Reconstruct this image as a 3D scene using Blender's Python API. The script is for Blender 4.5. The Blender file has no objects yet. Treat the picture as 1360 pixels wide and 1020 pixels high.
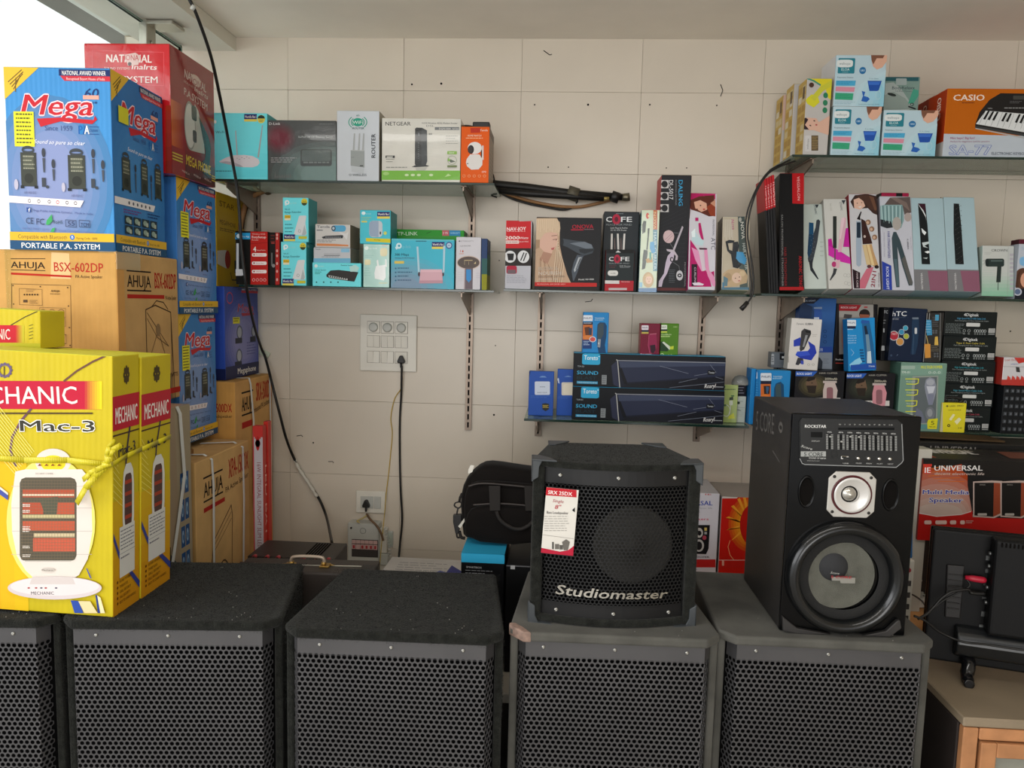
import bpy, bmesh, math, random
from mathutils import Vector, Matrix, noise
PI = math.pi
random.seed(5)
SC = bpy.context.scene
COL = SC.collection

# ------------------------------------------------------------------ camera
F_PX, PITCH, YAW, ROLL = 1020.0, .1038, .0591, .0243
CAM = Vector((0, 0, 1.5))
RIGHT = Vector((math.cos(YAW), math.sin(YAW), 0))
FWD = Vector((-math.sin(YAW)*math.cos(PITCH), math.cos(YAW)*math.cos(PITCH), -math.sin(PITCH)))
UP = RIGHT.cross(FWD)
R2 = RIGHT*math.cos(ROLL) + UP*math.sin(ROLL)
U2 = -RIGHT*math.sin(ROLL) + UP*math.cos(ROLL)
cd = bpy.data.cameras.new('camera'); cam = bpy.data.objects.new('camera', cd); COL.objects.link(cam)
cd.sensor_fit = 'HORIZONTAL'; cd.sensor_width = 36; cd.lens = 36*F_PX/1360; cd.clip_start = .05; cd.clip_end = 100
m = Matrix((R2, U2, -FWD)).transposed().to_4x4(); m.translation = CAM
cam.matrix_world = m
SC.camera = cam

# ------------------------------------------------------------------ world, lights, exposure
w = bpy.data.worlds.new('world'); SC.world = w; w.use_nodes = True
nt = w.node_tree; bg = nt.nodes['Background']
bg.inputs[0].default_value = (.98, .99, 1, 1); bg.inputs[1].default_value = 1.22
SC.view_settings.view_transform = 'Standard'; SC.view_settings.look = 'None'
SC.view_settings.gamma = 1; SC.view_settings.use_curve_mapping = False
SC.view_settings.exposure = 0.0
def area(name, loc, target, sx, sy, power, col):
    l = bpy.data.lights.new(name, 'AREA'); l.shape = 'RECTANGLE'; l.size = sx; l.size_y = sy
    l.energy = power; l.color = col
    o = bpy.data.objects.new(name, l); COL.objects.link(o); o.location = loc
    o.rotation_euler = (Vector(target)-Vector(loc)).to_track_quat('-Z', 'Y').to_euler()
    return o
area('shopfront_daylight', (-.4, -5.2, 1.7), (.0, 3, 1.75), 4.2, 2.2, 138, (1, .975, .94))
area('side_daylight', (-4.6, -.6, 2.3), (.6, 2.6, 1.6), 4.0, 2.4, 108, (.97, .985, 1))
area('ceiling_tube_light', (-.3, .9, 2.44), (-.3, 1.0, 0), 2.4, .15, 13, (1, .975, .93))

# ------------------------------------------------------------------ pixel rays -> points on real planes
def ray(px, py):
    return (FWD + R2*((px-680)/F_PX) - U2*((py-510)/F_PX))
def onY(px, py, Y):
    d = ray(px, py); return CAM + d*((Y-CAM.y)/d.y)
def onZ(px, py, z):
    d = ray(px, py); return CAM + d*((z-CAM.z)/d.z)
def onX(px, py, x):
    d = ray(px, py); return CAM + d*((x-CAM.x)/d.x)
def onP(px, py, p0, n):
    d = ray(px, py); return CAM + d*((p0-CAM).dot(n)/d.dot(n))
def lin(h):
    if isinstance(h, (tuple, list)): return tuple(h[:3])+(1,)
    h = h.lstrip('#')
    if len(h) == 3: h = ''.join(c*2 for c in h)
    r = []
    for i in (0, 2, 4):
        c = int(h[i:i+2], 16)/255
        r.append(c/12.92 if c <= .04045 else ((c+.055)/1.055)**2.4)
    return tuple(r)+(1,)

# ------------------------------------------------------------------ materials
MATS = {}
def N(nt, t, **k):
    n = nt.nodes.new(t)
    for a, v in k.items(): setattr(n, a, v)
    return n
def mat(key, col='888', rough=.5, metal=0, bump=None, vcol=False, var=0, spec=.5, coat=0, emit=None, trans=0, ior=1.45, alpha=1, sheen=0, var_scale=12, objvar=0):
    """procedural principled material; bump=(kind, scale, strength, distance)"""
    if key in MATS: return MATS[key]
    M = bpy.data.materials.new(key); M.use_nodes = True; MATS[key] = M
    nt = M.node_tree; b = nt.nodes['Principled BSDF']; L = nt.links.new
    c = lin(col)
    b.inputs['Base Color'].default_value = c; b.inputs['Roughness'].default_value = rough
    b.inputs['Metallic'].default_value = metal; b.inputs['Specular IOR Level'].default_value = spec
    b.inputs['Coat Weight'].default_value = coat; b.inputs['IOR'].default_value = ior
    b.inputs['Transmission Weight'].default_value = trans; b.inputs['Alpha'].default_value = alpha
    b.inputs['Sheen Weight'].default_value = sheen
    if emit: b.inputs['Emission Color'].default_value = c; b.inputs['Emission Strength'].default_value = emit
    tc = N(nt, 'ShaderNodeTexCoord'); out = None
    if vcol:
        a = N(nt, 'ShaderNodeAttribute', attribute_name='Col'); out = a.outputs['Color']
    else:
        rgb = N(nt, 'ShaderNodeRGB'); rgb.outputs[0].default_value = c; out = rgb.outputs[0]
    if var:
        nz = N(nt, 'ShaderNodeTexNoise'); nz.inputs['Scale'].default_value = var_scale; nz.inputs['Detail'].default_value = 6
        L(tc.outputs['Object'], nz.inputs['Vector'])
        mr = N(nt, 'ShaderNodeMapRange'); mr.inputs['From Min'].default_value = .3; mr.inputs['From Max'].default_value = .7
        mr.inputs['To Min'].default_value = 1-var; mr.inputs['To Max'].default_value = 1+var
        L(nz.outputs['Fac'], mr.inputs['Value'])
        hs = N(nt, 'ShaderNodeHueSaturation'); L(out, hs.inputs['Color']); L(mr.outputs[0], hs.inputs['Value']); out = hs.outputs[0]
    if objvar:
        oi = N(nt, 'ShaderNodeObjectInfo'); mr = N(nt, 'ShaderNodeMapRange')
        mr.inputs['To Min'].default_value = 1-objvar; mr.inputs['To Max'].default_value = 1+objvar
        L(oi.outputs['Random'], mr.inputs['Value'])
        hs = N(nt, 'ShaderNodeHueSaturation'); L(out, hs.inputs['Color']); L(mr.outputs[0], hs.inputs['Value']); out = hs.outputs[0]
    L(out, b.inputs['Base Color'])
    if bump:
        kind, sc, st, di = bump
        if kind == 'wave':
            t = N(nt, 'ShaderNodeTexWave', wave_type='BANDS', bands_direction='X'); t.inputs['Scale'].default_value = sc
            t.inputs['Distortion'].default_value = .6; t.inputs['Detail'].default_value = 1; o_ = t.outputs['Fac']
        elif kind == 'vor':
            t = N(nt, 'ShaderNodeTexVoronoi'); t.inputs['Scale'].default_value = sc; o_ = t.outputs['Distance']
        elif kind == 'wood':
            t = N(nt, 'ShaderNodeTexNoise'); t.inputs['Scale'].default_value = sc; t.inputs['Detail'].default_value = 8; o_ = t.outputs['Fac']
        else:
            t = N(nt, 'ShaderNodeTexNoise'); t.inputs['Scale'].default_value = sc; t.inputs['Detail'].default_value = 8; o_ = t.outputs['Fac']
        L(tc.outputs['Object'], t.inputs['Vector'])
        bp = N(nt, 'ShaderNodeBump'); bp.inputs['Strength'].default_value = st; bp.inputs['Distance'].default_value = di
        L(o_, bp.inputs['Height']); L(bp.outputs[0], b.inputs['Normal'])
    return M

CARD = mat('printed_card', vcol=True, rough=.4, spec=.18, bump=('noise', 25, .12, .002), var=.03)
MATT = mat('matt_card', vcol=True, rough=.7, spec=.2, bump=('noise', 60, .15, .001), var=.05)
CORR = mat('corrugated_card', vcol=True, rough=.5, spec=.3, bump=('wave', 24, .25, .0012), var=.05)
KRAFT = mat('kraft_card', vcol=True, rough=.85, spec=.15, bump=('wave', 22, .2, .001), var=.09)
FILM = mat('shrink_wrapped_card', vcol=True, rough=.16, bump=('noise', 14, .5, .004), var=.05, coat=.3)
INK = mat('printing_ink', vcol=True, rough=.4, spec=.18, var=.02)
INKM = mat('matt_printing_ink', vcol=True, rough=.8, spec=.15, var=.04)
INKF = mat('ink_under_film', vcol=True, rough=.16, bump=('noise', 14, .5, .004), coat=.3)

# ------------------------------------------------------------------ mesh helpers
def new_obj(name, me, parent=None, loc=None):
    o = bpy.data.objects.new(name, me); COL.objects.link(o)
    if parent is not None: o.parent = parent
    if loc is not None: o.location = loc
    return o
def tag(o, label=None, cat=None, group=None, kind=None):
    if label: o['label'] = label
    if cat: o['category'] = cat
    if group: o['group'] = group
    if kind: o['kind'] = kind
    return o
def empty(name, loc, label, cat, group=None, rz=0, rot=None):
    o = bpy.data.objects.new(name, None); COL.objects.link(o); o.location = loc; o.empty_display_size = .05
    o.rotation_euler = rot if rot else (0, 0, rz)
    return tag(o, label, cat, group)
class MB:
    """mesh builder"""
    def __init__(s): s.v = []; s.f = []; s.c = []; s.sm = []
    def add(s, vs, fs, c=None, smooth=False):
        o = len(s.v); s.v += [tuple(v) for v in vs]
        for i, f in enumerate(fs):
            s.f.append(tuple(o+j for j in f)); s.sm.append(smooth)
            s.c.append(c[i] if isinstance(c, list) else c)
        return s
    def box(s, x0, y0, z0, x1, y1, z1, c=None, M=None):
        v = [Vector((x, y, z)) for z in (z0, z1) for y in (y0, y1) for x in (x0, x1)]
        if M is not None: v = [M @ p for p in v]
        # faces: front(-y) right(+x) back left top bottom
        return s.add(v, [(0, 1, 5, 4), (1, 3, 7, 5), (3, 2, 6, 7), (2, 0, 4, 6), (4, 5, 7, 6), (2, 3, 1, 0)], c)
    def bbox(s, x0, y0, z0, x1, y1, z1, r=.003, c=None, seg=1, M=None):
        bm = bmesh.new()
        bmesh.ops.create_cube(bm, size=1)
        for v in bm.verts: v.co = Vector(((x0+x1)/2+v.co.x*(x1-x0), (y0+y1)/2+v.co.y*(y1-y0), (z0+z1)/2+v.co.z*(z1-z0)))
        bmesh.ops.bevel(bm, geom=bm.edges[:], offset=r, segments=seg, profile=.5, affect='EDGES')
        vs = [v.co.copy() for v in bm.verts]
        if M is not None: vs = [M @ p for p in vs]
        cl = []
        for f in bm.faces:
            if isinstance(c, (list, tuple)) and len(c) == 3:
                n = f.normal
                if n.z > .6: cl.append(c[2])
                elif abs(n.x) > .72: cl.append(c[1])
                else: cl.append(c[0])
            else: cl.append(c)
        s.add(vs, [[v.index for v in f.verts] for f in bm.faces], cl); bm.free(); return s
    def cyl(s, p0, p1, r0, r1=None, n=16, c=None, caps=True, smooth=True):
        p0 = Vector(p0); p1 = Vector(p1); r1 = r0 if r1 is None else r1
        d = (p1-p0).normalized(); a = d.orthogonal().normalized(); b = d.cross(a)
        vs = [p0+(a*math.cos(t)+b*math.sin(t))*r0 for t in [2*PI*i/n for i in range(n)]]
        vs += [p1+(a*math.cos(t)+b*math.sin(t))*r1 for t in [2*PI*i/n for i in range(n)]]
        o = len(s.v)
        s.add(vs, [(i, (i+1) % n, n+(i+1) % n, n+i) for i in range(n)], c, smooth)
        if caps:
            s.f.append(tuple(o+i for i in reversed(range(n)))); s.c.append(c); s.sm.append(False)
            s.f.append(tuple(o+n+i for i in range(n))); s.c.append(c); s.sm.append(False)
        return s
    def lathe(s, o, ax, prof, n=32, c=None, smooth=True, sx=1, sz=1, up=None):
        """prof = [(radius, along)], axis ax from o"""
        o = Vector(o); ax = Vector(ax).normalized()
        a = (Vector(up).cross(ax)).normalized() if up is not None else ax.orthogonal().normalized(); b = ax.cross(a)
        vs = []
        for r, h in prof:
            for i in range(n):
                t = 2*PI*i/n; vs.append(o+ax*h+a*(math.cos(t)*r*sx)+b*(math.sin(t)*r*sz))
        fs = []
        for k in range(len(prof)-1):
            for i in range(n):
                j = (i+1) % n; fs.append((k*n+i, k*n+j, (k+1)*n+j, (k+1)*n+i))
        return s.add(vs, fs, c, smooth)
    def tube(s, pts, r, n=8, c=None):
        pts = [Vector(p) for p in pts]; vs = []
        up = None
        for i, p in enumerate(pts):
            d = (pts[min(i+1, len(pts)-1)]-pts[max(i-1, 0)]).normalized()
            if up is None: up = d.orthogonal().normalized()
            up = (up-d*up.dot(d)).normalized(); b = d.cross(up)
            rr = r[i] if isinstance(r, list) else r
            for k in range(n):
                t = 2*PI*k/n; vs.append(p+(up*math.cos(t)+b*math.sin(t))*rr)
        fs = []
        for i in range(len(pts)-1):
            for k in range(n):
                j = (k+1) % n; fs.append((i*n+k, i*n+j, (i+1)*n+j, (i+1)*n+k))
        o = len(s.v); s.add(vs, fs, c, True)
        s.f.append(tuple(o+k for k in reversed(range(n)))); s.c.append(c); s.sm.append(False)
        L_ = o+(len(pts)-1)*n; s.f.append(tuple(L_+k for k in range(n))); s.c.append(c); s.sm.append(False)
        return s
    def prism(s, poly, z0, z1, c=None, ax='z', M=None):
        """extrude a 2-D polygon: ax z -> (x,y)+z ; ax y -> (x,z)+y ; ax x -> (y,z)+x"""
        n = len(poly)
        def P(p, h):
            return Vector((p[0], p[1], h)) if ax == 'z' else Vector((p[0], h, p[1])) if ax == 'y' else Vector((h, p[0], p[1]))
        vs = [P(p, z0) for p in poly]+[P(p, z1) for p in poly]
        if M is not None: vs = [M @ v for v in vs]
        fs = [tuple(reversed(range(n))), tuple(range(n, 2*n))]+[(i, (i+1) % n, n+(i+1) % n, n+i) for i in range(n)]
        return s.add(vs, fs, c)
    def build(s, name, material, parent=None, bevel=0, seg=2, subsurf=0, loc=None, recalc=True):
        me = bpy.data.meshes.new(name); me.from_pydata(s.v, [], s.f)
        if s.sm: me.polygons.foreach_set('use_smooth', s.sm)
        if any(c is not None for c in s.c):
            at = me.color_attributes.new('Col', 'FLOAT_COLOR', 'CORNER'); data = []
            for f, c in zip(s.f, s.c): data += list(lin(c or '888'))*len(f)
            at.data.foreach_set('color', data)
        for m_ in (material if isinstance(material, list) else [material]): me.materials.append(m_)
        if recalc:
            bm = bmesh.new(); bm.from_mesh(me); bmesh.ops.recalc_face_normals(bm, faces=bm.faces[:]); bm.to_mesh(me); bm.free()
        me.update()
        o = new_obj(name, me, parent, loc)
        if bevel:
            b = o.modifiers.new('b', 'BEVEL'); b.width = bevel; b.segments = seg; b.limit_method = 'ANGLE'; b.angle_limit = .6
            b.harden_normals = False
        if subsurf:
            b = o.modifiers.new('s', 'SUBSURF'); b.levels = subsurf; b.render_levels = subsurf
        return o
def smooth_curve(pts, n=8):
    P_ = [Vector(p) for p in pts]; out = []
    for i in range(len(P_)-1):
        p0 = P_[max(i-1, 0)]; p1 = P_[i]; p2 = P_[i+1]; p3 = P_[min(i+2, len(P_)-1)]
        for k in range(n):
            t = k/n
            out.append(.5*((2*p1)+(p2-p0)*t+(2*p0-5*p1+4*p2-p3)*t*t+(-p0+3*p1-3*p2+p3)*t**3))
    out.append(P_[-1]); return out

# ------------------------------------------------------------------ printing on faces
TXT = {}
def text_mesh(s, bold):
    k = (s, bold)
    if k in TXT: return TXT[k]
    cu = bpy.data.curves.new('t', 'FONT'); cu.body = s; cu.size = 1; cu.resolution_u = 2; cu.offset = bold
    o = bpy.data.objects.new('t', cu)
    me = bpy.data.meshes.new_from_object(o)
    vs = [(v.co.x, v.co.y) for v in me.vertices]; fs = [tuple(p.vertices) for p in me.polygons]
    bpy.data.objects.remove(o); bpy.data.curves.remove(cu); bpy.data.meshes.remove(me)
    if vs:
        x0 = min(v[0] for v in vs); x1 = max(v[0] for v in vs); wd = max(x1-x0, 1e-4)
        vs = [((x-x0)/wd, y/.70) for x, y in vs]; TXT[k] = (vs, fs, wd)
    else: TXT[k] = ([], [], 1)
    return TXT[k]
def clip(poly, w, h):
    for ax, lim, sg in ((0, 0, 1), (0, w, -1), (1, 0, 1), (1, h, -1)):
        out = []
        for i in range(len(poly)):
            a = poly[i-1]; b = poly[i]
            da = (a[ax]-lim)*sg; db = (b[ax]-lim)*sg
            if (da >= 0) != (db >= 0):
                t = da/(da-db); out.append((a[0]+(b[0]-a[0])*t, a[1]+(b[1]-a[1])*t))
            if db >= 0: out.append(b)
        poly = out
        if len(poly) < 3: return []
    return poly
class Art:
    """flat print on the face with world corner bl, directions u (right), v (up), normal n"""
    ALL = []
    def __init__(s, root, bl, u, v, w, h, name='printed_front', crop=(0, 0, 1), pct=False, material=INK):
        s.root = root; s.bl = bl; s.u = u; s.v = v; s.w = w; s.h = h; s.n = u.cross(v); s.name = name
        s.crop = crop; s.pct = pct; s.items = []; s.kk = [0]; s.material = material; s.lab = None
        Art.ALL.append(s)
    @property
    def k(s): return s.kk[0]
    def view(s, crop=None, pct=False):
        import copy
        o = copy.copy(s); o.pct = pct
        if crop: o.crop = crop
        return o
    def mp(s, x, y):
        if s.pct: return (x/100*s.w, (1-y/100)*s.h)
        p = onP(s.crop[0]+x/s.crop[2], s.crop[1]+y/s.crop[2], s.bl, s.n)-s.bl
        return (p.dot(s.u), p.dot(s.v))
    def add(s, polys, c, c_uv=True):
        s.kk[0] += 1
        for p in polys:
            q = clip(p, s.w, s.h)
            if q: s.items.append((q, s.k, c))
        return s
    def p(s, pts, c): return s.add([[s.mp(*q) for q in pts]], c)
    def r(s, x0, y0, x1, y1, c): return s.p([(x0, y0), (x1, y0), (x1, y1), (x0, y1)], c)
    def rr(s, x0, y0, x1, y1, c, q=.2):
        dx = (x1-x0)*q; dy = (y1-y0)*q
        if not s.pct: dx = dy = min(abs(dx), abs(dy))
        return s.p([(x0+dx, y0), (x1-dx, y0), (x1-dx*.3, y0+dy*.3), (x1, y0+dy), (x1, y1-dy), (x1-dx*.3, y1-dy*.3), (x1-dx, y1), (x0+dx, y1), (x0+dx*.3, y1-dy*.3), (x0, y1-dy), (x0, y0+dy), (x0+dx*.3, y0+dy*.3)], c)
    def fill(s, c): return s.add([[(0, 0), (s.w, 0), (s.w, s.h), (0, s.h)]], c)
    def e(s, x, y, rx, ry, c, a=0, n=20):
        ca, sa = math.cos(a), math.sin(a)
        return s.p([(x+rx*math.cos(t)*ca-ry*math.sin(t)*sa, y+rx*math.cos(t)*sa+ry*math.sin(t)*ca) for t in [2*PI*i/n for i in range(n)]], c)
    def o(s, x, y, rx, ry, wd, c, n=24):
        T_ = [2*PI*i/n for i in range(n+1)]; qs = []
        for a, b in zip(T_, T_[1:]):
            qs.append([s.mp(x+rx*math.cos(a), y+ry*math.sin(a)), s.mp(x+rx*math.cos(b), y+ry*math.sin(b)),
                       s.mp(x+(rx-wd)*math.cos(b), y+(ry-wd)*math.sin(b)), s.mp(x+(rx-wd)*math.cos(a), y+(ry-wd)*math.sin(a))])
        return s.add(qs, c)
    def l(s, pts, wd, c, closed=False):
        P_ = [Vector(s.mp(*q)) for q in pts]
        a0 = Vector(s.mp(*pts[0])); a1 = Vector(s.mp(pts[0][0], pts[0][1]+wd)); W = max((a1-a0).length, 1e-5)/2
        if closed: P_.append(P_[0])
        qs = []
        for a, b in zip(P_, P_[1:]):
            d = b-a
            if d.length < 1e-6: continue
            d.normalize(); nn = Vector((-d.y, d.x))*W; e_ = d*(W*.6)
            s.kk[0] -= .6; s.add([[tuple(a-nn-e_), tuple(b-nn+e_), tuple(b+nn+e_), tuple(a+nn-e_)]], c)
        s.kk[0] += .6
        return s
    def t(s, x0, y0, x1, y1, h, txt, c, b=.0, it=0.0):
        """baseline (x0,y0)-(x1,y1), cap height h"""
        heavy = b*.5 if b >= .015 else 0
        vs, fs, wd = text_mesh(txt, 0)
        if not vs: return s
        A = Vector(s.mp(x0, y0)); B = Vector(s.mp(x1, y1)); d = B-A; L_ = d.length; d.normalize(); nn = Vector((-d.y, d.x))
        if s.pct: hh = h/100*s.h
        else:
            cx = s.crop[0]+x0/s.crop[2]; cy = s.crop[1]+y0/s.crop[2]
            P_ = onP(cx, cy, s.bl, s.n); hh = h/s.crop[2]*(P_-CAM).dot(FWD)/F_PX
        q = [tuple(A+d*(x*L_)+nn*(y*hh)+d*(it*y*hh)) for x, y in vs]
        P_ = [[q[i] for i in f] for f in fs]
        if heavy:
            e_ = d*(heavy*hh)+nn*(heavy*hh*.35)
            for sg in ((-1, 1) if b < .04 else (-1.3, 1.3, -.65, .65)): s.add([[(a[0]+e_.x*sg, a[1]+e_.y*sg) for a in p] for p in P_], c)
        return s.add(P_, c)
    def ot(s, x0, y0, x1, y1, h, txt, c, w, b=0, it=0.0):
        """text drawn eight times around its place: an outline for what is drawn on it next"""
        for dx, dy in ((-w, 0), (w, 0), (0, w), (0, -w), (w, w), (-w, -w), (w, -w), (-w, w)): s.t(x0+dx, y0+dy, x1+dx, y1+dy, h, txt, c, b, it)
        return s
    def lines(s, x0, y0, x1, y1, n, c, th=.45, jag=.3, seed=1):
        """n rows of tiny illegible print"""
        rnd = random.Random(seed); st = (y1-y0)/n
        qs = []
        for i in range(n):
            y = y0+st*i; xx = x0; e_ = x1-(x1-x0)*jag*rnd.random()
            while xx < e_:
                ww = (x1-x0)*rnd.uniform(.08, .2); xe = min(xx+ww, e_)
                qs.append([s.mp(xx, y), s.mp(xe, y), s.mp(xe, y+st*th), s.mp(xx, y+st*th)]); xx = xe+(x1-x0)*.03
        return s.add(qs, c)
    def build(s):
        if not s.items: return None
        Mi = s.root.matrix_basis.inverted(); mb = MB()
        for q, k, c in s.items:
            off = s.n*(.0003+.00003*k)
            mb.add([Mi @ (s.bl+s.u*a+s.v*b+off) for a, b in q], [tuple(range(len(q)))], c)
        o = mb.build(s.name, s.material, s.root, recalc=False)
        # keep every print facing outwards
        me = o.data; n = (Mi.to_3x3() @ s.n).normalized()
        fl = [p for p in me.polygons if p.normal.dot(n) < 0]
        if fl:
            for p in fl: p.flip()
            me.update()
        if s.lab: o['label'] = s.lab
        return o

class Box:
    pass
FACES = {}
def box(name, label, x0, x1, yt, yb, Y, d, cols=('888', '777', '999'), z=None, group=None, cat='box', ang=0, tilt=0,
        crop=(0, 0, 1), m=CARD, ink=None, r=.002, lean=0, h=None, seam=True, yt1=None):
    """a carton whose front face spans the given outline at depth Y; z = the height of what it stands on"""
    ox, oy, sc = crop
    ax0, ax1 = ox+x0/sc, ox+x1/sc; ayt, ayb = oy+yt/sc, oy+yb/sc
    u = Vector((math.cos(ang), math.sin(ang), 0)); n = Vector((math.sin(ang), -math.cos(ang), 0))
    FL = onY(ax0, ayb, Y); FR = onP(ax1, ayb, FL, n); w = (FR-FL).dot(u)
    zb = FL.z if z is None else z
    FL.z = zb
    root = empty(name, (0, 0, 0), label, cat, group)
    # local frame: x right, y depth, z up, origin bottom centre
    M = Matrix.Translation(FL+u*(w/2)) @ Matrix.Rotation(ang, 4, 'Z')
    if tilt: M = M @ Matrix.Translation((0, d, 0)) @ Matrix.Rotation(-tilt, 4, 'X') @ Matrix.Translation((0, -d, 0))
    if lean:
        s_ = -w/2 if lean < 0 else w/2
        M = M @ Matrix.Translation((s_, 0, 0)) @ Matrix.Rotation(lean, 4, 'Y') @ Matrix.Translation((-s_, 0, 0))
    root.matrix_basis = M
    if h is None:
        P_ = M @ Vector((0, 0, 0)); R_ = M.to_3x3(); nn = R_ @ Vector((0, -1, 0)); vv = R_ @ Vector((0, 0, 1))
        h = (onP((ax0+ax1)/2, ayt, P_, nn)-P_).dot(vv)
    r = min(r, w*.2, d*.2)
    mb = MB(); mb.bbox(-w/2, 0, 0, w/2, d, h, r=r, c=list(cols), seg=2)
    mb.build('carton', m, root)
    if seam and min(w, d) > .03:      # tuck-in lid / flap edge on the top
        f = MB(); f.bbox(-w/2+.0015, .0015, h-.0004, w/2-.0015, min(d*.5, d-.002), h+.0008, r=.0003, c=cols[2])
        f.build('lid_flap', m, root)
    B = Box(); B.root = root; B.w = w; B.h = h; B.d = d; B.M = M
    R3 = M.to_3x3(); U = R3 @ Vector((1, 0, 0)); V = R3 @ Vector((0, 0, 1)); Dv = R3 @ Vector((0, 1, 0))
    P0 = M @ Vector((-w/2, 0, 0))
    ink = ink or (INKM if m in (MATT, KRAFT) else INKF if m is FILM else INK)
    B.f = Art(root, P0, U, V, w, h, 'printed_front', crop, False, ink)
    B.F = B.f.view(pct=True)
    B.R = Art(root, M @ Vector((w/2, 0, 0)), Dv, V, d, h, 'printed_side', crop, True, ink)
    B.r = B.R.view(crop)
    B.L = Art(root, M @ Vector((-w/2, d, 0)), -Dv, V, d, h, 'printed_side', crop, True, ink)
    B.T = Art(root, M @ Vector((-w/2, 0, h+.0012)), U, Dv, w, d, 'printed_top', crop, True, ink)
    B.top = (M @ Vector((0, 0, h))).z
    return B
def dup(root, M, label=None, group=None):
    r_ = root.copy(); COL.objects.link(r_); r_.matrix_basis = M
    if label: r_['label'] = label
    if group: r_['group'] = group
    for ch in list(root.children):
        c = ch.copy(); COL.objects.link(c); c.parent = r_
        for g in ch.children:
            e_ = g.copy(); COL.objects.link(e_); e_.parent = c
    return r_
def flush_art():
    for a in Art.ALL: a.build()
    Art.ALL = []
# ------------------------------------------------------------------ the room
XL, XR, YB, YF, ZC = -1.46, 2.6, 3.0, -3.0, 2.492
PLAST = mat('ceiling_plaster', 'f5eee2', .9, var=.05, var_scale=3, bump=('noise', 8, .2, .004))
BEAM = mat('beam_plaster', 'dad6c9', .85, var=.06, var_scale=4, bump=('noise', 30, .2, .002))
GROUT = mat('grout', 'a99d8c', .9)
TILE = mat('cream_wall_tile', 'cfc5b6', .3, var=.035, var_scale=3.5, objvar=.022, bump=('noise', 5, .12, .003))
FLOORM = mat('floor_tile', 'a5a198', .5, var=.06)
def slab(name, x0, y0, z0, x1, y1, z1, m_, parent=None, kind='structure'):
    o = MB().box(x0, y0, z0, x1, y1, z1).build(name, m_, parent)
    if kind and parent is None: o['kind'] = kind
    return o
slab('floor', -2.8, YF, -.1, XR, YB+.1, 0, FLOORM)
slab('ceiling', -1.27, YF, ZC, XR, YB+.1, ZC+.1, PLAST)
slab('wall_right', XR, YF, 0, XR+.1, YB+.1, ZC, mat('plain_wall', 'c9c0b2', .8, var=.04))
wall = slab('wall_back', -1.72, YB+.008, 0, XR, YB+.12, ZC+.12, GROUT)
# every tile is a part of the wall: 45 x 30 cm, recessed joints between them
TX, TZ = -1.0692, 1.3996
shapes = {}
for i in range(-2, 9):
    for j in range(-5, 4):
        x0 = TX+.45*i; x1 = x0+.45; z0 = TZ+.3*j; z1 = min(z0+.3, ZC+.002)
        if z1-z0 < .03 or z1 < .3 or x0 > XR: continue
        x1 = min(x1, XR); x0 = max(x0, -1.71)
        key = (round(x1-x0, 3), round(z1-z0, 3))
        wv = random.uniform(-.0006, .0006)
        if key not in shapes:
            mb = MB(); mb.bbox(.0004, 0, .0004, key[0]-.0004, .009, key[1]-.0004, r=.0006, seg=1)
            o = mb.build('tile', TILE, wall, loc=(x0, YB-.0005+wv, z0)); shapes[key] = o.data
        else: new_obj('tile', shapes[key], wall, (x0, YB-.0005+wv, z0))
DARKM = mat('dark_hole', '100e0d', 1, spec=.1)
mb = MB()
for px, py in ((710, 139), (781, 139), (863, 139), (952, 140), (728, 222), (755, 222), (885, 223), (912, 223), (547, 112), (586, 111), (663, 346), (658, 459), (656, 551), (416, 588), (1342, 440)):
    p = onY(px, py, YB-.0015); mb.cyl(p, p+Vector((0, .0012, 0)), random.uniform(.0022, .0042), n=8)
for a, b, c_ in (((722, 67), (730, 73), (733, 72)), ((957, 112), (960, 120), (957, 128)), ((394, 579), (400, 578), (402, 580)), ((436, 613), (442, 613), (443, 615)), ((777, 401), (785, 400), (787, 397)), ((1250, 262), (1246, 268), (1244, 275))):
    mb.tube([onY(*q, YB-.0015) for q in (a, b, c_)], .0014, 5)
tag(mb.build('screw_holes_and_scuffs', DARKM, wall), kind='stuff')
# beam over the side opening, canopy outside, glazing
mb = MB(); mb.box(-1.6, YF, 2.442, -1.272, YB+.01, ZC+.12)
tag(mb.build('trim_1', BEAM), kind='structure')
GLASS = mat('clear_glass', 'eef6f2', .02, trans=1, ior=1.05, spec=.6)
GEDGE = mat('green_glass_edge', '6f8f80', .1, spec=.8, trans=.3)
wi = MB().box(XL-.006, 1.965, .02, XL+.004, 2.93, 2.43).build('window_1', GLASS); wi['kind'] = 'structure'
MB().box(XL-.008, 2.93, .02, XL+.006, 2.936, 2.44).build('glass_edge', GEDGE, wi)
MB().box(XL-.008, 1.965, 2.43, XL+.006, 2.936, 2.436).build('glass_edge', GEDGE, wi)
STEEL = mat('brushed_steel', 'b9b6ab', .35, 1, bump=('noise', 40, .1, .001))
f = MB(); f.bbox(XL-.012, 2.66, 2.33, XL+.02, 2.72, 2.442, r=.003); f.bbox(XL+.018, 2.66, 2.425, XL+.11, 2.75, 2.437, r=.002); f.cyl((XL+.02, 2.69, 2.37), (XL+.026, 2.69, 2.37), .009)
f.build('patch_fitting', STEEL, wi)
can = MB(); can.box(-2.03, -1.0, 2.61, -1.66, 4.6, 2.72)
tag(can.build('canopy_slab', mat('canopy_grey', '77746c', .9, var=.12, var_scale=5)), kind='structure')
t2 = MB(); t2.box(-1.72, -1.5, 2.50, -1.6, 4.6, 2.60)
tag(t2.build('trim_2', mat('fascia_white', 'd4d6cd', .6, var=.04)), kind='structure')

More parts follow.
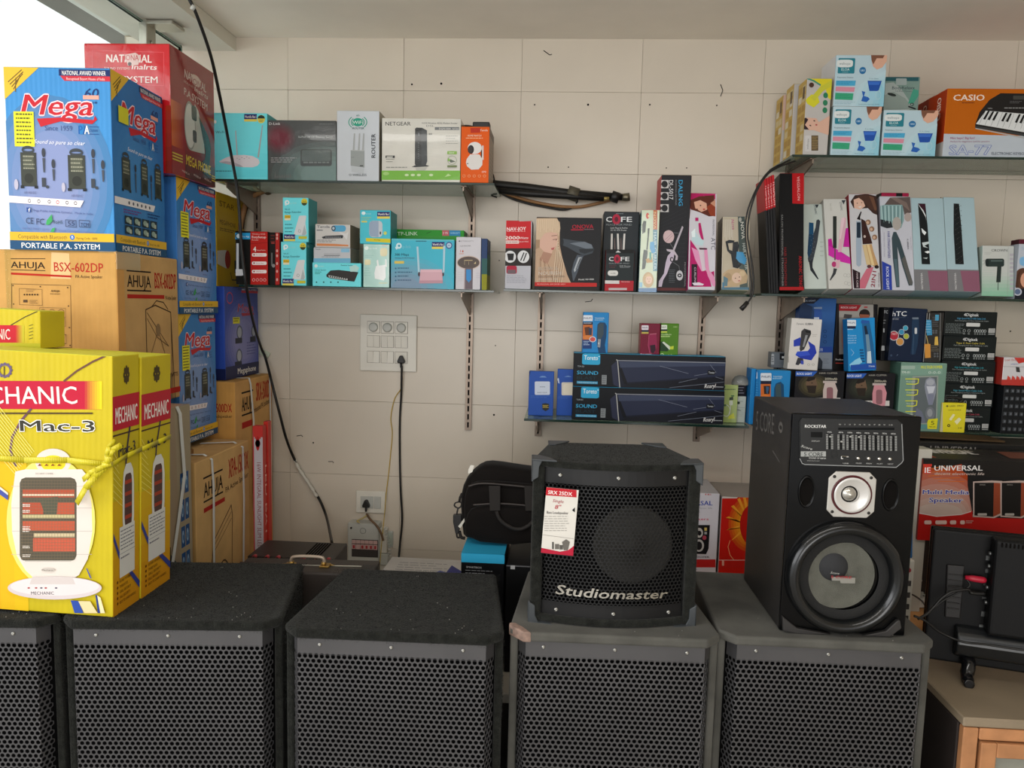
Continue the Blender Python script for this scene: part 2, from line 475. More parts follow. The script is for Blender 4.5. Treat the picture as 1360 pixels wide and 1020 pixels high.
# ------------------------------------------------------------------ counters the goods stand on
WOOD = mat('pine_wood', 'c08a55', .5, var=.16, var_scale=9, bump=('wood', 60, .15, .001))
PLY = mat('worn_laminate_top', '8c7d68', .6, var=.1, var_scale=6)
BENCH = mat('bench_board', 'b9b3a6', .7, var=.05)
def counter(name, label, x0, y0, x1, y1, z, mt, ml, legs):
    c = empty(name, ((x0+x1)/2, y0, 0), label, 'counter'); cx = (x0+x1)/2
    mb = MB(); mb.bbox(x0-cx, 0, z-.03, x1-cx, y1-y0, z, r=.003); mb.build('worktop', mt, c)
    for lx in legs:
        mb = MB(); mb.bbox(lx-cx-.02, .02, 0, lx-cx+.02, y1-y0-.02, z-.031, r=.003); mb.build('side_panel', ml, c)
    return c
DARKW = mat('dark_board', '2b2320', .7, var=.1)
counter('bench', 'long pale low bench along the tiled wall behind the loudspeakers', -1.45, 2.0, .30, 2.985, .44, BENCH, DARKW, (-1.4, -.5, .27))
rc = counter('back_counter', 'wooden counter by the wall carrying the red speaker boxes', .31, 2.17, 2.4, 2.99, .6, WOOD, DARKW, (.34, 1.2, 2.37))

# glass shelves and their slotted uprights
SHG = mat('green_shelf_glass', 'a9c4b4', .04, trans=.82, ior=1.2, spec=.7)
SHE = mat('shelf_glass_edge', '0e2a22', .15, spec=.7)
BRK = mat('bracket_metal', '8a7c70', .4, .7, var=.12)
def glass_shelf(label, x0, x1, z, y0=2.7, th=.008):
    s = empty('glass_shelf', ((x0+x1)/2, y0, z), label, 'shelf', None); cx = (x0+x1)/2
    MB().box(x0-cx, .002, -th, x1-cx, .292, 0).build('glass_pane', SHG, s)
    mb = MB(); mb.bbox(x0-cx-.001, -.001, -th-.0002, x1-cx+.001, .0018, -.0004, r=.0008); mb.build('front_edge', SHE, s)
    return s
glass_shelf('clear glass shelf under the large router boxes, topmost on the left', -1.235, -.238, 1.914)
glass_shelf('clear glass shelf under the small turquoise network boxes', -1.145, -.232, 1.546)
glass_shelf('glass shelf holding the blonde-haired dryer box and tall curler boxes', -.197, .668, 1.552)
glass_shelf('glass shelf holding the two black soundbar boxes', -.113, .672, 1.096)
glass_shelf('high glass shelf at right under the orange keyboard box', .766, 2.3, 2.023)
glass_shelf('glass shelf at right under the row of hair straightener boxes', .69, 2.3, 1.557)
glass_shelf('glass shelf at right under the trimmer boxes and black stack', .70, 2.3, 1.096)
def upright(label, px, py, z0, z1, shelves):
    p = onY(px, py, 2.985); x = p.x
    u_ = empty('slotted_upright', (x, 2.985, z0), label, 'shelf upright', 'slotted steel uprights')
    mb = MB(); H = z1-z0
    # channel with a real row of slots: two side strips with rungs between
    for sx in (-.0125, .0035):
        mb.box(sx, 0, 0, sx+.009, .012, H)
    z = 0
    while z < H:
        mb.box(-.004, 0, z, .004, .012, min(z+.010, H)); z += .032
    mb.build('channel', BRK, u_)
    mb = MB(); mb.box(-.003, .0095, 0, .003, .0125, H); mb.build('slot_shadow', DARKM, u_)
    for zs in shelves:
        b = MB(); h0 = zs-.0085-z0
        b.prism([(-.27, h0), (0, h0), (0, h0-.085), (-.02, h0-.08), (-.27, h0-.018)], -.0022, .0022, ax='x')
        b.box(-.010, -.27, h0-.003, .010, -.002, h0-.0004)
        b.build('shelf_bracket', BRK, u_)
    return u_
upright('slotted upright in the corner beside the yellow megaphone carton', 341, 300, 1.60, 1.92, (1.914,))
upright('slotted steel upright right of the switchboard', 623, 480, 1.0, 1.92, (1.914, 1.546))
upright('slotted upright above the two small blue boxes', 717, 480, .985, 1.56, (1.552, 1.096))
upright('slotted upright right of the small green box', 930, 480, .985, 1.56, (1.552, 1.096))
upright('slotted upright left of the white trimmer box with blue swirl', 1037, 420, .97, 2.03, (2.023, 1.557, 1.096))
upright('slotted upright far right beside the black stack', 1385, 420, .97, 2.03, (2.023, 1.557, 1.096))
# ------------------------------------------------------------------ loudspeaker cartons and stacks on the left
NAVY, RED, YEL, WHT, BLK = '14325a', 'c4202c', 'e6b422', 'f2f0ea', '1a1a1c'
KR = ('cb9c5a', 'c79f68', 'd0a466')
def grad_v(a, x0, x1, y0, y1, c0, c1, n=6):
    A, B = lin(c0), lin(c1)
    for i in range(n):
        t = (i+.5)/n; c = tuple(A[k]*(1-t)+B[k]*t for k in range(3))
        ya = y0+(y1-y0)*i/n; a.r(x0, ya, x1, y0+(y1-y0)*(i+1)/n, c)
def grad_h(a, x0, x1, y0, y1, c0, c1, n=6):
    A, B = lin(c0), lin(c1)
    for i in range(n):
        t = (i+.5)/n; c = tuple(A[k]*(1-t)+B[k]*t for k in range(3))
        xa = x0+(x1-x0)*i/n; a.r(xa, y0, x0+(x1-x0)*(i+1)/n, y1, c)
def trolley(a, x0, y0, x1, y1):
    w, h = x1-x0, y1-y0
    a.o((x0+x1)/2, y0+h*.08, w*.36, h*.1, w*.1, '3c4248'); a.r(x0+w*.05, y0+h*.14, x1-w*.05, y0+h*.95, '3d4038')
    a.r(x0+w*.2, y0+h*.2, x1-w*.2, y0+h*.5, '55584a'); a.lines(x0+w*.2, y0+h*.22, x1-w*.15, y0+h*.6, 4, '9a9a86', .3)
    a.e((x0+x1)/2, y0+h*.76, w*.26, h*.12, '2c2e28'); a.r(x0, y0+h*.93, x0+w*.2, y1, '22252a'); a.r(x1-w*.2, y0+h*.93, x1, y1, '22252a')
def mic(a, x, y0, y1, w):
    a.p([(x-w*.7, y0+3*w), (x+w*.7, y0+3*w), (x+w*.4, y1), (x-w*.4, y1)], '4a4f58'); a.e(x, y0+w*1.3, w, w*1.5, '3b3f47')
def mega_logo(a, x0, yb, x1, h, fs=1.0):
    for dx, dy in ((-1.3, 0), (1.3, 0), (0, .8), (0, -.8), (1, .6), (-1, -.6), (1, -.6), (-1, .6)): a.t(x0+dx, yb+dy, x1+dx, yb+dy, h, 'Mega', 'f0d4da', .01, .28)
    for dx in (-.5, 0, .5): a.t(x0+dx, yb, x1+dx, yb, h, 'Mega', RED, .01, .28)
    w = x1-x0
    a.p([(x0+w*.22, yb+h*.2), (x0+w*.55, yb+h*.12), (x1+w*.02, yb+h*.22), (x1+w*.04, yb), (x1+w*.07, yb+h*.2), (x1, yb+h*.42), (x0+w*.55, yb+h*.32), (x0+w*.27, yb+h*.6)], RED)
def mega_art(a, sticker=True, grid=False, base=('2f7aae', '8794c0')):
    c0, c1 = lin(base[0]), lin(base[1])
    for i in range(7):
        t = i/6; c = tuple(c0[k]*(1-t)+c1[k]*t for k in range(3))
        if i: a.e(42, 62, 66*(1-t*.62), 52*(1-t*.55), c, n=28)
    a.p([(0, 0), (33, .2), (0, 17.5)], 'e9bb35')
    for i in range(5): a.l([(4+i*1.6, 8-i*.3+i*1.6), (17+i*2.2-i*i*.9, 1.5+i*1.1)], .55, '6b5520')
    a.r(52, .8, 100, 4.3, '1c2f63'); a.p([(53, 4.3), (100, 4.3), (100, 7), (57, 7)], 'c8303e')
    a.t(55, 3.9, 96, 3.9, 2.4, 'NATIONAL AWARD WINNER', WHT, .02); a.t(59, 6.5, 95, 6.5, 1.4, 'Recognised Export House of India', 'f6d5d5')
    a.t(75, 16, 88, 16, 5.2, '60', '20366e', .03, .2); a.r(74, 14.6, 89, 16.8, 'e9a592'); a.t(76, 19, 87, 19, 1, '1959 - 2019', '20366e')
    mega_logo(a, 15, 25.5, 82, 11)
    a.e(86, 18.5, 1, .6, '2b4b80')
    a.t(37, 34, 63, 34, 2.8, 'Since 1959', '47588c')
    a.r(70, 30.4, 74, 35.8, '2f7fc0'); a.t(69, 35.6, 78.5, 35.6, 4.6, 'PA', '1f5ea8', .04); a.t(74.5, 35.6, 79, 35.6, 4.6, 'A', WHT, .04)
    a.t(80, 34.2, 87, 34.2, 1.6, 'System', '28508f'); a.l([(79, 31.6), (88, 31.6)], .3, '28508f'); a.l([(79, 35.6), (88, 35.6)], .3, '28508f')
    a.t(26, 41.2, 74, 41.8, 2.2, 'Sound so pure so clear', 'f4f4fb', .01, .35)
    if sticker:
        a.r(8, 24, 27, 43, 'ece52c'); a.lines(10, 25, 26, 42.6, 8, '5a5a20', .4, .2)
    if grid:
        for x0, x1 in ((14, 31), (50, 65), (78, 93)): trolley(a, x0, 43, x1, 65)
        mic(a, 40, 48, 64, 1.6); mic(a, 71, 51, 66, 1.6)
        a.p([(0, 69), (78, 69), (74, 73), (0, 73)], 'e9e6e8')
        for i in range(6): a.e(26+i*8, 71, 1.5, 1, '4a4a58')
        a.lines(15, 75, 50, 78, 2, '7a3a86', .4); a.lines(62, 74.5, 88, 78, 2, '1d3c78', .4)
        for r_ in range(2):
            for i in range(4):
                x0 = 17+i*16.5; y0 = 78.6+r_*5.6
                a.r(x0, y0, x0+14, y0+4.9, '26323c'); a.e(x0+6, y0+2.4, 4, 1.6, '93a79a'); a.r(x0+8, y0+2, x0+12, y0+4.4, 'b5bfae')
        a.t(28, 91, 70, 91, 1, 'PORTABLE PA SYSTEM', '17305e')
    else:
        trolley(a, 12, 43, 28.5, 66); trolley(a, 57, 44, 75, 67)
        for x in (35, 82): mic(a, x, 44, 57, 1.7)
        for x in (44, 91): mic(a, x, 50, 61.5, 1.7)
        for x in (34, 81): a.r(x-1.5, 60, x+2.2, 65, '3f444c'); a.e(x+3.6, 65, 1.4, .9, '3f444c')
        a.e(8, 64, 2, 3, 'b9b6c9'); a.e(53, 65, 1.8, 2.6, 'b9b6c9')
        a.t(15, 69, 27, 69, 1.3, 'AP-901EC', '6a6f96'); a.t(60, 70.2, 71, 70.2, 1.3, 'AP-921C', '6a6f96')
        a.p([(0, 70.2), (72, 72.2), (68.5, 76), (0, 74)], 'efe7ea')
        for i, x in enumerate((20, 29, 39, 47, 56, 64)): a.o(x, 72.9+i*.15, 1.5, 1, .4, ['33333c', 'c03030'][i == 3])
        a.r(17, 76.6, 21, 79.2, '2d4f93'); a.t(18.6, 79, 20.6, 79, 2, 'f', WHT, .03); a.t(22.5, 78.6, 80, 80, 1.1, 'Mega Public Address Systems   Made in India', '4f5e92')
        a.t(16, 85.6, 23, 85.6, 3.4, 'CE', '3b4560'); a.t(26, 86, 33.5, 86, 3.4, 'FC', '3b4560')
        a.p([(35, 86), (36, 83.5), (41, 80), (41.4, 83.8), (38, 86)], '3fa45e'); a.t(42, 85.3, 51, 85.3, 2, 'RoHS', '3b5560')
        for x in (54, 67): a.l([(x, 83), (x+10, 83.3), (x+10, 87), (x, 86.7)], .3, '3b4560', True)
        a.t(56, 86.2, 62.5, 86.2, 2.5, '55', '2e3c60', .02); a.t(68.5, 86.5, 76, 86.5, 2, 'TCM', '2e3c60', .02)
        a.t(12, 88.6, 80, 90.2, 1.1, 'An ISO 9001 : 2015  and  Green Certified Company', '6b76a8'); a.p([(39, 90), (41, 88), (44, 87.4), (42.5, 90)], '3fa45e')
    a.r(0, 90.3, 100, 95, 'e3b42c'); a.t(8, 93.9, 55, 93.9, 2.2, 'Compatible with Bluetooth', '5b4a25'); a.e(60, 92.7, 2.4, 1.5, '2b6ec0'); a.t(59.2, 93.4, 61, 93.4, 1.6, 'B', WHT)
    a.t(64, 93.8, 84, 93.8, 1.3, 'Pairing Code : 0000', '5b4a25'); a.r(0, 95, 100, 100, '1b4c74')
    a.t(11, 99.2, 86, 99.2, 3.0, 'PORTABLE P.A. SYSTEM', WHT, .03)
def tape(root, M, x0, y0, z0, x1, y1, z1, name='packing_tape'):
    mb = MB(); mb.bbox(x0, y0, z0, x1, y1, z1, r=.0002); return mb.build(name, TAPE, root)
TAPE = mat('clear_tape', 'd9c49a', .15, alpha=.45, spec=.8)
def strap(root, pts, w=.012, name='plastic_strap', hor=(0, 1, 0)):
    """flat white packing band along points in the thing's local frame"""
    vs = []; hv = Vector(hor)*(w/2)
    for p in pts: vs += [Vector(p)-hv, Vector(p)+hv]
    n = len(pts); mb = MB(); mb.add(vs, [(2*i, 2*i+1, 2*i+3, 2*i+2) for i in range(n-1)])
    o = mb.build(name, STRAP, root); s_ = o.modifiers.new('s', 'SOLIDIFY'); s_.thickness = .0012; s_.offset = 0
    o['label'] = 'white plastic packing band'; return o
STRAP = mat('white_strap', 'dcdedc', .4, spec=.5)

# base layer: two loudspeakers' tops carry the yellow cartons; the bench carries the rest
ZS = .78
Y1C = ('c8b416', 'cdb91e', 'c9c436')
def mechanic_side(a):
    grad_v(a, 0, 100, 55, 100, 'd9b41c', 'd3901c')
    a.r(0, 15, 100, 28, 'be2434'); a.t(10, 25.5, 92, 25.5, 6.2, 'MECHANIC', WHT, .02); a.r(0, 29.5, 100, 30.1, '4b3326')
    for sg in range(8):
        t = 2*PI*sg/8; a.e(50+9*math.cos(t), 7.5+2.7*math.sin(t), 3, 1, '4a3d20')
    a.o(50, 7.5, 10, 3, 2.6, '4a3d20'); a.r(47, 6, 53, 10, '4a3d20')
    for i in range(9): a.l([(4+i*7, 33), (0, 35+i*2.6)] if i < 0 else [(0, 33+i*2.5), (10+i*4, 36+i*2.9)], .25, 'f3ea7c')
    a.l([(62, 28), (50, 37), (46, 44)], 1, '3f3446'); a.t(20, 38.5, 84, 37.8, 4.2, 'Mac-3', '33313a', .03)
    a.rr(34, 42, 78, 73, 'dfe0da', .3); a.rr(41, 46, 70, 67, '57403a', .2)
    for i in range(4): a.r(43, 48.5+i*4.6, 68, 50+i*4.6, 'a8442c')
    a.e(56, 76, 25, 2.8, 'dedfd8'); a.r(50, 72, 60, 75, 'cfd0ca')
    a.p([(0, 67), (20, 75), (60, 84), (60, 86), (20, 78), (0, 70)], '3a4796')
    a.p([(60, 84), (100, 92), (100, 95), (60, 86.5)], '3a4796')
    a.r(22, 66, 80, 86, 'dcdcd6'); a.lines(26, 67.5, 78, 76, 6, '6b6d76', .3, .3); a.l([(24, 76.6), (80, 76.6)], .2, '8a8c92'); a.lines(26, 78, 60, 80, 1, '6b6d76', .3)
    for i, s_ in enumerate(('ROTARY MOVEMENT', 'THREE RODS', 'GRILL SECURITY', 'FALL SECURITY', 'EASY TO CARRY HANDLE')):
        y = 87.8+i*2.1; a.e(14, y-.6, 2.2, .6, '5a2f18'); a.t(22, y, 22+len(s_)*3.1, y, 1.1, s_, '4e2c16', .01)
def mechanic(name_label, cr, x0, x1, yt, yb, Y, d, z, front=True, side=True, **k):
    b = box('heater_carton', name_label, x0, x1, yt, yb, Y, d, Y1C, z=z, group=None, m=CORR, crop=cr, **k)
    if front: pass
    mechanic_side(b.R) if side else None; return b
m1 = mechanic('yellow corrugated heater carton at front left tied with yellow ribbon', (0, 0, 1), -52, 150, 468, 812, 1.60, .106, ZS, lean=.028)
f = m1.f.view((0, 460, 5.669))
F = m1.F
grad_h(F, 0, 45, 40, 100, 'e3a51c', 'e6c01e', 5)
for i in range(8): m1.f.view((0, 620, 5.1)).e(240, 1000, 560-40*i, 330-28*i, tuple(lin('e29a1a')[k]*(1-i/7)+lin('e8c820')[k]*(i/7) for k in range(3))) if 0 else None
f.p([(-300, 258), (740, 262), (760, 476), (-300, 470)], 'c01f3a'); grad_h(f, 640, 770, 263, 474, 'c01f3a', 'ecd920', 7)
f.t(-300, 432, 584, 432, 132, 'MECHANIC', 'eceadf', .015)
for i in range(12):
    t = 2*PI*i/12; f.e(38+48*math.cos(t), 180+48*math.sin(t), 11, 11, '6a5a78')
f.o(38, 180, 52, 52, 16, '6a5a78'); f.r(30, 150, 38, 225, '5a4a30')
f.l([(795, 72), (700, 115), (580, 185), (485, 260)], 14, '6d4a3c'); f.l([(235, 472), (160, 560), (95, 680), (80, 780), (120, 900)], 17, '6d4a5c')
f.r(-300, 497, 700, 510, '5c4a20')
for i in range(13): f.l([(-60, 530+i*31-150), (260-i*12, 790+i*14)], 4, 'f5ee86')
f.ot(160, 636, 716, 640, 82, 'Mac-3', WHT, 6, .03); f.t(160, 636, 716, 640, 82, 'Mac-3', '3a382e', .05)
g = m1.f.view((0, 620, 5.1))
g.p([(-60, 140), (60, 225), (60, 190), (-60, 100)], '4b55a0'); g.p([(-60, 100), (60, 190), (60, 175), (-60, 80)], 'e8e2cc')
g.e(350, 370, 300, 440, 'f2e478', n=36)
g.e(365, -35, 120, 90, 'e2d6cc', n=28); g.e(365, -25, 85, 55, 'e6d42a', n=28)
g.p([(110, 30), (180, 15), (560, 15), (590, 50), (625, 250), (630, 440), (600, 620), (540, 730), (480, 765), (250, 765), (180, 700), (120, 600), (88, 440), (82, 250)], 'e4dad0')
for y in (130, 277, 433, 590):
    g.l([(84, y), (145, y)], 3, 'c0b4aa'); g.l([(522, y), (628, y)], 3, 'c0b4aa')
g.rr(140, 70, 524, 636, '5d5648', .1)
g.r(160, 150, 510, 205, 'b8553c'); g.r(160, 240, 300, 318, 'b8543c'); g.r(390, 240, 510, 318, 'c05a40'); g.p([(270, 210), (400, 200), (390, 320), (310, 320)], '5a5a4a')
g.r(160, 365, 512, 430, 'c25c42'); g.r(230, 480, 515, 570, 'c96048'); g.r(160, 320, 512, 346, 'c9bb8c'); g.r(235, 446, 512, 474, 'd2c09a'); g.r(160, 182, 508, 196, 'e0cbb0')
for y in (250, 290, 400, 420, 530, 590): g.lines(160, y, 215, y+22, 2, 'e8dfd4', .6, .2, seed=y)
for i in range(26): g.l([(150, 90+i*21), (514, 90+i*21)], 1.6, '8d7a60')
for i in range(18): g.l([(160+i*20, 85), (160+i*20, 625)], 1.4, '7c6a54')
g.l([(170, 630), (500, 630)], 3, 'c9c2b4')
g.e(335, 693, 46, 13, 'c9c0b6'); g.t(295, 700, 372, 700, 12, 'Mechanic', '5a5048')
g.e(380, 815, 318, 78, 'd8cccc', n=36); g.e(380, 805, 300, 62, 'e6dcdb', n=36); g.p([(230, 740), (500, 740), (520, 790), (210, 790)], 'd5cac6')
for x, c_ in ((205, 'a33'), (255, 'a44'), (290, '556'), (320, 'a44'), (390, '556')): g.e(x, 815, 9, 5, c_)
g.t(222, 860, 376, 860, 22, 'MECHANIC', '4a4650', .01)
g.p([(488, 898), (540, 903), (575, 985), (515, 985)], '3350a4'); g.p([(540, 903), (620, 905), (670, 985), (580, 985)], 'e6d4a0'); g.p([(655, 860), (668, 865), (688, 985), (672, 985)], '2c3f86'); g.p([(592, 680), (602, 685), (632, 755), (618, 745)], '4a5298')
g.p([(668, 865), (690, 880), (720, 985), (690, 985)], 'efe0b0')
for i, px in enumerate((280, 325, 368, 412)): g.p([(px-14, -98+88), (px, -112+88), (px+12, -98+88)], '8a3a26')
g.t(252, 48, 370, 48, 11, 'DO NOT COVER', '8a8078')
m2 = mechanic('yellow heater carton standing close behind the front yellow one', (0, 0, 1), -49, 187, 468, 786, 1.710, .135, ZS, lean=.028)
m3 = mechanic('short yellow carton lying on the yellow heater cartons, cut by the frame', (0, 0, 1), -45, 54, 411, 463, 1.745, .09, m2.top+.005, side=False, lean=.028)
f3 = m3.f.view((0, 320, 5.44))
f3.r(-300, 608, 120, 735, 'c01f2c'); grad_h(f3, 115, 175, 610, 735, 'c01f2c', 'c2c02c', 6); f3.t(-200, 710, 76, 712, 76, 'MECHANIC', 'e4d8cc', .015)
f3.l([(80, 608), (180, 550), (285, 502)], 6, '3a3820'); f3.l([(-100, 758), (145, 750)], 4, '3a3820')
for i in range(5): f3.l([(212, 612+i*24), (238, 604+i*24)], 5, '6d6a20')
grad_v(f3, -300, 300, 740, 800, 'b9b428', '9a9a20', 3)
# yellow ribbon tied round the two cartons
ZR = onY(150, 617, 1.595).z
rib = MB(); RIB = mat('yellow_ribbon', 'd2c422', .35, bump=('wave', 60, .4, .001))
kx = (m1.M @ Vector((m1.w/2, 0, ZR-ZS))).x
def ribbon(pts, w):
    pts = [Vector(p) for p in pts]
    for i in range(len(pts)-1):
        a, b = pts[i], pts[i+1]; up = Vector((0, 0, w/2))
        dd = (b-a).normalized(); up = (up-dd*up.dot(dd)).normalized()*(w/2)
        if abs(dd.z) > .8: up = Vector((w/2, 0, 0))
        rib.add([a-up, b-up, b+up, a+up], [(0, 1, 2, 3)], smooth=True)
ribbon([(kx-.30, 1.5965, ZR+.006), (kx-.2, 1.5962, ZR+.002), (kx-.1, 1.5955, ZR+.006), (kx-.02, 1.595, ZR), (kx+.002, 1.597, ZR)], .013)
ribbon([(kx+.002, 1.597, ZR), (kx+.005, 1.65, ZR+.010), (kx+.005, 1.71, ZR+.013), (kx+.007, 1.78, ZR+.018), (kx+.006, 1.843, ZR+.020)], .011)
kn = Vector((kx-.004, 1.588, ZR))
for ex, ez, w_ in ((-.07, -.075, .014), (-.055, -.022, .012), (.035, .045, .013), (.022, .055, .010)):
    q = [kn+Vector((ex*t, -.012*math.sin(t*3.1)-.004, ez*t-(.012*t*t if ez < 0 else -.01*math.sin(t*3)))) for t in (0, .3, .6, 1)]
    ribbon(q, w_)
rib.cyl(kn+Vector((-.008, -.004, 0)), kn+Vector((.010, 0, .003)), .007, .006, 8)
ro = rib.build('ribbon', RIB); ro.modifiers.new('s', 'SOLIDIFY').thickness = .0008
ri = tag(ro, 'yellow ribbon knotted around the two yellow heater cartons', 'ribbon')

# plain wrapped loudspeaker carton (bottom of the middle stack)
WRAP = mat('wrinkled_wrap', vcol=True, rough=.35, bump=('noise', 20, .6, .006), var=.12, coat=.25)
gb = box('wrapped_carton', 'dusty tan carton in creased clear wrap showing small blue picture squares', -36, 225, 562, 900, 2.012, .15, ('8f7c64', '9b8a72', 'a08f78'), z=.4405, m=WRAP, ink=INK, h=.747)
gr = gb.R
gr.fill('a08d74'); gr.p([(40, 0), (100, 0), (100, 100), (55, 100), (50, 60)], 'a3967c')
for i in range(5):
    for j in range(2):
        x0 = 56+j*18; y0 = 26+i*10.5; gr.r(x0, y0, x0+15, y0+8.3, '1f4f86'); gr.e(x0+7, y0+4.2, 4, 2.6, '8fb0cc'); gr.e(x0+7.5, y0+4.4, 2, 1.3, '2a5c92')
gr.r(0, 12, 8, 24, '2c2926'); gr.r(0, 52, 14, 100, '2c2b2a'); gr.p([(14, 55), (38, 60), (32, 100), (14, 100)], '3d3f40')
gr.p([(58, 84), (66, 81), (66, 100), (58, 100)], '23231f'); gr.p([(72, 84), (80, 80), (82, 100), (74, 100)], '23231f')
strap(gb.root, [(gb.w/2+.002, .07, gb.h+.003), (gb.w/2+.004, .085, gb.h-.02), (gb.w/2+.006, .10, gb.h-.2), (gb.w/2+.005, .06, gb.h-.33), (gb.w/2+.004, .02, gb.h-.45), (gb.w/2+.003, .012, gb.h-.7)], .016)

# AHUJA cartons
def ahuja(a, x0, y0, x1, y1, code, x2, x3, yc, sub=None, bar=True, k=1.0):
    """logo block x0..x1, y0..y1 (percent), red code x2..x3 on baseline yc"""
    a.r(x0, y0, x1, y0+(y1-y0)*.07, '2a211a'); a.r(x0, y1-(y1-y0)*.07, x1, y1, '2a211a')
    a.t(x0+.5, y1-(y1-y0)*.2, x1-.5, y1-(y1-y0)*.2, (y1-y0)*.58, 'AHUJA', '2a211a', .035)
    a.t(x2, yc, x3, yc, (y1-y0)*.8, code, 'b02c22', .025)
def carton_speaker(a, x0, y0, x1, y1, c='5a4330'):
    w, h = x1-x0, y1-y0
    a.p([(x0+w*.08, y0), (x1-w*.3, y0), (x1-w*.2, y1), (x0, y1), (x0, y0+h*.05)], '967a58')
    a.l([(x0+w*.08, y0), (x1-w*.25, y0), (x1, y0+h*.04), (x1, y1)], .7, c); a.l([(x0, y1), (x0, y0+h*.05), (x0+w*.08, y0)], .7, c)
    a.l([(x1-w*.25, y0), (x1-w*.2, y1)], .5, c); a.o(x0+w*.45, y0+h*.82, w*.4, h*.42, .8, c)
    a.e(x0+w*.45, y0+h*.82, w*.34, h*.36, '84705a')
a1 = box('loudspeaker_carton', 'large tan active speaker carton under the front blue carton, control panel drawing on it', 3, 165, 333, 700, 1.975, .325, KR, z=gb.top+.001, m=KRAFT, r=.004)
F = a1.f.view((0, 320, 5.44))
F.p([(372, 82), (500, 90), (512, 275), (366, 270)], 'e2bd88')
F.r(78, 126, 328, 131, '2c2520'); F.t(80, 194, 326, 200, 46, 'AHUJA', '2c2520', .035); F.p([(80, 206), (328, 212), (328, 217), (80, 211)], '2c2520')
F.p([(80, 228), (518, 250), (518, 264), (80, 243)], 'b22a22'); F.t(392, 219, 746, 228, 66, 'BSX-602DP', 'b5322a', .02); F.t(546, 267, 742, 271, 22, 'PA Active Speaker', '3a2c22')
F.l([(84, 310), (510, 322), (518, 770), (84, 760)], 3, '4e3b28', True)
for x, y in ((95, 322), (292, 330), (490, 337), (100, 456), (496, 470), (502, 626), (508, 755)): F.e(x, y, 5, 5, '4e3b28')
F.l([(140, 343), (305, 350), (307, 466), (142, 460)], 2, '4e3b28', True); F.lines(190, 352, 258, 375, 2, '8a6b46', .3)
for i in range(6): F.e(178+i*19, 388, 6, 6, '3a2a1e')
F.r(170, 425, 200, 444, '5a4530'); F.lines(215, 428, 275, 458, 3, '6a5238', .3); F.t(370, 368, 434, 369, 14, 'AHUJA', '3a2a1e', .04); F.t(366, 386, 436, 388, 8, 'BSX-602DP', '3a2a1e')
for r_ in range(2):
    for i in range(3):
        x, y = 312+i*66, 516+r_*72; F.o(x, y, 23, 23, 3, '4e3b28'); F.l([(x, y), (x-8, y+18)], 3, '3a2a1e')
F.l([(290, 480), (476, 486), (478, 552), (290, 548)], 2, '4e3b28', True); F.l([(290, 556), (476, 560), (478, 616), (290, 614)], 2, '4e3b28', True)
F.l([(400, 672), (480, 676), (482, 742), (402, 738)], 3, '3e2d1e', True); F.l([(412, 682), (444, 684), (446, 732), (414, 730)], 3, '3e2d1e', True); F.e(430, 700, 7, 10, '5a4530'); F.l([(330, 680), (380, 682), (380, 730), (330, 728)], 2, '4e3b28', True)
F.p([(818, 72), (890, 76), (890, 100), (830, 160), (850, 110)], 'd9a96c')
R = a1.R
ahuja(R, 14, 10.5, 52, 24, 'BSX-602DP', 58, 96, 21.5); R.r(14, 26, 74, 28.6, 'b02c22'); R.t(76, 29.3, 96, 29.3, 3, 'PA Active Speaker', '3a2c22')
R.p([(0, 0), (10, 0), (10, 100), (0, 100)], 'cf9a58')
R.l([(42, 100), (42, 36), (58, 33), (85, 38), (90, 100)], .8, '4e3b28'); R.l([(52, 34), (60, 30), (72, 31), (80, 36)], .7, '4e3b28')
R.l([(44, 42), (60, 55), (80, 62), (44, 38)], .5, '5e4833'); R.l([(46, 70), (62, 50), (76, 72)], .5, '5e4833'); R.e(62, 50, 4, 4.4, '8f7350')
R.p([(42, 78), (50, 71), (62, 69), (74, 74), (84, 84), (84, 100), (42, 100)], '77624c'); R.l([(85, 40), (86, 100)], .6, '4e3b28')
a1.R.t(76, 84, 96, 84, 3, '60 WATTS', '3a2c22', .02); a1.R.r(70, 92, 100, 96, 'b02c22')
tape(a1.root, None, a1.w/2-.05, .001, a1.h-.045, a1.w/2+.0012, a1.d*.35, a1.h+.0022)
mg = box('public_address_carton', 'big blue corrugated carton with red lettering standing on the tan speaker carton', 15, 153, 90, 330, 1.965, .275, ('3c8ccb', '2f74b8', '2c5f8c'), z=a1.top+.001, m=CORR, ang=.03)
mega_art(mg.F); mega_art(mg.R, sticker=False, grid=True, base=('2c72b8', '4686c4')); mg.R.r(10, 18, 28, 27, 'd9d42a')
# a carton behind carrying the column (mostly hidden)
xp = box('loudspeaker_carton', 'open-topped tan speaker carton with white bands beside the long red tube box', 90, 264, 612, 900, 2.185, .40, ('b8935c', 'd4ac72', 'c29a66'), z=.4405, m=KRAFT, r=.004)
R = xp.R
ahuja(R, 13, 10, 47, 24, 'XPA-150DX', 58, 98, 17.5); R.r(13, 27, 50, 29.5, 'b02c22'); R.t(52, 25, 98, 22.5, 3.2, 'PA Active Speaker', '3a2c22')
R.l([(22, 100), (24, 62), (30, 48), (62, 34), (64, 40), (60, 100)], .7, '5a4330'); R.l([(30, 48), (33, 100)], .5, '5a4330'); R.l([(26, 56), (62, 42)], .4, '5a4330'); R.l([(28, 52), (62, 38)], .4, '5a4330')
R.e(46, 84, 12, 18, '8d7352'); R.o(46, 84, 14, 21, 1, '5a4330')
strap(xp.root, [(xp.w/2-.09, .10, xp.h+.003), (xp.w/2-.02, .10, xp.h+.006), (xp.w/2+.004, .105, xp.h-.01), (xp.w/2+.006, .11, xp.h-.1), (xp.w/2+.003, .105, xp.h-.55)])
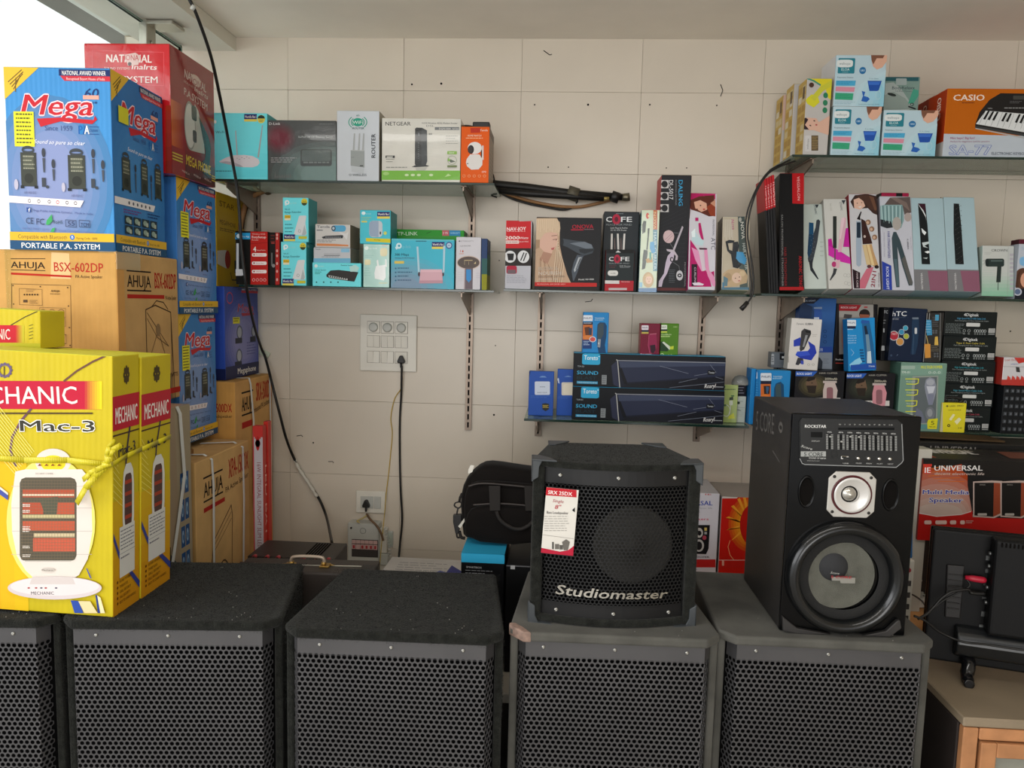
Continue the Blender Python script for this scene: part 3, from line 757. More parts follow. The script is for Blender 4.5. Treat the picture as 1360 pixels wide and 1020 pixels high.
strap(xp.root, [(xp.w/2-.12, .29, xp.h+.003), (xp.w/2-.02, .32, xp.h+.006), (xp.w/2+.004, .34, xp.h-.015), (xp.w/2+.006, .34, xp.h-.2), (xp.w/2+.003, .33, xp.h-.55)])
fl = MB(); fl.bbox(-.02, .02, xp.h+.002, xp.w/2-.06, .12, xp.h+.02, r=.003, c='7c5a36', M=Matrix.Rotation(0, 4, 'Z')); fl.build('card_flap', KRAFT, xp.root)
m_3 = box('public_address_carton', 'lower of the two narrow blue cartons stacked under the red carton', 120, 240, 406, 615, 2.32, .26, ('3a78bd', '3b82c4', '2c5f8c'), z=xp.top+.022, m=CORR, h=.415)
mega_art(m_3.R, base=('2f7ac2', '86a2d4'))
m_2 = box('public_address_carton', 'upper of the two narrow blue cartons, directly under the red carton', 120, 237, 226, 405, 2.315, .268, ('3a78bd', '3b82c4', '2c5f8c'), z=m_3.top+.001, m=CORR, h=.415)
mega_art(m_2.R, base=('2f7ac2', '86a2d4'))
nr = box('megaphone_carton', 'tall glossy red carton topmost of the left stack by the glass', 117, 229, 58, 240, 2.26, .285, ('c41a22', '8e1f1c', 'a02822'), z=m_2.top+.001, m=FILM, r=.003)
F = nr.f.view((0, 0, 4))
F.l([(490, 268), (870, 278), (870, 455), (490, 440)], 3, 'd95058', True)
F.t(565, 330, 805, 333, 40, 'NATIONAL', 'ecd9d2', .05, .05); F.t(700, 368, 832, 371, 26, 'Inalrts', 'ecd9d2', .05, .2); F.t(555, 368, 690, 371, 12, 'SOUND SYSTEMS', 'ecd0c8', .02)
F.p([(660, 292), (720, 280), (748, 300), (735, 345), (680, 350)], 'd9b8b0'); F.e(690, 340, 10, 10, '3a1a18'); F.t(663, 320, 738, 322, 28, 'IONA', 'b83a3a', .02)
F.t(560, 438, 838, 442, 34, 'P.A.SYSTEM', 'ecdcd4', .02)
F.p([(903, 230), (922, 232), (935, 470), (905, 460)], 'c96a5c')
grad_v(F, 880, 935, 560, 1000, 'a83018', '6b1c10', 6)
R = nr.R
R.fill('8e1f1c')
for i in range(7): grad_c = tuple(lin('c8601c')[k]*(1-i/6)+lin('8e1f1c')[k]*(i/6) for k in range(3)); R.r(0+i*4, 42, 4+i*4, 78, grad_c)
R.r(24, 10, 26, 11, '8e1f1c'); grad_v(R, 28, 100, 66, 100, '8e1f1c', '4a1712', 6)
R.t(30, 19, 80, 21, 7, 'NATIONAL', 'e6d2c8', .04); R.e(56, 16, 12, 4.5, 'd4bcb0'); R.t(46, 20, 68, 20, 5, 'ION', '8e1f1c', .02); R.t(52, 25, 84, 26, 3.8, 'Inalrts', 'e6d2c8', .03, .2); R.t(28, 23, 50, 24, 1.8, 'SOUND', 'd9b9ae')
R.t(28, 33, 82, 36, 6, 'P.A.SYSTEM', 'e2d0c6', .02)
R.p([(52, 36), (60, 40), (72, 62), (74, 74), (60, 75), (40, 76)], 'b9bcb2'); R.e(40, 56, 13, 20, '8f938a', n=28); R.e(40, 56, 11.4, 18, 'ccd0c8', n=28); R.rr(44, 38, 56, 50, '2f4a46', .2); R.rr(46, 58, 55, 68, '2f4a46', .2)
R.p([(60, 44), (84, 58), (90, 66), (84, 86), (70, 92), (76, 72), (70, 62)], '38423f'); R.p([(60, 84), (76, 78), (86, 88), (84, 94), (60, 88)], '4a1512'); R.e(78, 92-4, 10, 1.6, 'b9b4b0')
R.t(30, 95-6.2, 88, 95-4.6, 8, 'MEGA PHONE', 'dfc23a', .03)
for i in range(3): R.r(0, 83+i*2.4, 22, 84.2+i*2.4, 'cdb03a'); R.r(90, 90+i*2, 100, 91+i*2, 'cdb03a')
for i, x in enumerate((20, 46, 72)): R.t(x, 96, x+16, 97, 1.6, 'MODEL-H', 'd8c8c0', .02)
sx = box('loudspeaker_carton', 'tan speaker carton against the wall under the violet-blue megaphone carton', 210, 317, 521, 900, 2.62, .35, ('d29c54', 'cfa064', 'c4965a'), z=.4405, m=KRAFT, r=.004, h=.762)
F = sx.f.view((225, 400, 5.1)); F.t(240, 752, 424, 752, 58, 'SRX-500DX', 'b02c22', .03); F.t(240, 790, 426, 790, 20, 'PA Loudspeaker', '3a2c22', .02)
R = sx.R
ahuja(R, 16, 5.5, 46, 17, 'SRX-500DX', 54, 98, 11.8); R.r(16, 20, 42, 23, 'b02c22'); R.t(46, 17.5, 97, 14.5, 2.8, 'Professional PA Loudspeaker', '3a2c22')
R.l([(62, 30), (92, 24), (92, 84), (62, 96), (62, 30)], .6, '6a5034'); R.o(78, 40, 12, 8, .8, '6a5034'); R.o(78, 68, 13, 12, .8, '6a5034'); R.e(78, 68, 10, 9.6, '967a58'); R.t(70, 92, 94, 88, 4, '60 WATTS', '3a2c22', .02); R.p([(60, 97), (100, 90), (100, 97), (60, 100)], 'b02c22')
strap(sx.root, [(sx.w/2-.06, .12, sx.h+.003), (sx.w/2, .125, sx.h+.004), (sx.w/2+.004, .13, sx.h-.02), (sx.w/2+.006, .15, sx.h-.16), (sx.w/2+.003, .15, sx.h-.5)], .012)
strap(sx.root, [(sx.w/2-.06, .31, sx.h+.003), (sx.w/2+.003, .32, sx.h-.005), (sx.w/2+.004, .325, sx.h-.3), (sx.w/2+.003, .32, sx.h-.7)], .012)
mp = box('megaphone_carton', 'violet-blue carton with megaphone pictures under the shelf corner by the wall', 262, 300, 380, 528, 2.645, .30, ('2a4aa4', '3b4f9e', '2a3f80'), z=sx.top+.0035, m=CORR)
R = mp.R
for i in range(6): t = i/5; R.e(55, 58, 60*(1-.5*t), 46*(1-.5*t), tuple(lin('4353a6')[k]*(1-t)+lin('8688bd')[k]*t for k in range(3)), n=24)
R.r(38, .5, 100, 3.4, '2a3f7e'); R.r(48, 3.4, 100, 6, 'c03040'); R.t(50, 3.2, 96, 3.2, 1.8, 'NATIONAL AWARD', WHT); R.o(14, 12, 9, 6.5, 1.4, 'b84a60')
R.t(36, 27, 84, 27, 9, 'Mega', 'f0d0d8', .05, .28); R.t(36, 27, 84, 27, 9, 'Mega', 'b03044', .02, .28); R.p([(46, 28.5), (86, 28.5), (86, 31), (50, 32)], 'b03044')
R.r(22, 33, 42, 40, 'dcd62e'); R.lines(24, 34, 40, 39, 2, '5a5a20')
for x, y, s_ in ((38, 50, 1), (82, 50, .9), (36, 76, 1)):
    R.e(x+3, y, 9*s_, 8*s_, '5b6278'); R.e(x+3, y, 6*s_, 6*s_, 'a9aeba'); R.r(x-10*s_, y+6, x+10*s_, y+12, '24283a')
R.lines(62, 62, 92, 78, 5, '4e5590', .3); R.r(0, 86, 100, 100, '1f2550'); R.t(34, 96, 90, 96, 6.5, 'Megaphone', WHT, .03)
mp.F.r(0, 88, 100, 100, '1c2450')
ys = box('megaphone_carton', 'yellow megaphone carton seen edge-on below the top left shelf', 262, 289, 254, 375, 2.74, .245, ('c9a41c', 'c8a224', 'b0901c'), z=mp.top+.001, m=CARD)
R = ys.R
R.t(10, 14, 62, 15, 6, 'STAR', '5a4012', .02); R.t(10, 33, 66, 34, 5, 'MEGAPHONE', '5a4012'); R.lines(10, 37, 70, 41, 2, '6a5018')
R.p([(0, 62), (30, 60), (40, 64), (40, 76), (30, 80), (0, 76)], 'd9d6d0'); R.e(36, 70, 10, 10, 'a83a30'); R.r(60, 70, 74, 84, '2a2a2a'); R.l([(45, 84), (50, 92), (64, 92), (70, 84)], 1.2, '2a2a2a')
# long slim tube-light cartons leaning in the corner
def slim(label, x0, x1, yt, Y, c, d=.03, h=.84, cy=0, rb='c5302c'):
    b = box('tube_light_carton', label, x0, x1, yt, 800, Y, d, c, z=.4405, h=None, m=CARD)
    return b
s1 = slim('long slim white and red tube light carton standing by the wall', 338, 351, 566, 2.52, ('b9b4bc', 'c53a2e', 'c33b38'))
s1.F.r(0, 0, 100, 6, 'c33b38'); s1.F.r(20, 4, 80, 7, 'c33b38'); s1.F.t(38, 9, 38, 85, 40/1, ' ', 'c33')
q = s1.F
q.o(50, 9.5, 26, 2, 6, 'b02c2c'); q.t(40, 20, 40, 80, 2.2, '16W INTEGRAL SUNLIGHT SLIM LED BATTEN', '8a4048'); q.r(0, 95, 100, 100, 'c33b38'); q.r(0, 3, 12, 100, 'b8444a')
s1.R.t(60, 22, 60, 82, 3, 'LED BATTEN', 'f0c0b0')
s2 = slim('second long slim red carton tucked behind the white and red one', 352, 358, 560, 2.57, ('c5342c', 'c43a2e', 'b03430'), d=.03)
# ------------------------------------------------------------------ top left shelf
ZTL, ZL, ZM, ZMB, ZTR, ZR2, ZLR = 1.9145, 1.5465, 1.5525, 1.0965, 2.0235, 1.5575, 1.0965
B1, B2, B3, B4, B5, B6, B7, B8 = (280, 140, 7.556), (440, 140, 6.182), (300, 255, 7.556), (470, 265, 7.158), (660, 225, 6.0), (835, 225, 6.0), (1010, 60, 5.667), (1160, 100, 6.8)
D1, D2, D3, D4, D5, D6, D7, D8 = (1005, 225, 5.829), (1160, 250, 6.8), (985, 390, 6.374), (1150, 400, 5.667), (690, 405, 6.181), (840, 420, 6.476), (1190, 580, 4.635), (590, 600, 4.438)
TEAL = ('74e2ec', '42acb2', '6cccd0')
def no1(a, x0, y0, x1, y1, txt="World's No.1"):
    a.r(x0, y0, x1, y0+(y1-y0)*.68, '1f2368'); a.r(x0, y0+(y1-y0)*.68, x1, y1, 'e0d060')
    a.t(x0+(x1-x0)*.06, y0+(y1-y0)*.52, x1-(x1-x0)*.05, y0+(y1-y0)*.52, (y1-y0)*.34, txt, WHT, .02)
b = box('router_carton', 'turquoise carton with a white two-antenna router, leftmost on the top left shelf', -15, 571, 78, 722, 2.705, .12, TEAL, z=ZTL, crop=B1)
f = b.f
grad_v(f, -20, 572, 400, 722, '74e2ec', '62d6e2', 4)
no1(f, 335, 88, 462, 162); f.e(506, 138, 39, 42, 'd9cc58'); f.p([(468, 132), (478, 108), (506, 96), (534, 108), (544, 132)], '2a3a34'); f.lines(485, 146, 530, 172, 2, '6a6a30', .4)
f.e(45, 165, 12, 18, WHT); f.t(48, 280, 135, 280, 24, 'Wi-Fi', '2a6a78')
f.p([(244, 255), (254, 252), (272, 505), (260, 505)], 'b3b6b8'); f.p([(514, 200), (524, 202), (484, 525), (468, 520)], 'a8acae')
f.p([(85, 562), (150, 525), (230, 500), (340, 497), (420, 508), (480, 540), (492, 575), (470, 605), (420, 622), (330, 620), (250, 610), (160, 585), (95, 575)], 'd6d3d8')
f.p([(92, 572), (160, 588), (250, 612), (330, 622), (300, 600), (225, 568), (150, 560)], 'b2aeb8')
for i in range(6): f.e(265+i*24, 530-i*3+(i % 2)*14, 7, 3, '8a9098')
f.lines(50, 655, 215, 672, 1, '3a7a84', .5)
b = box('switch_carton', 'dark shrink-wrapped network switch carton with wine-red patch', 575, 1258, 152, 728, 2.706, .16, ('474b4c', '33383a', '40403c'), z=ZTL, crop=B1, m=FILM)
f = b.f
for i in range(6): t = i/5; f.e(1150, 700, 620*(1-.6*t), 380*(1-.6*t), tuple(lin('454a4a')[k]*(1-t)+lin('6a8480')[k]*t for k in range(3)), n=24)
for i in range(6): t = i/5; f.e(690, 330, 170*(1-.5*t), 170*(1-.6*t), tuple(lin('4a4648')[k]*(1-t)+lin('6c2434')[k]*t for k in range(3)), n=20)
f.t(585, 196, 698, 196, 24, 'D-Link', 'dcdcdc', .03); f.lines(1090, 185, 1240, 196, 1, '7a8080', .5)
f.t(880, 326, 1225, 328, 20, '16-Port 10/100 Desktop Switch', 'c5cccc', .01)
f.rr(900, 440, 1215, 610, '3c4442', .12); f.rr(915, 450, 1200, 560, '566260', .1); f.r(915, 560, 1205, 600, '3a4040'); f.lines(930, 565, 1190, 590, 1, '707a78', .6, .05)
f.lines(605, 525, 880, 585, 3, 'a8a8aa', .3, .3, 4)
for i in range(9): f.p([(640+i*19, 725), (648+i*19, 660+(i*37 % 40)), (654+i*19, 725)], '6a6c6a')
b = box('router_carton', 'tall white carton with a green signal emblem and vertical lettering', 45, 392, 44, 602, 2.706, .15, ('c8ced4', 'a9a596', 'b9b9b0'), z=ZTL, crop=B2)
f = b.f
for s_ in (-1, 1):
    for r_ in (54, 74):
        f.l([(218+s_*r_*math.cos(t), 138+r_*.75*math.sin(t)) for t in [(-.8+.2*i) for i in range(9)]], 7, '2f9a80')
f.e(218, 138, 46, 34, '2f9a80'); f.t(176, 152, 258, 152, 26, 'WiFi', 'd8e4e0', .03); f.t(205, 92, 232, 88, 14, '4G', '2f7a70', .02); f.t(174, 196, 270, 196, 16, 'ROUTER', '2a5a5a', .04)
for x in (184, 226, 260): f.p([(x+2, 230), (x+12, 230), (x+8, 370), (x-8, 370)], 'a9adad')
f.p([(160, 368), (272, 372), (272, 512), (160, 495)], '9aa09f'); f.p([(162, 372), (180, 366), (272, 370), (268, 376)], 'b5baba'); f.r(235, 492, 262, 500, '33383a'); f.lines(165, 425, 190, 432, 1, '6a7070'); f.p([(164, 500), (270, 518), (262, 560), (168, 545)], 'bcc2c6')
f.t(146, 580, 290, 580, 18, 'O WIRELESS', '50585c'); f.t(362, 430, 362, 234, 33, 'ROUTER', '23282e', .035)
b = box('modem_carton', 'wide white carton with a black upright modem and green foot band', 413, 1057, 106, 610, 2.706, .15, ('cdcbc2', 'a8a08c', 'c2b9a4'), z=ZTL, crop=B2, m=FILM)
f = b.f
f.r(413, 535, 1060, 612, '6fb036'); f.t(445, 165, 652, 165, 30, 'NETGEAR', '2e3132', .02); f.t(745, 152, 1036, 154, 14, 'N150 Wireless ADSL Modem Router', '55585a', .01)
f.t(780, 175, 845, 175, 14, 'DSL', '6a6c6c'); f.r(850, 178, 1050, 202, '5f6466'); f.t(885, 197, 1045, 198, 12, 'DGN1000  N150', 'd8d8d2', .01)
f.p([(688, 190), (700, 182), (745, 184), (786, 205), (788, 460), (770, 500), (695, 500), (686, 480)], '24292c'); f.p([(740, 186), (786, 206), (788, 460), (775, 495), (740, 500)], '343a3e')
for i in range(8): f.r(712, 305+i*18, 720, 312+i*18, '5f676a')
f.r(714, 225, 724, 250, '59616a'); f.p([(660, 505), (690, 492), (780, 490), (806, 496), (790, 502), (690, 508)], '2a2f32'); f.p([(690, 512), (790, 508), (770, 535), (700, 535)], 'b2b2aa')
f.t(800, 242, 830, 242, 14, 'ADSL', '3a3c3c', .03); f.lines(940, 250, 1040, 330, 4, '8b8e88', .2, .3); f.rr(952, 375, 1032, 402, '7aa83c', .2); f.t(970, 396, 1010, 396, 12, 'EASY', 'dfe6cc', .02)
f.o(992, 450, 39, 37, 4, '8a9a7a'); f.p([(958, 440), (985, 445), (1020, 462), (980, 470)], '3a4a3a'); f.p([(958, 430), (980, 448), (960, 462)], '7ab03c'); f.r(952, 492, 1032, 508, '6a7a4a'); f.lines(450, 505, 630, 522, 1, '8b8e88')
f.r(446, 412, 522, 432, '2a2c2c'); f.r(455, 418, 505, 432, 'b2b2aa'); f.lines(450, 440, 520, 480, 2, '77786f', .25); f.lines(955, 510, 1030, 520, 1, '9a9a90')
for x, w_ in ((600, 34), (650, 36), (700, 34), (800, 34)): f.e(x+20, 572, w_/2, 10, 'c5dca8')
f.e(450, 560, 26, 14, '9cc870'); f.p([(930, 590), (960, 560), (985, 578), (960, 582)], 'b5d890')
b = box('camera_carton', 'bright orange carton with a round-headed white indoor camera', 1060, 1292, 175, 612, 2.706, .17, ('dd5a10', '9a8878', 'a85a30'), z=ZTL, crop=B2)
f = b.f
f.t(1220, 212, 1285, 212, 16, 'Tenda', 'ecd8c4', .02); f.p([(1142, 185), (1225, 185), (1222, 224), (1145, 226)], 'b8321c'); f.t(1120, 256, 1232, 256, 15, 'HOME WATCH', 'f0d8c0', .02); f.lines(1105, 266, 1250, 278, 1, 'f0c8a0', .4)
f.p([(1112, 440), (1140, 402), (1215, 402), (1242, 440), (1240, 490), (1210, 525), (1150, 528), (1115, 500), (1106, 470)], 'dad6d2'); f.e(1178, 350, 58, 50, 'e0dcd8'); f.e(1146, 362, 26, 36, '2f2c2c'); f.e(1140, 362, 18, 28, '3e3a3a')
f.p([(1238, 330), (1250, 330), (1250, 450), (1238, 440)], 'd5d0cc'); f.p([(1228, 370), (1238, 365), (1238, 420), (1228, 430)], '4a2c20'); f.e(1120, 478, 6, 4, '4a4644')
for i in range(5): f.o(1090+i*42, 580, 12, 11, 3, 'e8a878')
f.t(1236, 553, 1270, 553, 14, 'CP3', 'f2e0d0', .03)
b.R.r(0, 0, 100, 14, '6a5a50'); b.R.lines(20, 40, 80, 90, 7, 'bcae9c', .3)
# loose adapter on top of the orange carton
p0 = b.M @ Vector((0, .02, b.h))
ad = empty('power_adapter', (p0.x-.01, p0.y+.03, p0.z), 'small black power adapter lying on the orange camera carton', 'adapter')
mb = MB(); mb.bbox(-.005, -.012, .001, .055, .03, .026, r=.004, seg=2); mb.build('case', mat('black_plastic', '1c1a1a', .45), ad)
mb = MB(); mb.tube(smooth_curve([(-.0, .01, .012), (-.03, .0, .014), (-.055, .006, .008), (-.04, .03, .006), (-.01, .03, .008)], 5), .0035, 6); mb.build('cord', MATS['black_plastic'], ad)
mb = MB(); mb.bbox(-.058, -.006, .0025, -.032, .010, .016, r=.003); tag(mb.build('paper_tag', mat('brown_paper', '7a4a2c', .8), ad), 'small brown cardboard tab')

# ------------------------------------------------------------------ lower left shelf
rb_ = ('17130f', '17130f', '2a1512')
b = box('router_carton', 'black and red carton with a single-antenna router, first on the lower left shelf', 100, 422, 396, 928, 2.706, .10, ('15130f', '3a1412', '241512'), z=ZL, crop=B3, m=CARD)
f = b.f
f.r(248, 396, 424, 930, 'b9231c'); f.r(70, 410, 246, 474, '2a9ad0'); f.e(128, 442, 34, 32, '2f5a6c'); f.e(128, 442, 22, 22, 'c5d6dc'); f.t(165, 455, 235, 455, 16, 'Free App', 'e8f2f6', .02)
f.r(106, 515, 130, 780, 'c9cccf'); f.rr(60, 775, 182, 840, 'd5d6d8', .3)
f.t(262, 428, 395, 430, 15, 'Wireless N150', 'e8c2ba'); f.t(262, 462, 403, 464, 22, 'EasySetup', 'f4e4e0', .03); f.t(262, 488, 330, 488, 15, 'Router', 'e8c2ba'); f.l([(248, 520), (420, 508)], 4, '8a1512')
f.t(275, 600, 305, 600, 52, '4', WHT, .03); f.t(310, 590, 398, 590, 12, 'Advanced Functions', 'f0c8c0', .02)
for i in range(3): f.rr(262, 614+i*84, 410, 648+i*84, 'f0e6e2', .3); f.e(284, 630+i*84, 8, 8, 'a03028'); f.t(302, 637+i*84, 380, 637+i*84, 12, ('One Button', 'Guest Net', 'Wifi Boost')[i], 'c05048')
for i in range(4): f.o(280+i*37, 882, 14, 15, 3, 'f0d0cc')
b = box('router_carton', 'narrow black and red carton squeezed beside the single-antenna router carton', 428, 556, 408, 932, 2.72, .10, ('171310', '3a1412', '241512'), z=ZL, crop=B3)
f = b.f; f.r(498, 408, 538, 932, 'b0231d'); f.lines(450, 430, 490, 520, 3, '6a2a24'); f.r(455, 610, 468, 740, '6a6a6a'); f.e(478, 740, 16, 18, '8a8888'); f.r(455, 505, 488, 520, '9a3a34')
for y in (430, 465, 590, 640, 718, 796, 880): f.e(514, y, 10, 15, 'd9a8a0')
def extender(a, x, y):
    a.e(x+40, y+45, 24, 24, 'e8f4f4'); a.p([(x+16, y+68), (x+30, y+40), (x+44, y+55), (x+30, y+80)], 'e8f4f4'); a.e(x+42, y+45, 10, 10, '74e2ec'); a.t(x+64, y+60, x+138, y+60, 20, 'tp-link', 'a8dcdc', .01)
    a.e(x+213, y+40, 31, 36, 'd8c83c'); a.p([(x+184, y+48), (x+242, y+48), (x+232, y+70), (x+213, y+78), (x+194, y+70)], '3a4a2c'); a.t(x+200, y+40, x+226, y+40, 12, 'N', '3a4a2c', .02)
    a.t(x+18, y+122, x+70, y+122, 16, 'Wi-Fi', '1c5a68', .01); a.t(x+18, y+152, x+184, y+150, 18, 'Range Extender', '1c5a68', .02)
    a.r(x+16, y+172, x+76, y+224, 'e8e2c0'); a.r(x+16, y+172, x+76, y+204, 'dcb830'); a.t(x+22, y+196, x+70, y+196, 12, '300 Mbps', '5a4a20', .01)
    a.p([(x+160, y+186), (x+168, y+178), (x+225, y+176), (x+234, y+184), (x+224, y+250), (x+238, y+360), (x+220, y+378), (x+110, y+370), (x+112, y+352)], 'd8dcde')
    a.p([(x+214, y+270), (x+234, y+350), (x+222, y+376), (x+190, y+374)], 'b2babd'); a.o(x+165, y+332, 13, 16, 3, '6a7e86')
    for i in range(3): a.lines(x+20, y+262+i*36, x+105, y+278+i*36, 1, '2a7a80', .5, .2, i)
    no1(a, x+8, y+366, x+122, y+434); a.rr(x+156, y+384, x+240, y+412, 'c9c23a', .2)
exg = 'small range extender cartons, one on the other'
b = box('extender_carton', 'lower turquoise range extender carton standing on the shelf', 555, 808, 503, 934, 2.705, .10, TEAL, z=ZL, crop=B3)
extender(b.f, 560, 505); e0 = b
b.R.e(20, 8, 12, 3, '8ad0d0'); b.R.lines(20, 30, 80, 90, 9, '5ab0b2', .2)
b = box('extender_carton', 'upper turquoise range extender carton on top of its twin', 572, 830, 58, 498, 2.707, .10, TEAL, z=b.top+.001, crop=B3)
extender(b.f, 574, 60)
b = box('switch_carton', 'flat turquoise five-port switch carton lying under two white ones', 868, 1358, 712, 940, 2.708, .14, TEAL, z=ZL, crop=B3)
f = b.f
f.e(905, 742, 17, 17, 'dff0ee'); f.t(930, 752, 985, 752, 14, 'tp-link', 'c0e4e2', .01); f.t(892, 790, 1005, 790, 15, '5-Port Switch', '1c5a60', .01); f.lines(892, 800, 960, 832, 2, '2a8a80', .4); f.t(1155, 740, 1270, 742, 12, 'Desktop Switch', '1c4a50', .02)
f.p([(1008, 830), (1050, 788), (1130, 782), (1330, 805), (1290, 900), (1220, 892), (1040, 865), (1010, 850)], '33302f'); f.p([(1030, 835), (1220, 868), (1222, 885), (1036, 858)], 'c5c8c6')
for i in range(8): f.r(1042+i*22, 842+i*3, 1056+i*22, 856+i*3, '3a3a3a')
for i in range(4): f.e(910+i*72, 905, 8, 8, '2a6a6a')
f.p([(1240, 750), (1300, 730), (1340, 760), (1320, 800), (1250, 800)], 'b5dcd8')
t1 = b.top
b = box('switch_carton', 'thin white and pale blue carton between two other switch cartons', 880, 1250, 560, 716, 2.712, .12, ('c2c5ca', 'a49a8a', 'b5b8bc'), z=t1+.001, crop=B3)
f = b.f; f.r(880, 665, 1252, 716, '6fb2d2'); f.t(895, 580, 950, 580, 12, 'Tenda', '50586a', .02); f.r(985, 615, 1145, 640, 'b2b5ba'); f.r(985, 636, 1145, 641, '5a6068'); f.rr(1155, 568, 1240, 606, '8abfdc', .2); f.lines(960, 648, 1140, 660, 1, '8a929a')
t1 = b.top
b = box('switch_carton', 'white switch carton with an orange stripe, topmost of three stacked', 897, 1248, 325, 556, 2.71, .13, ('cdcbc8', '9c8c76', 'b5a896'), z=t1+.001, crop=B3)
f = b.f; f.t(915, 360, 1042, 360, 24, 'Tenda', '454850', .03); f.rr(1060, 335, 1205, 398, '58a8d0', .4); f.e(1080, 365, 22, 26, '3a4a5a'); f.e(1080, 365, 12, 15, 'b5c5cc'); f.lines(912, 378, 975, 400, 1, '70737a', .5)
f.p([(962, 452), (1000, 440), (1180, 432), (1172, 465), (975, 468)], '3a3c40'); 
for i in range(8): f.r(1000+i*20, 448, 1012+i*20, 460, '8a8c90')
f.lines(915, 480, 1110, 512, 2, '7a7c80', .4); f.p([(912, 516), (1080, 520), (1230, 530), (1230, 545), (912, 540)], 'd58a58')
f.p([(1130, 400), (1200, 420), (1230, 400), (1215, 480), (1180, 440)], 'dadada')
b = box('extender_carton', 'pale washed-out turquoise carton with a two-antenna extender', 88, 336, 425, 828, 2.706, .10, ('a5cfc6', '2f8a8c', '70b0a8'), z=ZL, crop=B4, m=FILM)
f = b.f
f.e(120, 462, 20, 18, 'e0eeea'); f.t(145, 472, 222, 472, 16, 'tp-link', 'dceae4', .01); f.rr(250, 460, 318, 540, 'd9cfa0', .3); f.r(268, 430, 316, 440, 'cfa89a'); f.rr(102, 570, 158, 622, 'dcd6a8', .2)
f.p([(215, 580), (230, 572), (240, 640), (222, 640)], 'e2e8e6'); f.p([(296, 565), (312, 570), (314, 640), (298, 640)], 'e2e8e6'); f.p([(210, 632), (300, 620), (304, 740), (285, 770), (200, 752), (195, 700)], 'e5eae9'); f.lines(240, 790, 320, 808, 1, 'c8c890', .5); f.lines(105, 530, 190, 560, 2, '8abcb2', .3); f.lines(100, 650, 160, 740, 4, '8abcb2', .2)
f.l([(90, 430), (330, 440), (336, 825)], 3, 'cfe6e0'); t1 = b.top
b = box('router_carton', 'small bright turquoise carton balanced on the washed-out one', 57, 348, 102, 412, 2.709, .12, ('4cc4d6', '2f949c', '46a8b0'), z=t1+.001, crop=B4, ang=.02)
f = b.f
f.e(92, 130, 19, 16, 'e0f2f4'); f.t(115, 140, 165, 142, 13, 'tp-link', 'b8e0e4', .01); no1(f, 222, 116, 342, 182); f.lines(75, 168, 170, 200, 2, 'a8c878', .35); f.rr(72, 202, 126, 218, 'd0cc70', .2)
f.rr(146, 202, 272, 358, 'c3cbd2', .25); f.p([(146, 230), (165, 205), (235, 203), (235, 356), (160, 350), (148, 330)], '9aabc2'); f.r(246, 306, 258, 332, '2a3034'); f.e(298, 320, 16, 17, 'c9d268'); f.p([(115, 366), (348, 374), (348, 412), (115, 398)], 'd9cc2c'); f.t(190, 388, 250, 391, 11, '3G/4G', '5a5a2a', .02)
g_ = box('router_carton', 'green carton whose top shows behind the blue two-antenna router carton', 384, 1040, 290, 850, 2.86, .10, ('2f9a30', '1c6a28', '3aa83a'), z=ZL, crop=B4)
f = g_.f; f.t(414, 342, 606, 340, 34, 'TP-LINK', 'd0e6cc', .035); f.r(840, 292, 905, 348, 'c9606a'); f.t(846, 330, 894, 330, 22, '3 YR', 'f0d8d8', .03); f.r(908, 288, 1012, 350, '2f8ac2'); f.t(915, 328, 1008, 328, 18, 'WARRANTY', '9cd0ea', .02); f.l([(690, 322), (735, 305)], 4, '1c4a1c')
f.r(384, 345, 1000, 372, '3a9a3a')
b = box('router_carton', 'wide blue turquoise carton with a pink-lit two-antenna router', 352, 950, 378, 848, 2.705, .09, ('45b4cc', '2a8c98', '6ac8d0'), z=ZL, crop=B4)
f = b.f
for i in range(7): t = i/6; f.e(500, 900, 520*(1-.7*t), 400*(1-.6*t), tuple(lin('45b4cc')[k]*(1-t)+lin('7f98b0')[k]*t for k in range(3)), n=28)
f.l([(354, 382), (948, 388)], 5, '7ac8c8')
f.e(428, 440, 27, 28, 'cfe8ee'); f.p([(392, 456), (408, 440), (424, 460), (405, 478)], 'cfe8ee'); f.e(430, 440, 11, 11, '38a0b8'); f.t(452, 462, 544, 462, 28, 'tp-link', '78c2d2', .01)
f.lines(590, 392, 690, 404, 1, '2a5060', .6, .05); no1(f, 742, 404, 862, 470); f.e(905, 436, 31, 33, '3a4a8a'); f.e(905, 436, 22, 23, 'b0cce0'); f.t(892, 444, 918, 444, 14, 'AP', '2a4a80', .02)
f.t(390, 534, 524, 534, 22, '300 Mbps', '1c4a5a', .03); f.t(390, 562, 578, 562, 14, 'Wireless N Wi-Fi Router', '2a5a6a', .01); f.rr(386, 584, 478, 610, 'd8c060', .2)
for i in range(4): f.e(398, 655+i*38, 8, 8, '3a6a88'); f.lines(416, 648+i*38, 560, 664+i*38, 1, '3a5a78', .5, .3, i)
f.p([(596, 448), (614, 448), (628, 690), (610, 700)], 'aed0de'); f.p([(850, 440), (870, 440), (862, 690), (846, 700)], 'aed0de')
f.e(620, 710, 10, 22, '4a3a44'); f.e(848, 712, 10, 18, '4a3a44'); f.p([(634, 664), (838, 664), (846, 796), (622, 798)], 'd3a9b4'); f.p([(622, 770), (846, 768), (846, 796), (622, 798)], 'bd929e'); f.p([(634, 664), (838, 664), (840, 690), (631, 690)], 'dcb6c0')
b2 = box('groomer_carton', 'blue and olive carton showing only its edge at the shelf end', 1205, 1262, 372, 858, 2.70, .12, ('2a3f68', '1f3a68', '2a4a78'), z=ZL, crop=B4, ang=.0)
b2.f.r(1215, 560, 1280, 720, '2f5a58'); b2.f.r(1215, 710, 1280, 860, '8a8a1c'); b2.R.r(0, 30, 100, 70, '2a6a58'); b2.R.r(0, 70, 100, 100, '9a9420')
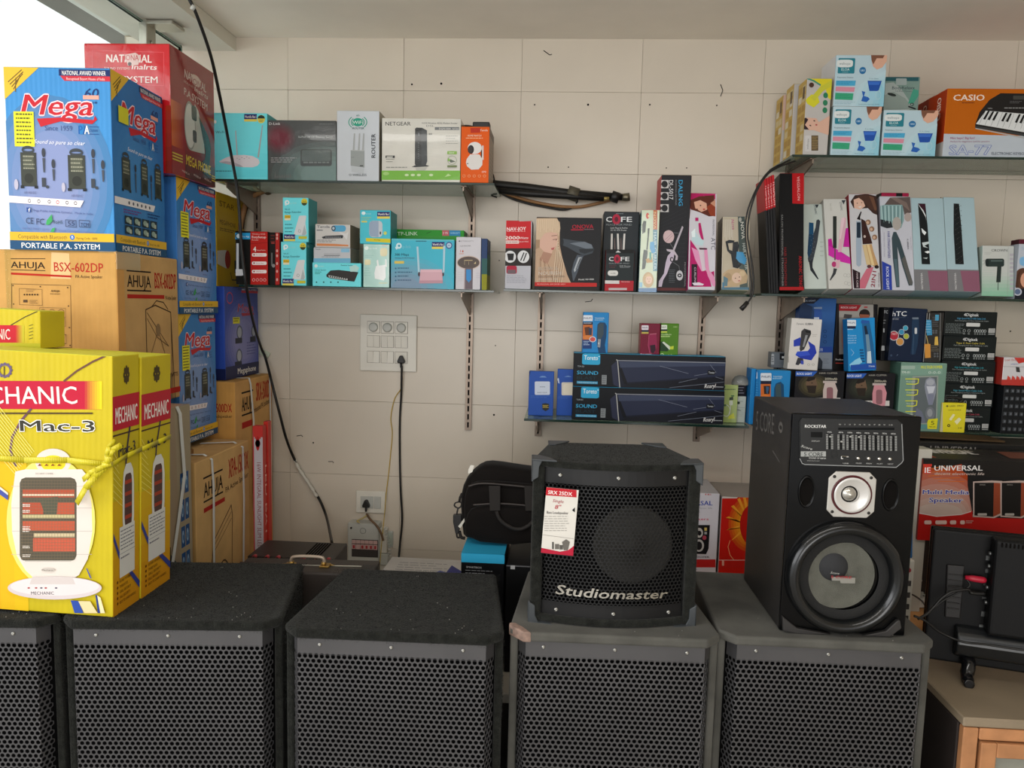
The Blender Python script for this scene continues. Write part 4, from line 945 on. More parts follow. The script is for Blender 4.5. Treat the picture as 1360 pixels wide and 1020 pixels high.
b = box('massager_carton', 'white carton with a grey oval device and blue grip at the shelf end', 965, 1202, 358, 852, 2.705, .035, ('cbc9cf', '5a6a78', 'b5b5b8'), z=ZL, crop=B4)
f = b.f
f.e(1004, 396, 8, 7, '6a6a70'); f.t(1020, 402, 1140, 402, 13, 'ETERNITY', '8a8a90'); f.t(1010, 448, 1110, 446, 11, 'HAIR REMOVER', '5a5a60', .01); f.l([(1015, 480), (1012, 500)], 4, 'c05040'); f.e(1035, 492, 7, 10, 'c06048'); f.r(1000, 512, 1045, 518, 'd09080')
f.e(1090, 600, 112, 66, 'c9b4a8'); f.e(1090, 600, 104, 58, '5a504c', n=28); f.p([(1058, 650), (1132, 650), (1128, 852), (1056, 852)], '6a5f66'); f.p([(1050, 650), (1060, 660), (1055, 852), (1046, 852)], 'b0a0a4')
f.r(1050, 575, 1128, 581, 'c8b488'); f.l([(1052, 580), (1052, 620)], 3, 'b0a080'); f.l([(1092, 590), (1092, 620)], 3, 'b0a080'); f.p([(1140, 610), (1160, 590), (1160, 612)], 'c8b488'); f.p([(1068, 665), (1114, 665), (1116, 760), (1092, 790), (1068, 760)], '3f8ac8')
f.lines(990, 690, 1040, 790, 5, 'c0bec4', .2); f.lines(1160, 700, 1210, 760, 3, 'bab8c0', .2)

# ------------------------------------------------------------------ middle shelf, hair appliances
b = box('heater_rod_carton', 'small red, black and white carton, first on the middle hair appliance shelf', 62, 268, 410, 942, 2.706, .13, ('b5b6be', '4a4644', '8a2424'), z=ZM, crop=B5)
f = b.f
f.r(55, 405, 272, 628, 'c01c24'); f.r(55, 628, 272, 768, '26201e'); f.p([(175, 405), (270, 402), (270, 412), (180, 414)], 'd8d0cc')
f.t(80, 490, 232, 486, 28, 'NAV-JOY', 'f0dcdc', .05); f.lines(80, 492, 232, 503, 1, 'e0a0a0', .4); f.t(64, 558, 180, 558, 26, '2000', WHT, .04); f.t(180, 556, 248, 554, 18, 'Watts', 'f0d8d8', .03, .2); f.rr(64, 566, 176, 592, 'e0c8c4', .2); f.t(72, 585, 168, 585, 11, 'CE ISI MARK', '8a2020', .02); f.t(182, 582, 254, 580, 10, 'ELECTRIC', 'ecc8c8', .02)
f.e(106, 696, 46, 48, 'd5d6d8'); f.p([(80, 670), (136, 670), (130, 725), (90, 725)], '1a1a1c'); f.e(211, 696, 47, 50, 'd5d6d8'); f.l([(190, 725), (215, 665)], 9, '1a1a1c'); f.l([(212, 728), (235, 668)], 9, '1a1a1c')
f.rr(76, 768, 158, 832, 'a81c3a', .2); f.r(84, 800, 150, 830, '6a5a60'); f.lines(78, 846, 250, 912, 5, '8c8c98', .25, .25, 2)
b.R.r(0, 42, 100, 100, '2a2624'); b.R.r(0, 0, 100, 42, '5a2a2a')
b = box('hair_dryer_carton', 'black hair dryer carton showing a blonde woman with a fringe in profile', 300, 818, 385, 965, 2.706, .10, ('1b1b1e', '1b1b1e', '19191b'), z=ZM, crop=B5)
f = b.f
f.p([(302, 388), (480, 388), (500, 440), (500, 600), (520, 700), (560, 840), (590, 905), (288, 905)], 'b89a80')
f.p([(302, 470), (345, 560), (345, 620), (300, 640)], 'a08468')
f.p([(345, 520), (400, 500), (480, 500), (484, 560), (488, 590), (470, 612), (462, 635), (445, 640), (438, 668), (410, 680), (370, 650), (340, 620)], 'cfa896')
f.p([(370, 655), (440, 672), (400, 760), (340, 720)], 'a8806c')
f.p([(302, 395), (330, 390), (470, 388), (500, 420), (505, 470), (495, 540), (480, 508), (430, 498), (380, 510), (345, 560), (305, 560)], 'c9b094')
for i in range(12): f.l([(318+i*15, 400), (312+i*16, 470+(i % 3)*14)], 3, 'dcc8ac')
for i in range(9): f.l([(485+i*1, 560+i*10), (500+i*9-40, 760), (530+i*8-80, 900)], 4, ('dccab0', '9a7c60')[i % 2])
for i in range(6): f.l([(330+i*16, 690+i*14), (320+i*26, 900)], 4, ('c8ac90', '8a6c54')[i % 2])
f.l([(436, 530), (478, 526)], 4, '6a4c3c'); f.l([(446, 560), (478, 555), (470, 566)], 4, '5a3c30'); f.p([(430, 628), (460, 620), (452, 640), (436, 642)], 'b05a58')
f.t(600, 474, 768, 470, 32, 'ONOVA', 'b01c34', .03); f.r(590, 478, 690, 486, 'b01c34'); f.lines(695, 476, 775, 486, 1, '8a6a70')
f.p([(515, 550), (545, 555), (640, 570), (700, 575), (755, 600), (775, 640), (760, 668), (690, 690), (640, 665), (560, 620), (512, 600)], '3d444c'); f.p([(580, 590), (700, 630), (770, 645), (755, 600), (700, 578), (650, 580)], '6a737d'); f.p([(655, 635), (770, 630), (772, 648), (700, 672), (660, 660)], '262a2f'); f.e(520, 578, 12, 28, '1f2226')
f.p([(640, 680), (690, 690), (660, 760), (640, 825), (612, 890), (605, 885), (595, 810), (612, 740)], '4a525c'); f.p([(650, 700), (675, 702), (640, 790), (618, 820), (612, 800)], 'a8aeb4'); f.p([(662, 706), (670, 710), (632, 800), (626, 800)], '3a3e44')
f.t(332, 805, 488, 800, 28, 'BLOW &', 'b8a898', .02); f.t(332, 842, 512, 838, 28, 'NOURISH', 'c8bcae', .03); f.t(332, 862, 536, 858, 13, 'ENJOY HAIR DRYING', '8a7a6c', .02); f.t(332, 880, 480, 878, 10, 'WITH NATURAL CARE', 'd0c4b8', .02)
f.p([(288, 898), (795, 905), (795, 940), (288, 930)], 'b8221f'); f.t(320, 920, 548, 920, 11, 'PROFESSIONAL HAIR DRYER 1800W', 'e8a8a0', .01); f.t(650, 884, 772, 882, 13, 'Model: NV-7000', 'd0d0d0', .03); f.r(288, 935, 795, 966, '241a18')
b = box('charger_carton', 'tall dark grey carton with three white cables behind a smaller black pack', 833, 1112, 338, 965, 2.75, .10, ('272c30', '1c2022', '202426'), z=ZM, crop=B5)
f = b.f
def cofe(a, x0, y, x1, h):
    w = x1-x0; a.t(x0, y, x0+w*.22, y, h, 'C', 'd8dadc', .05); a.t(x1-w*.42, y, x1, y, h, 'FE', 'd8dadc', .05); a.e(x0+w*.4, y-h*.5, w*.16, h*1.05, 'a8203c'); a.e(x0+w*.4, y-h*.5, w*.075, h*.5, '5a1c2c')
    a.t(x0, y+h*.75, x1, y+h*.75, h*.35, 'PEACE FOR MIND', '8a9094')
cofe(f, 870, 418, 1075, 40); f.t(905, 472, 1040, 472, 12, 'Link Plug & Active', 'c5c8ca', .02); f.t(905, 490, 1035, 490, 12, '3G 4G WiFi Router', 'b5b8ba', .02); f.lines(950, 350, 1010, 362, 1, '7a8084')
for x, d_ in ((915, -4), (962, 3), (1015, -8)): f.p([(x-6, 512), (x+8, 512), (x+10+d_, 640), (x-6+d_, 640)], 'd3cfcb')
for x in (940, 990): f.p([(x-6, 560), (x, 540), (x+5, 640), (x-6, 640)], '6a5a58')
b = box('charger_carton', 'small black pack with a red ring standing before the tall grey carton', 858, 1086, 640, 968, 2.706, .04, ('20282a', '8a2424', '1a1c1e'), z=ZM, crop=B5)
f = b.f; f.r(850, 638, 1090, 668, '0e0f10'); f.p([(945, 662), (965, 645), (988, 662)], 'c8cacc'); cofe(f, 893, 730, 1055, 33); f.t(975, 775, 1065, 775, 10, 'WiFi Router', 'b8bcbe', .02); f.lines(980, 780, 1060, 788, 1, '8a9094'); f.rr(883, 805, 965, 848, 'd0d0cc', .4); f.t(905, 832, 945, 832, 9, 'cofe', '303234', .02); f.lines(895, 765, 955, 792, 2, '5a3a40', .4)
f.p([(850, 884), (975, 886), (975, 912), (850, 910)], 'cfc9c8'); f.p([(975, 886), (1090, 888), (1090, 932), (975, 925)], 'a81c2c'); f.t(990, 900, 1060, 900, 9, 'PEACE PACK', 'e0b8b8', .02); f.r(850, 912, 1090, 968, 'a8202a'); f.r(890, 945, 1035, 962, 'b8b2b4')
b = box('curler_carton', 'narrow pale green hair curler carton beside the tallest black carton', 78, 222, 322, 965, 2.706, .10, ('c2cfb4', '6a8a90', 'c08a8a'), z=ZM, crop=B6, m=FILM)
f = b.f
f.r(196, 325, 228, 480, 'b05a2c'); f.t(200, 340, 200, 475, 18, 'NOVA', 'd8b878', .03); f.r(194, 480, 228, 810, '5a8a9a'); f.t(200, 500, 200, 800, 20, 'HAIR CURLER', 'c5dae0', .03)
f.e(150, 370, 13, 24, 'c03a2c'); f.e(158, 372, 6, 10, 'e8d8a0'); f.p([(118, 410), (140, 412), (132, 500), (108, 515), (108, 440)], '25352c'); f.p([(152, 470), (166, 468), (162, 520), (150, 640), (140, 640), (150, 540)], '25352c'); f.p([(120, 640), (150, 645), (150, 680), (130, 790), (105, 800), (112, 700)], '25352c'); f.p([(170, 580), (200, 575), (212, 660), (185, 670), (168, 630)], '4a9ac8')
f.p([(135, 715), (185, 700), (190, 740), (145, 745)], 'b08a4a'); f.r(165, 660, 180, 720, '4a9a8a')
f.e(155, 880, 44, 62, 'b89a6c'); f.e(160, 880, 26, 34, 'd8b49a'); f.p([(120, 860), (160, 830), (195, 860), (180, 850), (140, 855)], 'c8a878'); f.e(150, 872, 4, 2, '4a3a30'); f.e(170, 872, 4, 2, '4a3a30'); f.e(162, 892, 6, 2.5, 'b0605a'); f.r(78, 945, 228, 990, '2f6a9a'); f.r(84, 900, 108, 940, '7ab0c8')
b = box('curling_tong_carton', 'tallest black carton on the middle shelf with a pale curling tong and blue lettering', 222, 460, 47, 965, 2.72, .12, ('222327', 'a82028', '1e1e20'), z=ZM, crop=B6)
f = b.f
f.t(398, 86, 398, 290, 32, 'DALING', '3aa0d0', .03); f.t(372, 84, 372, 285, 9, 'PROFESSIONAL HAIR CURLER', '8a8c90', .01); f.t(322, 86, 322, 240, 32, 'DL-5017', 'd0d0d4', .02)
for y0, y1 in ((85, 150), (182, 244), (278, 340)): f.r(245, y0, 318, y1, 'c2bfc0'); f.e(286, (y0+y1)/2, 25, 27, '222225'); f.e(250, (y0+y1)/2, 12, 16, '33302f')
for i in range(12): f.l([(230, 420+i*24), (460, 300+i*36)], 1.6, '35373d')
f.p([(425, 450), (436, 462), (358, 665), (345, 655)], 'b2aab4'); f.e(318, 536, 44, 52, 'c8aeb0'); f.l([(290, 560), (345, 510)], 4, 'a88a90'); f.l([(300, 575), (350, 525)], 4, 'a88a90'); f.l([(360, 505), (420, 510)], 2, '8a8c90'); f.l([(330, 590), (355, 630)], 2, '8a8c90')
f.p([(300, 635), (345, 640), (365, 650), (392, 690), (388, 722), (370, 725), (375, 690), (350, 665), (305, 650)], 'bdb2bc'); f.p([(340, 655), (362, 670), (358, 720), (330, 760), (305, 830), (275, 880), (262, 935), (236, 935), (240, 890), (280, 830), (295, 740), (310, 690)], 'bfb2c4'); f.e(343, 718, 15, 20, '2a2a30'); f.e(345, 718, 8, 12, 'c8bcc8')
f.l([(355, 740), (400, 770), (405, 815)], 2, '8a8c90'); f.e(405, 845, 27, 40, 'bfc0c4'); f.e(405, 845, 17, 16, '2a2a30'); f.e(405, 845, 8, 6, 'bfc0c4'); f.lines(320, 800, 370, 910, 8, '5f666c', .3, .15); f.t(442, 740, 442, 935, 12, 'PROFESSIONAL', '8a8c8c'); f.p([(225, 942), (462, 946), (462, 966), (225, 966)], '5a2a2a')
b.L.t(35, 24, 35, 4, 2, ' ', WHT)
b = box('curling_tong_carton', 'magenta and white carton with a long-haired woman and pink tong', 472, 690, 190, 945, 2.68, .07, ('c8c6ce', '9a2060', 'b02468'), z=ZM, crop=B6, tilt=.16)
f = b.f
f.p([(472, 190), (690, 195), (690, 240), (600, 210), (520, 250), (490, 320), (472, 340)], 'b01c5c'); f.p([(480, 250), (560, 215), (680, 205), (690, 370), (640, 375), (560, 340), (495, 320)], '5a2a20'); f.p([(520, 260), (570, 245), (620, 270), (625, 320), (580, 340), (530, 310)], 'd0a08a')
f.e(545, 318, 6, 5, '3a1c18'); f.e(572, 288, 6, 5, '3a1c18'); f.e(600, 318, 10, 6, 'b03a3a'); f.p([(620, 300), (690, 250), (690, 375), (650, 368)], '8a3a24'); f.p([(650, 270), (690, 240), (690, 300)], 'c08a70')
f.p([(490, 560), (520, 600), (560, 660), (600, 780), (640, 850), (660, 935), (480, 935), (488, 700)], 'b01c64'); f.p([(500, 620), (560, 650), (610, 800), (580, 812), (530, 720)], 'd892b8'); f.r(500, 755, 545, 930, '2a1c28'); f.t(522, 780, 522, 915, 14, 'CURLING', 'c8b8c4', .02)
f.p([(555, 430), (572, 425), (590, 520), (598, 560), (580, 560), (560, 500)], 'b01c64'); f.p([(598, 620), (625, 630), (640, 800), (680, 860), (700, 935), (670, 930), (630, 850), (610, 780)], 'd890b4'); f.p([(560, 625), (625, 628), (622, 640), (565, 640)], '4a2a3a')
f.p([(555, 640), (590, 640), (612, 805), (588, 812)], 'cfc2cc'); f.p([(500, 560), (520, 480), (560, 540), (600, 570), (590, 610), (540, 600)], 'b8d0d6'); f.p([(498, 500), (530, 470), (530, 540), (505, 540)], 'dce8ea')
f.t(668, 400, 668, 530, 15, 'PROFESSIONAL', '6a6a78'); f.t(656, 545, 656, 640, 34, 'ATC', '5a5a68'); f.r(530, 385, 555, 412, 'b01c64'); f.p([(505, 905), (560, 900), (600, 915), (590, 925), (520, 925)], 'd8d0dc'); f.p([(655, 820), (680, 810), (682, 860)], 'b01c64')
b = box('curler_carton', 'beige and grey carton with a curly blonde woman, last on the middle shelf', 738, 960, 375, 950, 2.69, .08, ('b5ab98', '1c2a34', '5a6a70'), z=ZM, crop=B6, tilt=.16, m=FILM)
f = b.f
f.p([(870, 378), (925, 378), (950, 950), (885, 950)], '4a5654'); f.e(888, 400, 12, 18, 'a8a8a0'); f.t(890, 420, 900, 555, 26, 'NOVA', 'd0d0c8', .04); f.t(904, 590, 928, 800, 24, 'HAIR CURLER', 'b8c0bc', .03)
for i in range(8): f.l([(760+i*9, 400), (765+i*9, 540+(i % 3)*20)], 3, 'd0cbc0')
f.t(815, 400, 825, 480, 22, 'Nova', 'b05a80', .03, .2)
f.p([(770, 575), (800, 562), (845, 568), (830, 585), (790, 590), (800, 640), (825, 650), (830, 580), (870, 575), (878, 610), (868, 680), (900, 760), (870, 790), (830, 780), (815, 680), (785, 650)], '1f262e'); f.p([(860, 655), (910, 660), (940, 720), (925, 760), (880, 740), (855, 710)], '4a92c0')
f.p([(750, 830), (790, 800), (860, 790), (920, 800), (948, 850), (940, 905), (900, 915), (860, 930), (760, 945)], 'b8a080'); f.e(860, 865, 38, 42, 'd2b6a2'); f.e(850, 868, 5, 4, '3a2e2a'); f.e(882, 858, 5, 4, '3a2e2a'); f.e(880, 888, 9, 5, 'b06a64'); f.e(905, 830, 24, 22, 'c8b290'); f.e(790, 860, 30, 36, 'a89070'); f.p([(755, 850), (790, 870), (785, 930), (755, 930)], '5a7a88')
f.p([(745, 900), (760, 900), (760, 945), (745, 945)], '4a7a98'); f.r(740, 940, 965, 960, '4f7488')

# ------------------------------------------------------------------ lower middle shelf
def blister_blue(label, x0, x1, yt, yb, Y, kx=0):
    b = box('charger_carton', label, x0, x1, yt, yb, Y, .03, ('2852a8', '1f4490', '2a5cb0'), z=ZMB, crop=D5)
    return b
b = blister_blue('small blue charger carton standing alone at the left shelf end', 70, 275, 545, 885, 2.78)
f = b.f; f.p([(60, 545), (92, 545), (80, 590), (60, 620)], '16306a'); f.rr(125, 628, 250, 738, 'c9d2e2', .08); f.t(168, 676, 210, 676, 12, 'moro', '3a4a6a', .03); f.t(148, 724, 226, 724, 10, 'BLACK COLOR', '4a5a7a', .02); f.lines(92, 745, 265, 770, 2, '4a70b8', .3); f.p([(185, 812), (214, 806), (243, 812), (240, 856), (214, 872), (188, 856)], '2a2c28'); f.lines(190, 822, 240, 848, 3, 'c0a850', .5); f.p([(160, 595), (182, 582), (208, 584), (225, 596)], '6a90c8')
b = blister_blue('small blue charger carton half hidden by the soundbar cartons', 302, 500, 530, 888, 2.80)
f = b.f; f.rr(345, 635, 470, 742, 'd5cfc0', .08); f.rr(358, 648, 470, 735, 'e2dac8', .2); f.lines(315, 752, 420, 775, 2, '4a70b8', .3); f.p([(308, 605), (322, 600), (328, 645), (318, 640)], 'c9d6ee'); f.p([(365, 590), (400, 580), (430, 592)], '6a90c8')
def soundbar(label, yt, yb, dz, z, x0, x1):
    b = box('soundbar_carton', label, x0, x1, yt, yb, 2.72, .10, ('101318', '12161c', '2f94bc'), z=z, crop=(660, 370, 3.778), h=.118)
    a = b.F
    return b
def soundbar_art(a):
    a.rr(5.5, 1, 17.5, 34, '2fa0cc', .12); a.t(6.8, 20, 16, 20, 14, 'Toreto', 'e2eef2', .02); a.e(16.7, 9, .35, 1.6, 'e2eef2')
    a.t(2.6, 42, 7, 42, 4.5, 'TOR-321', 'a8b4ba'); a.t(2.4, 64, 16.4, 64, 11, 'SOUND', '3aa0cc', .05); a.t(2.4, 79, 15.5, 79, 9, 'BLAST', '16303c', .05)
    a.r(2.4, 84, 16.4, 92, '2f8ab4'); a.t(3, 90, 16, 90, 3.6, 'WIRELESS SOUND BAR WITH DEEP BASS', 'b8d4de', .02); a.r(19, 64, 22.2, 92, '8a9094'); a.lines(19.3, 66, 22, 91, 7, '2a3034', .4, .1)
    a.p([(25, 35), (29, 18), (100, 10), (100, 88), (31, 100), (26, 88)], '171b2a')
    a.p([(30, 22), (100, 16), (100, 56), (36, 84)], '262c42'); a.p([(30, 22), (100, 16), (100, 26), (31, 40)], '3a4259'); a.p([(25, 35), (29, 18), (31, 100), (27, 92)], '2b2f44'); a.p([(32, 42), (36, 84), (36, 90), (34, 90), (30, 42)], '0e1018')
    a.p([(36, 88), (100, 60), (100, 100), (32, 100)], '14161f'); a.l([(28.3, 17), (29, 19), (31.2, 100)], 2.4, 'b5b5b2'); a.l([(29, 19), (100, 17)], 2.2, '8e929c')
    for p_ in (((57, 32), (76, 52)), ((70, 80), (82, 66)), ((90, 24), (94, 46), (80, 58)), ((94, 60), (99, 66)), ((64, 96), (100, 74))): a.l(p_, .9, '7f8697')
    a.rr(88.5, 40, 93.5, 54, '0f1218', .2); a.t(89.2, 50, 93, 50, 6, 'Toreto', 'b8bcc2', .03); a.t(87, 94, 94, 92, 12, 'Roaryl', 'd8d8d8', .03, .2); a.lines(94.5, 88, 99.5, 94, 1, '9a9ea4')
sb1 = soundbar('lower of the two long black soundbar cartons on the glass shelf', 560, 712, 0, ZMB, 376, 1135)
soundbar_art(sb1.F)
sb2 = soundbar('upper of the two long black soundbar cartons with bright blue top', 404, 562, 0, sb1.top+.001, 381, 1140)
soundbar_art(sb2.F)
PH = ('2080c0', '1668a4', '3a8ab8')
def philips(a, x0, y0, w, h, model='trimmer', tone='2080c0'):
    a.rr(x0+w*.03, y0+h*.06, x0+w*.42, y0+h*.19, 'd6dce4', .12); a.t(x0+w*.07, y0+h*.145, x0+w*.38, y0+h*.145, h*.04, 'PHILIPS', '3a4a68', .03)
    a.t(x0+w*.5, y0+h*.145, x0+w*.88, y0+h*.145, h*.035, 'TRIMMER', 'b0d0e4', .02); a.lines(x0+w*.5, y0+h*.16, x0+w*.85, y0+h*.19, 1, '9ac4e0')
    a.r(x0+w*.03, y0+h*.21, x0+w*.42, y0+h*.27, '1c2034'); a.lines(x0+w*.07, y0+h*.225, x0+w*.38, y0+h*.26, 1, 'b8bcc8')
    a.r(x0+w*.03, y0+h*.27, x0+w*.42, y0+h*.6, 'c06a30'); a.p([(x0+w*.1, y0+h*.33), (x0+w*.3, y0+h*.31), (x0+w*.36, y0+h*.5), (x0+w*.14, y0+h*.5)], '5a3424'); a.p([(x0+w*.26, y0+h*.34), (x0+w*.4, y0+h*.34), (x0+w*.38, y0+h*.5), (x0+w*.28, y0+h*.5)], '2c3a54')
    a.e(x0+w*.2, y0+h*.55, w*.16, h*.05, 'd07a3c')
    a.r(x0+w*.03, y0+h*.6, x0+w*.38, y0+h*.8, '1c3a74'); a.lines(x0+w*.06, y0+h*.63, x0+w*.3, y0+h*.74, 3, 'a8bcd8', .4)
b = box('trimmer_carton', 'blue trimmer carton standing alone at the left on the soundbar cartons', 512, 722, 62, 440, 2.735, .075, PH, z=sb2.top+.001, crop=D5)
f = b.f; philips(f, 512, 62, 210, 372); f.e(600, 282, 28, 24, 'd0d0d4'); f.e(600, 282, 22, 18, 'c8504c')
f.p([(640, 160), (660, 142), (700, 145), (716, 170), (712, 260), (700, 330), (715, 440), (660, 440), (636, 330), (634, 250)], '143f66'); f.p([(642, 170), (662, 150), (690, 152), (690, 240), (668, 280), (640, 275)], '3a4a54'); f.p([(644, 280), (668, 282), (662, 350), (640, 345)], '8a9098'); f.e(650, 315, 5, 8, 'c8ccd0'); f.t(520, 440, 620, 440, 10, '1 2 3', 'c8dcea')
bm_ = box('trimmer_carton', 'wine-red trimmer carton at the right on the soundbar cartons', 62, 228, 64, 376, 2.735, .07, ('6f1430', '8a3a3c', '7a3a40'), z=sb2.top+.001, crop=D6)
f = bm_.f; f.rr(78, 78, 138, 118, 'd6d0d8', .15); f.t(84, 105, 132, 105, 14, 'PHILIPS', '4a3a5a', .03); f.r(78, 120, 138, 135, '1c2a44'); f.r(78, 135, 138, 150, 'b8a850')
f.p([(140, 155), (205, 150), (212, 260), (190, 315), (150, 315), (135, 250)], '8a2048'); f.p([(150, 250), (195, 245), (200, 290), (180, 320), (158, 310)], '2c1424'); f.l([(150, 155), (205, 150)], 5, 'c06a80'); f.l([(142, 165), (135, 250), (150, 320)], 4, 'b04a6c'); f.t(68, 332, 165, 330, 12, 'Bikini trimmer', 'e0c8d0', .03); f.t(68, 352, 162, 350, 12, 'gentle care', 'e0c8d0', .03)
b = box('trimmer_carton', 'green trimmer carton pressed against the wine-red one', 235, 388, 64, 378, 2.735, .07, ('4b7a1c', '3a6a18', '5a8a2c'), z=sb2.top+.001, crop=D6)
f = b.f; f.rr(240, 75, 298, 112, 'd6dcd0', .15); f.t(246, 100, 292, 100, 13, 'PHILIPS', '3a4a4a', .03); f.r(240, 112, 298, 128, '1c2a30'); f.r(240, 128, 298, 142, 'b8c850'); f.t(350, 95, 385, 95, 11, 'oneblade', 'c0d498'); f.t(244, 162, 335, 162, 12, 'OneBlade', 'c8dca8', .02); f.lines(244, 168, 325, 190, 1, 'a8c478', .5)
f.p([(236, 225), (255, 215), (315, 285), (300, 302), (236, 300)], '1c3a20'); f.p([(255, 225), (268, 218), (330, 265), (318, 290)], 'c8d0c0'); f.p([(318, 262), (355, 255), (352, 285), (325, 285)], 'b8c83c'); f.l([(240, 325), (260, 320), (270, 335)], 4, 'c8dca8'); f.t(310, 340, 340, 340, 14, '1.2', 'c8dca8', .02); f.lines(240, 345, 350, 358, 1, 'a8c478'); f.e(318, 372, 9, 8, 'd8e4c8'); f.e(242, 370, 8, 8, 'd8e4c8')
b = box('earphone_pack', 'lime green cable pack right of the soundbar cartons', 776, 896, 590, 882, 2.76, .03, ('a2b46c', '8a9c58', '9cb070'), z=ZMB, crop=D6, m=FILM)
f = b.f; f.lines(790, 625, 890, 645, 1, '5a7048'); f.p([(778, 605), (800, 600), (790, 625)], '2a4a3a'); f.p([(835, 700), (865, 690), (868, 720), (832, 722)], '2a3a2c'); f.r(848, 680, 875, 690, '3a6a3a'); f.rr(832, 725, 862, 765, 'd0d8c8', .2); f.o(805, 812, 38, 52, 7, 'c8ccc0'); f.l([(845, 765), (842, 800), (830, 840)], 6, 'd0d4c8'); f.e(795, 766, 14, 9, '4a6a3a'); f.p([(830, 860), (870, 830), (880, 880), (820, 882)], 'c8cc3c')
b = box('bulb_pack', 'small white carton under a clear dome beside the lime green pack', 893, 968, 690, 892, 2.77, .05, ('bdc4bc', '8fa09a', 'a9b2aa'), z=ZMB, crop=D6)
f = b.f; f.e(910, 745, 14, 12, '2a3a34'); f.l([(893, 782), (965, 788)], 3, '8a968e'); f.t(905, 735, 950, 737, 8, 'LED', '5a6a60'); f.l([(890, 800), (930, 812)], 4, '4a5a54'); f.lines(900, 800, 955, 870, 5, '9aa69e', .2)
p = b.M @ Vector((0, .025, b.h))
b2 = box('lamp_pack', 'black pack topped by a clear plastic dome on the white carton', 903, 972, 595, 690, 2.77, .05, ('1c1a22', '24222a', '2a2830'), z=b.top+.0012, crop=D6)
b2.f.lines(910, 610, 960, 680, 3, '7a7a88', .3)
mb = MB(); c_ = (0, .025, b2.h)
mb.lathe(c_, (0, 0, 1), [(.030, .001), (.032, .004), (.030, .016), (.022, .028), (.010, .034), (.0, .0355)], 20); mb.build('clear_dome', mat('clear_plastic', 'dfe4e6', .08, trans=.85, ior=1.3, spec=.7), b2.root)

# ------------------------------------------------------------------ right bottom shelf (behind the tall black loudspeaker)
def trimblue(a, x0, y0): pass
b = box('trimmer_carton', 'blue trimmer carton with orange picture left behind the tall loudspeaker', 97, 385, 650, 1200, 2.72, .07, PH, z=ZLR, crop=D3)
f = b.f; f.p([(97, 650), (150, 650), (150, 1200), (97, 1200)], '1a70b0'); f.rr(98, 662, 132, 722, 'c8d6e6', .2)
for i in range(6): f.l([(98, 745+i*22), (135, 752+i*22)], 4, '4a96c8')
f.rr(160, 672, 252, 738, 'd0d8e2', .12); f.t(168, 712, 246, 712, 18, 'PHILIPS', '3a4a68', .03); f.r(160, 738, 250, 765, '1c2034'); f.t(264, 710, 345, 712, 16, 'TRIMMER', 'a8cce2', .02); f.lines(262, 716, 340, 730, 1, '9ac4e0'); f.r(160, 765, 245, 888, 'c8682c'); f.p([(185, 780), (240, 780), (235, 850), (190, 850)], '2f2420'); f.p([(205, 785), (232, 790), (220, 850), (208, 840)], '3a5a7c'); f.p([(160, 860), (200, 850), (260, 880), (262, 900), (160, 900)], 'd87a34')
f.p([(275, 800), (290, 760), (330, 745), (355, 770), (360, 910), (272, 910)], '14466c'); f.p([(285, 790), (300, 765), (330, 765), (338, 900), (290, 900)], '3a5058')
b = box('trimmer_carton', 'blue trimmer carton peeking out left of its neighbour behind the loudspeaker', 52, 94, 635, 1200, 2.735, .07, PH, z=ZLR, crop=D3)
f = b.f; f.rr(52, 645, 76, 702, 'c8d6e6', .2)
for i in range(6): f.l([(48, 735+i*24), (74, 742+i*24)], 4, '4a96c8')
BKC = ('15151a', '101014', '2a2a2c')
def rock(a, x0, y0, x1, y1, dev, glow):
    """black carton, blue banner, bearded man and a trimmer"""
    w = x1-x0; h = y1-y0
    for i in range(5): t = i/4; a.e(x0+w*.42, y0+h*.45, w*.4*(1-.6*t), h*.42*(1-.6*t), tuple(lin('1a1a1a')[k]*(1-t)+lin(glow)[k]*t for k in range(3)))
    a.p([(x0, y0), (x0+w*.5, y0), (x0+w*.4, y0+h*.15), (x0, y0+h*.15)], '2a5ab0'); a.t(x0+w*.05, y0+h*.11, x0+w*.38, y0+h*.11, h*.07, 'ROCK LIGHT', 'dde4ee', .04)
    a.t(x0+w*.54, y0+h*.08, x0+w*.94, y0+h*.08, h*.05, 'HAIR CLIPPER', 'a8a49a'); a.t(x0+w*.66, y0+h*.27, x0+w*.93, y0+h*.27, h*.07, '2000mAh', 'c8c2b0', .02)
    a.p([(x0+w*.28, y0+h*.25), (x0+w*.46, y0+h*.2), (x0+w*.5, y0+h*.45), (x0+w*.44, y0+h*.66), (x0+w*.3, y0+h*.6), (x0+w*.24, y0+h*.4)], '6a5442'); a.p([(x0+w*.26, y0+h*.45), (x0+w*.48, y0+h*.45), (x0+w*.45, y0+h*.7), (x0+w*.3, y0+h*.68)], '2a221c'); a.p([(x0+w*.25, y0+h*.3), (x0+w*.3, y0+h*.18), (x0+w*.46, y0+h*.17), (x0+w*.44, y0+h*.26), (x0+w*.3, y0+h*.32)], '1f1a17'); a.e(x0+w*.38, y0+h*.37, w*.02, h*.012, '15110e')
    a.r(x0, y1-h*.16, x1, y1, 'c9c6c2')
    for i in range(4): a.o(x0+w*(.24+.11*i), y1-h*.08, w*.035, h*.055, w*.012, '50504e')
    a.rr(x0+w*.62, y0+h*.3, x0+w*.92, y0+h*.37, 'b8aca8', .1); a.p([(x0+w*.66, y0+h*.36), (x0+w*.88, y0+h*.36), (x0+w*.94, y0+h*.6), (x0+w*.9, y1), (x0+w*.62, y1), (x0+w*.62, y0+h*.6)], dev); a.rr(x0+w*.7, y0+h*.5, x0+w*.84, y0+h*.95, '8a5f66', .3)
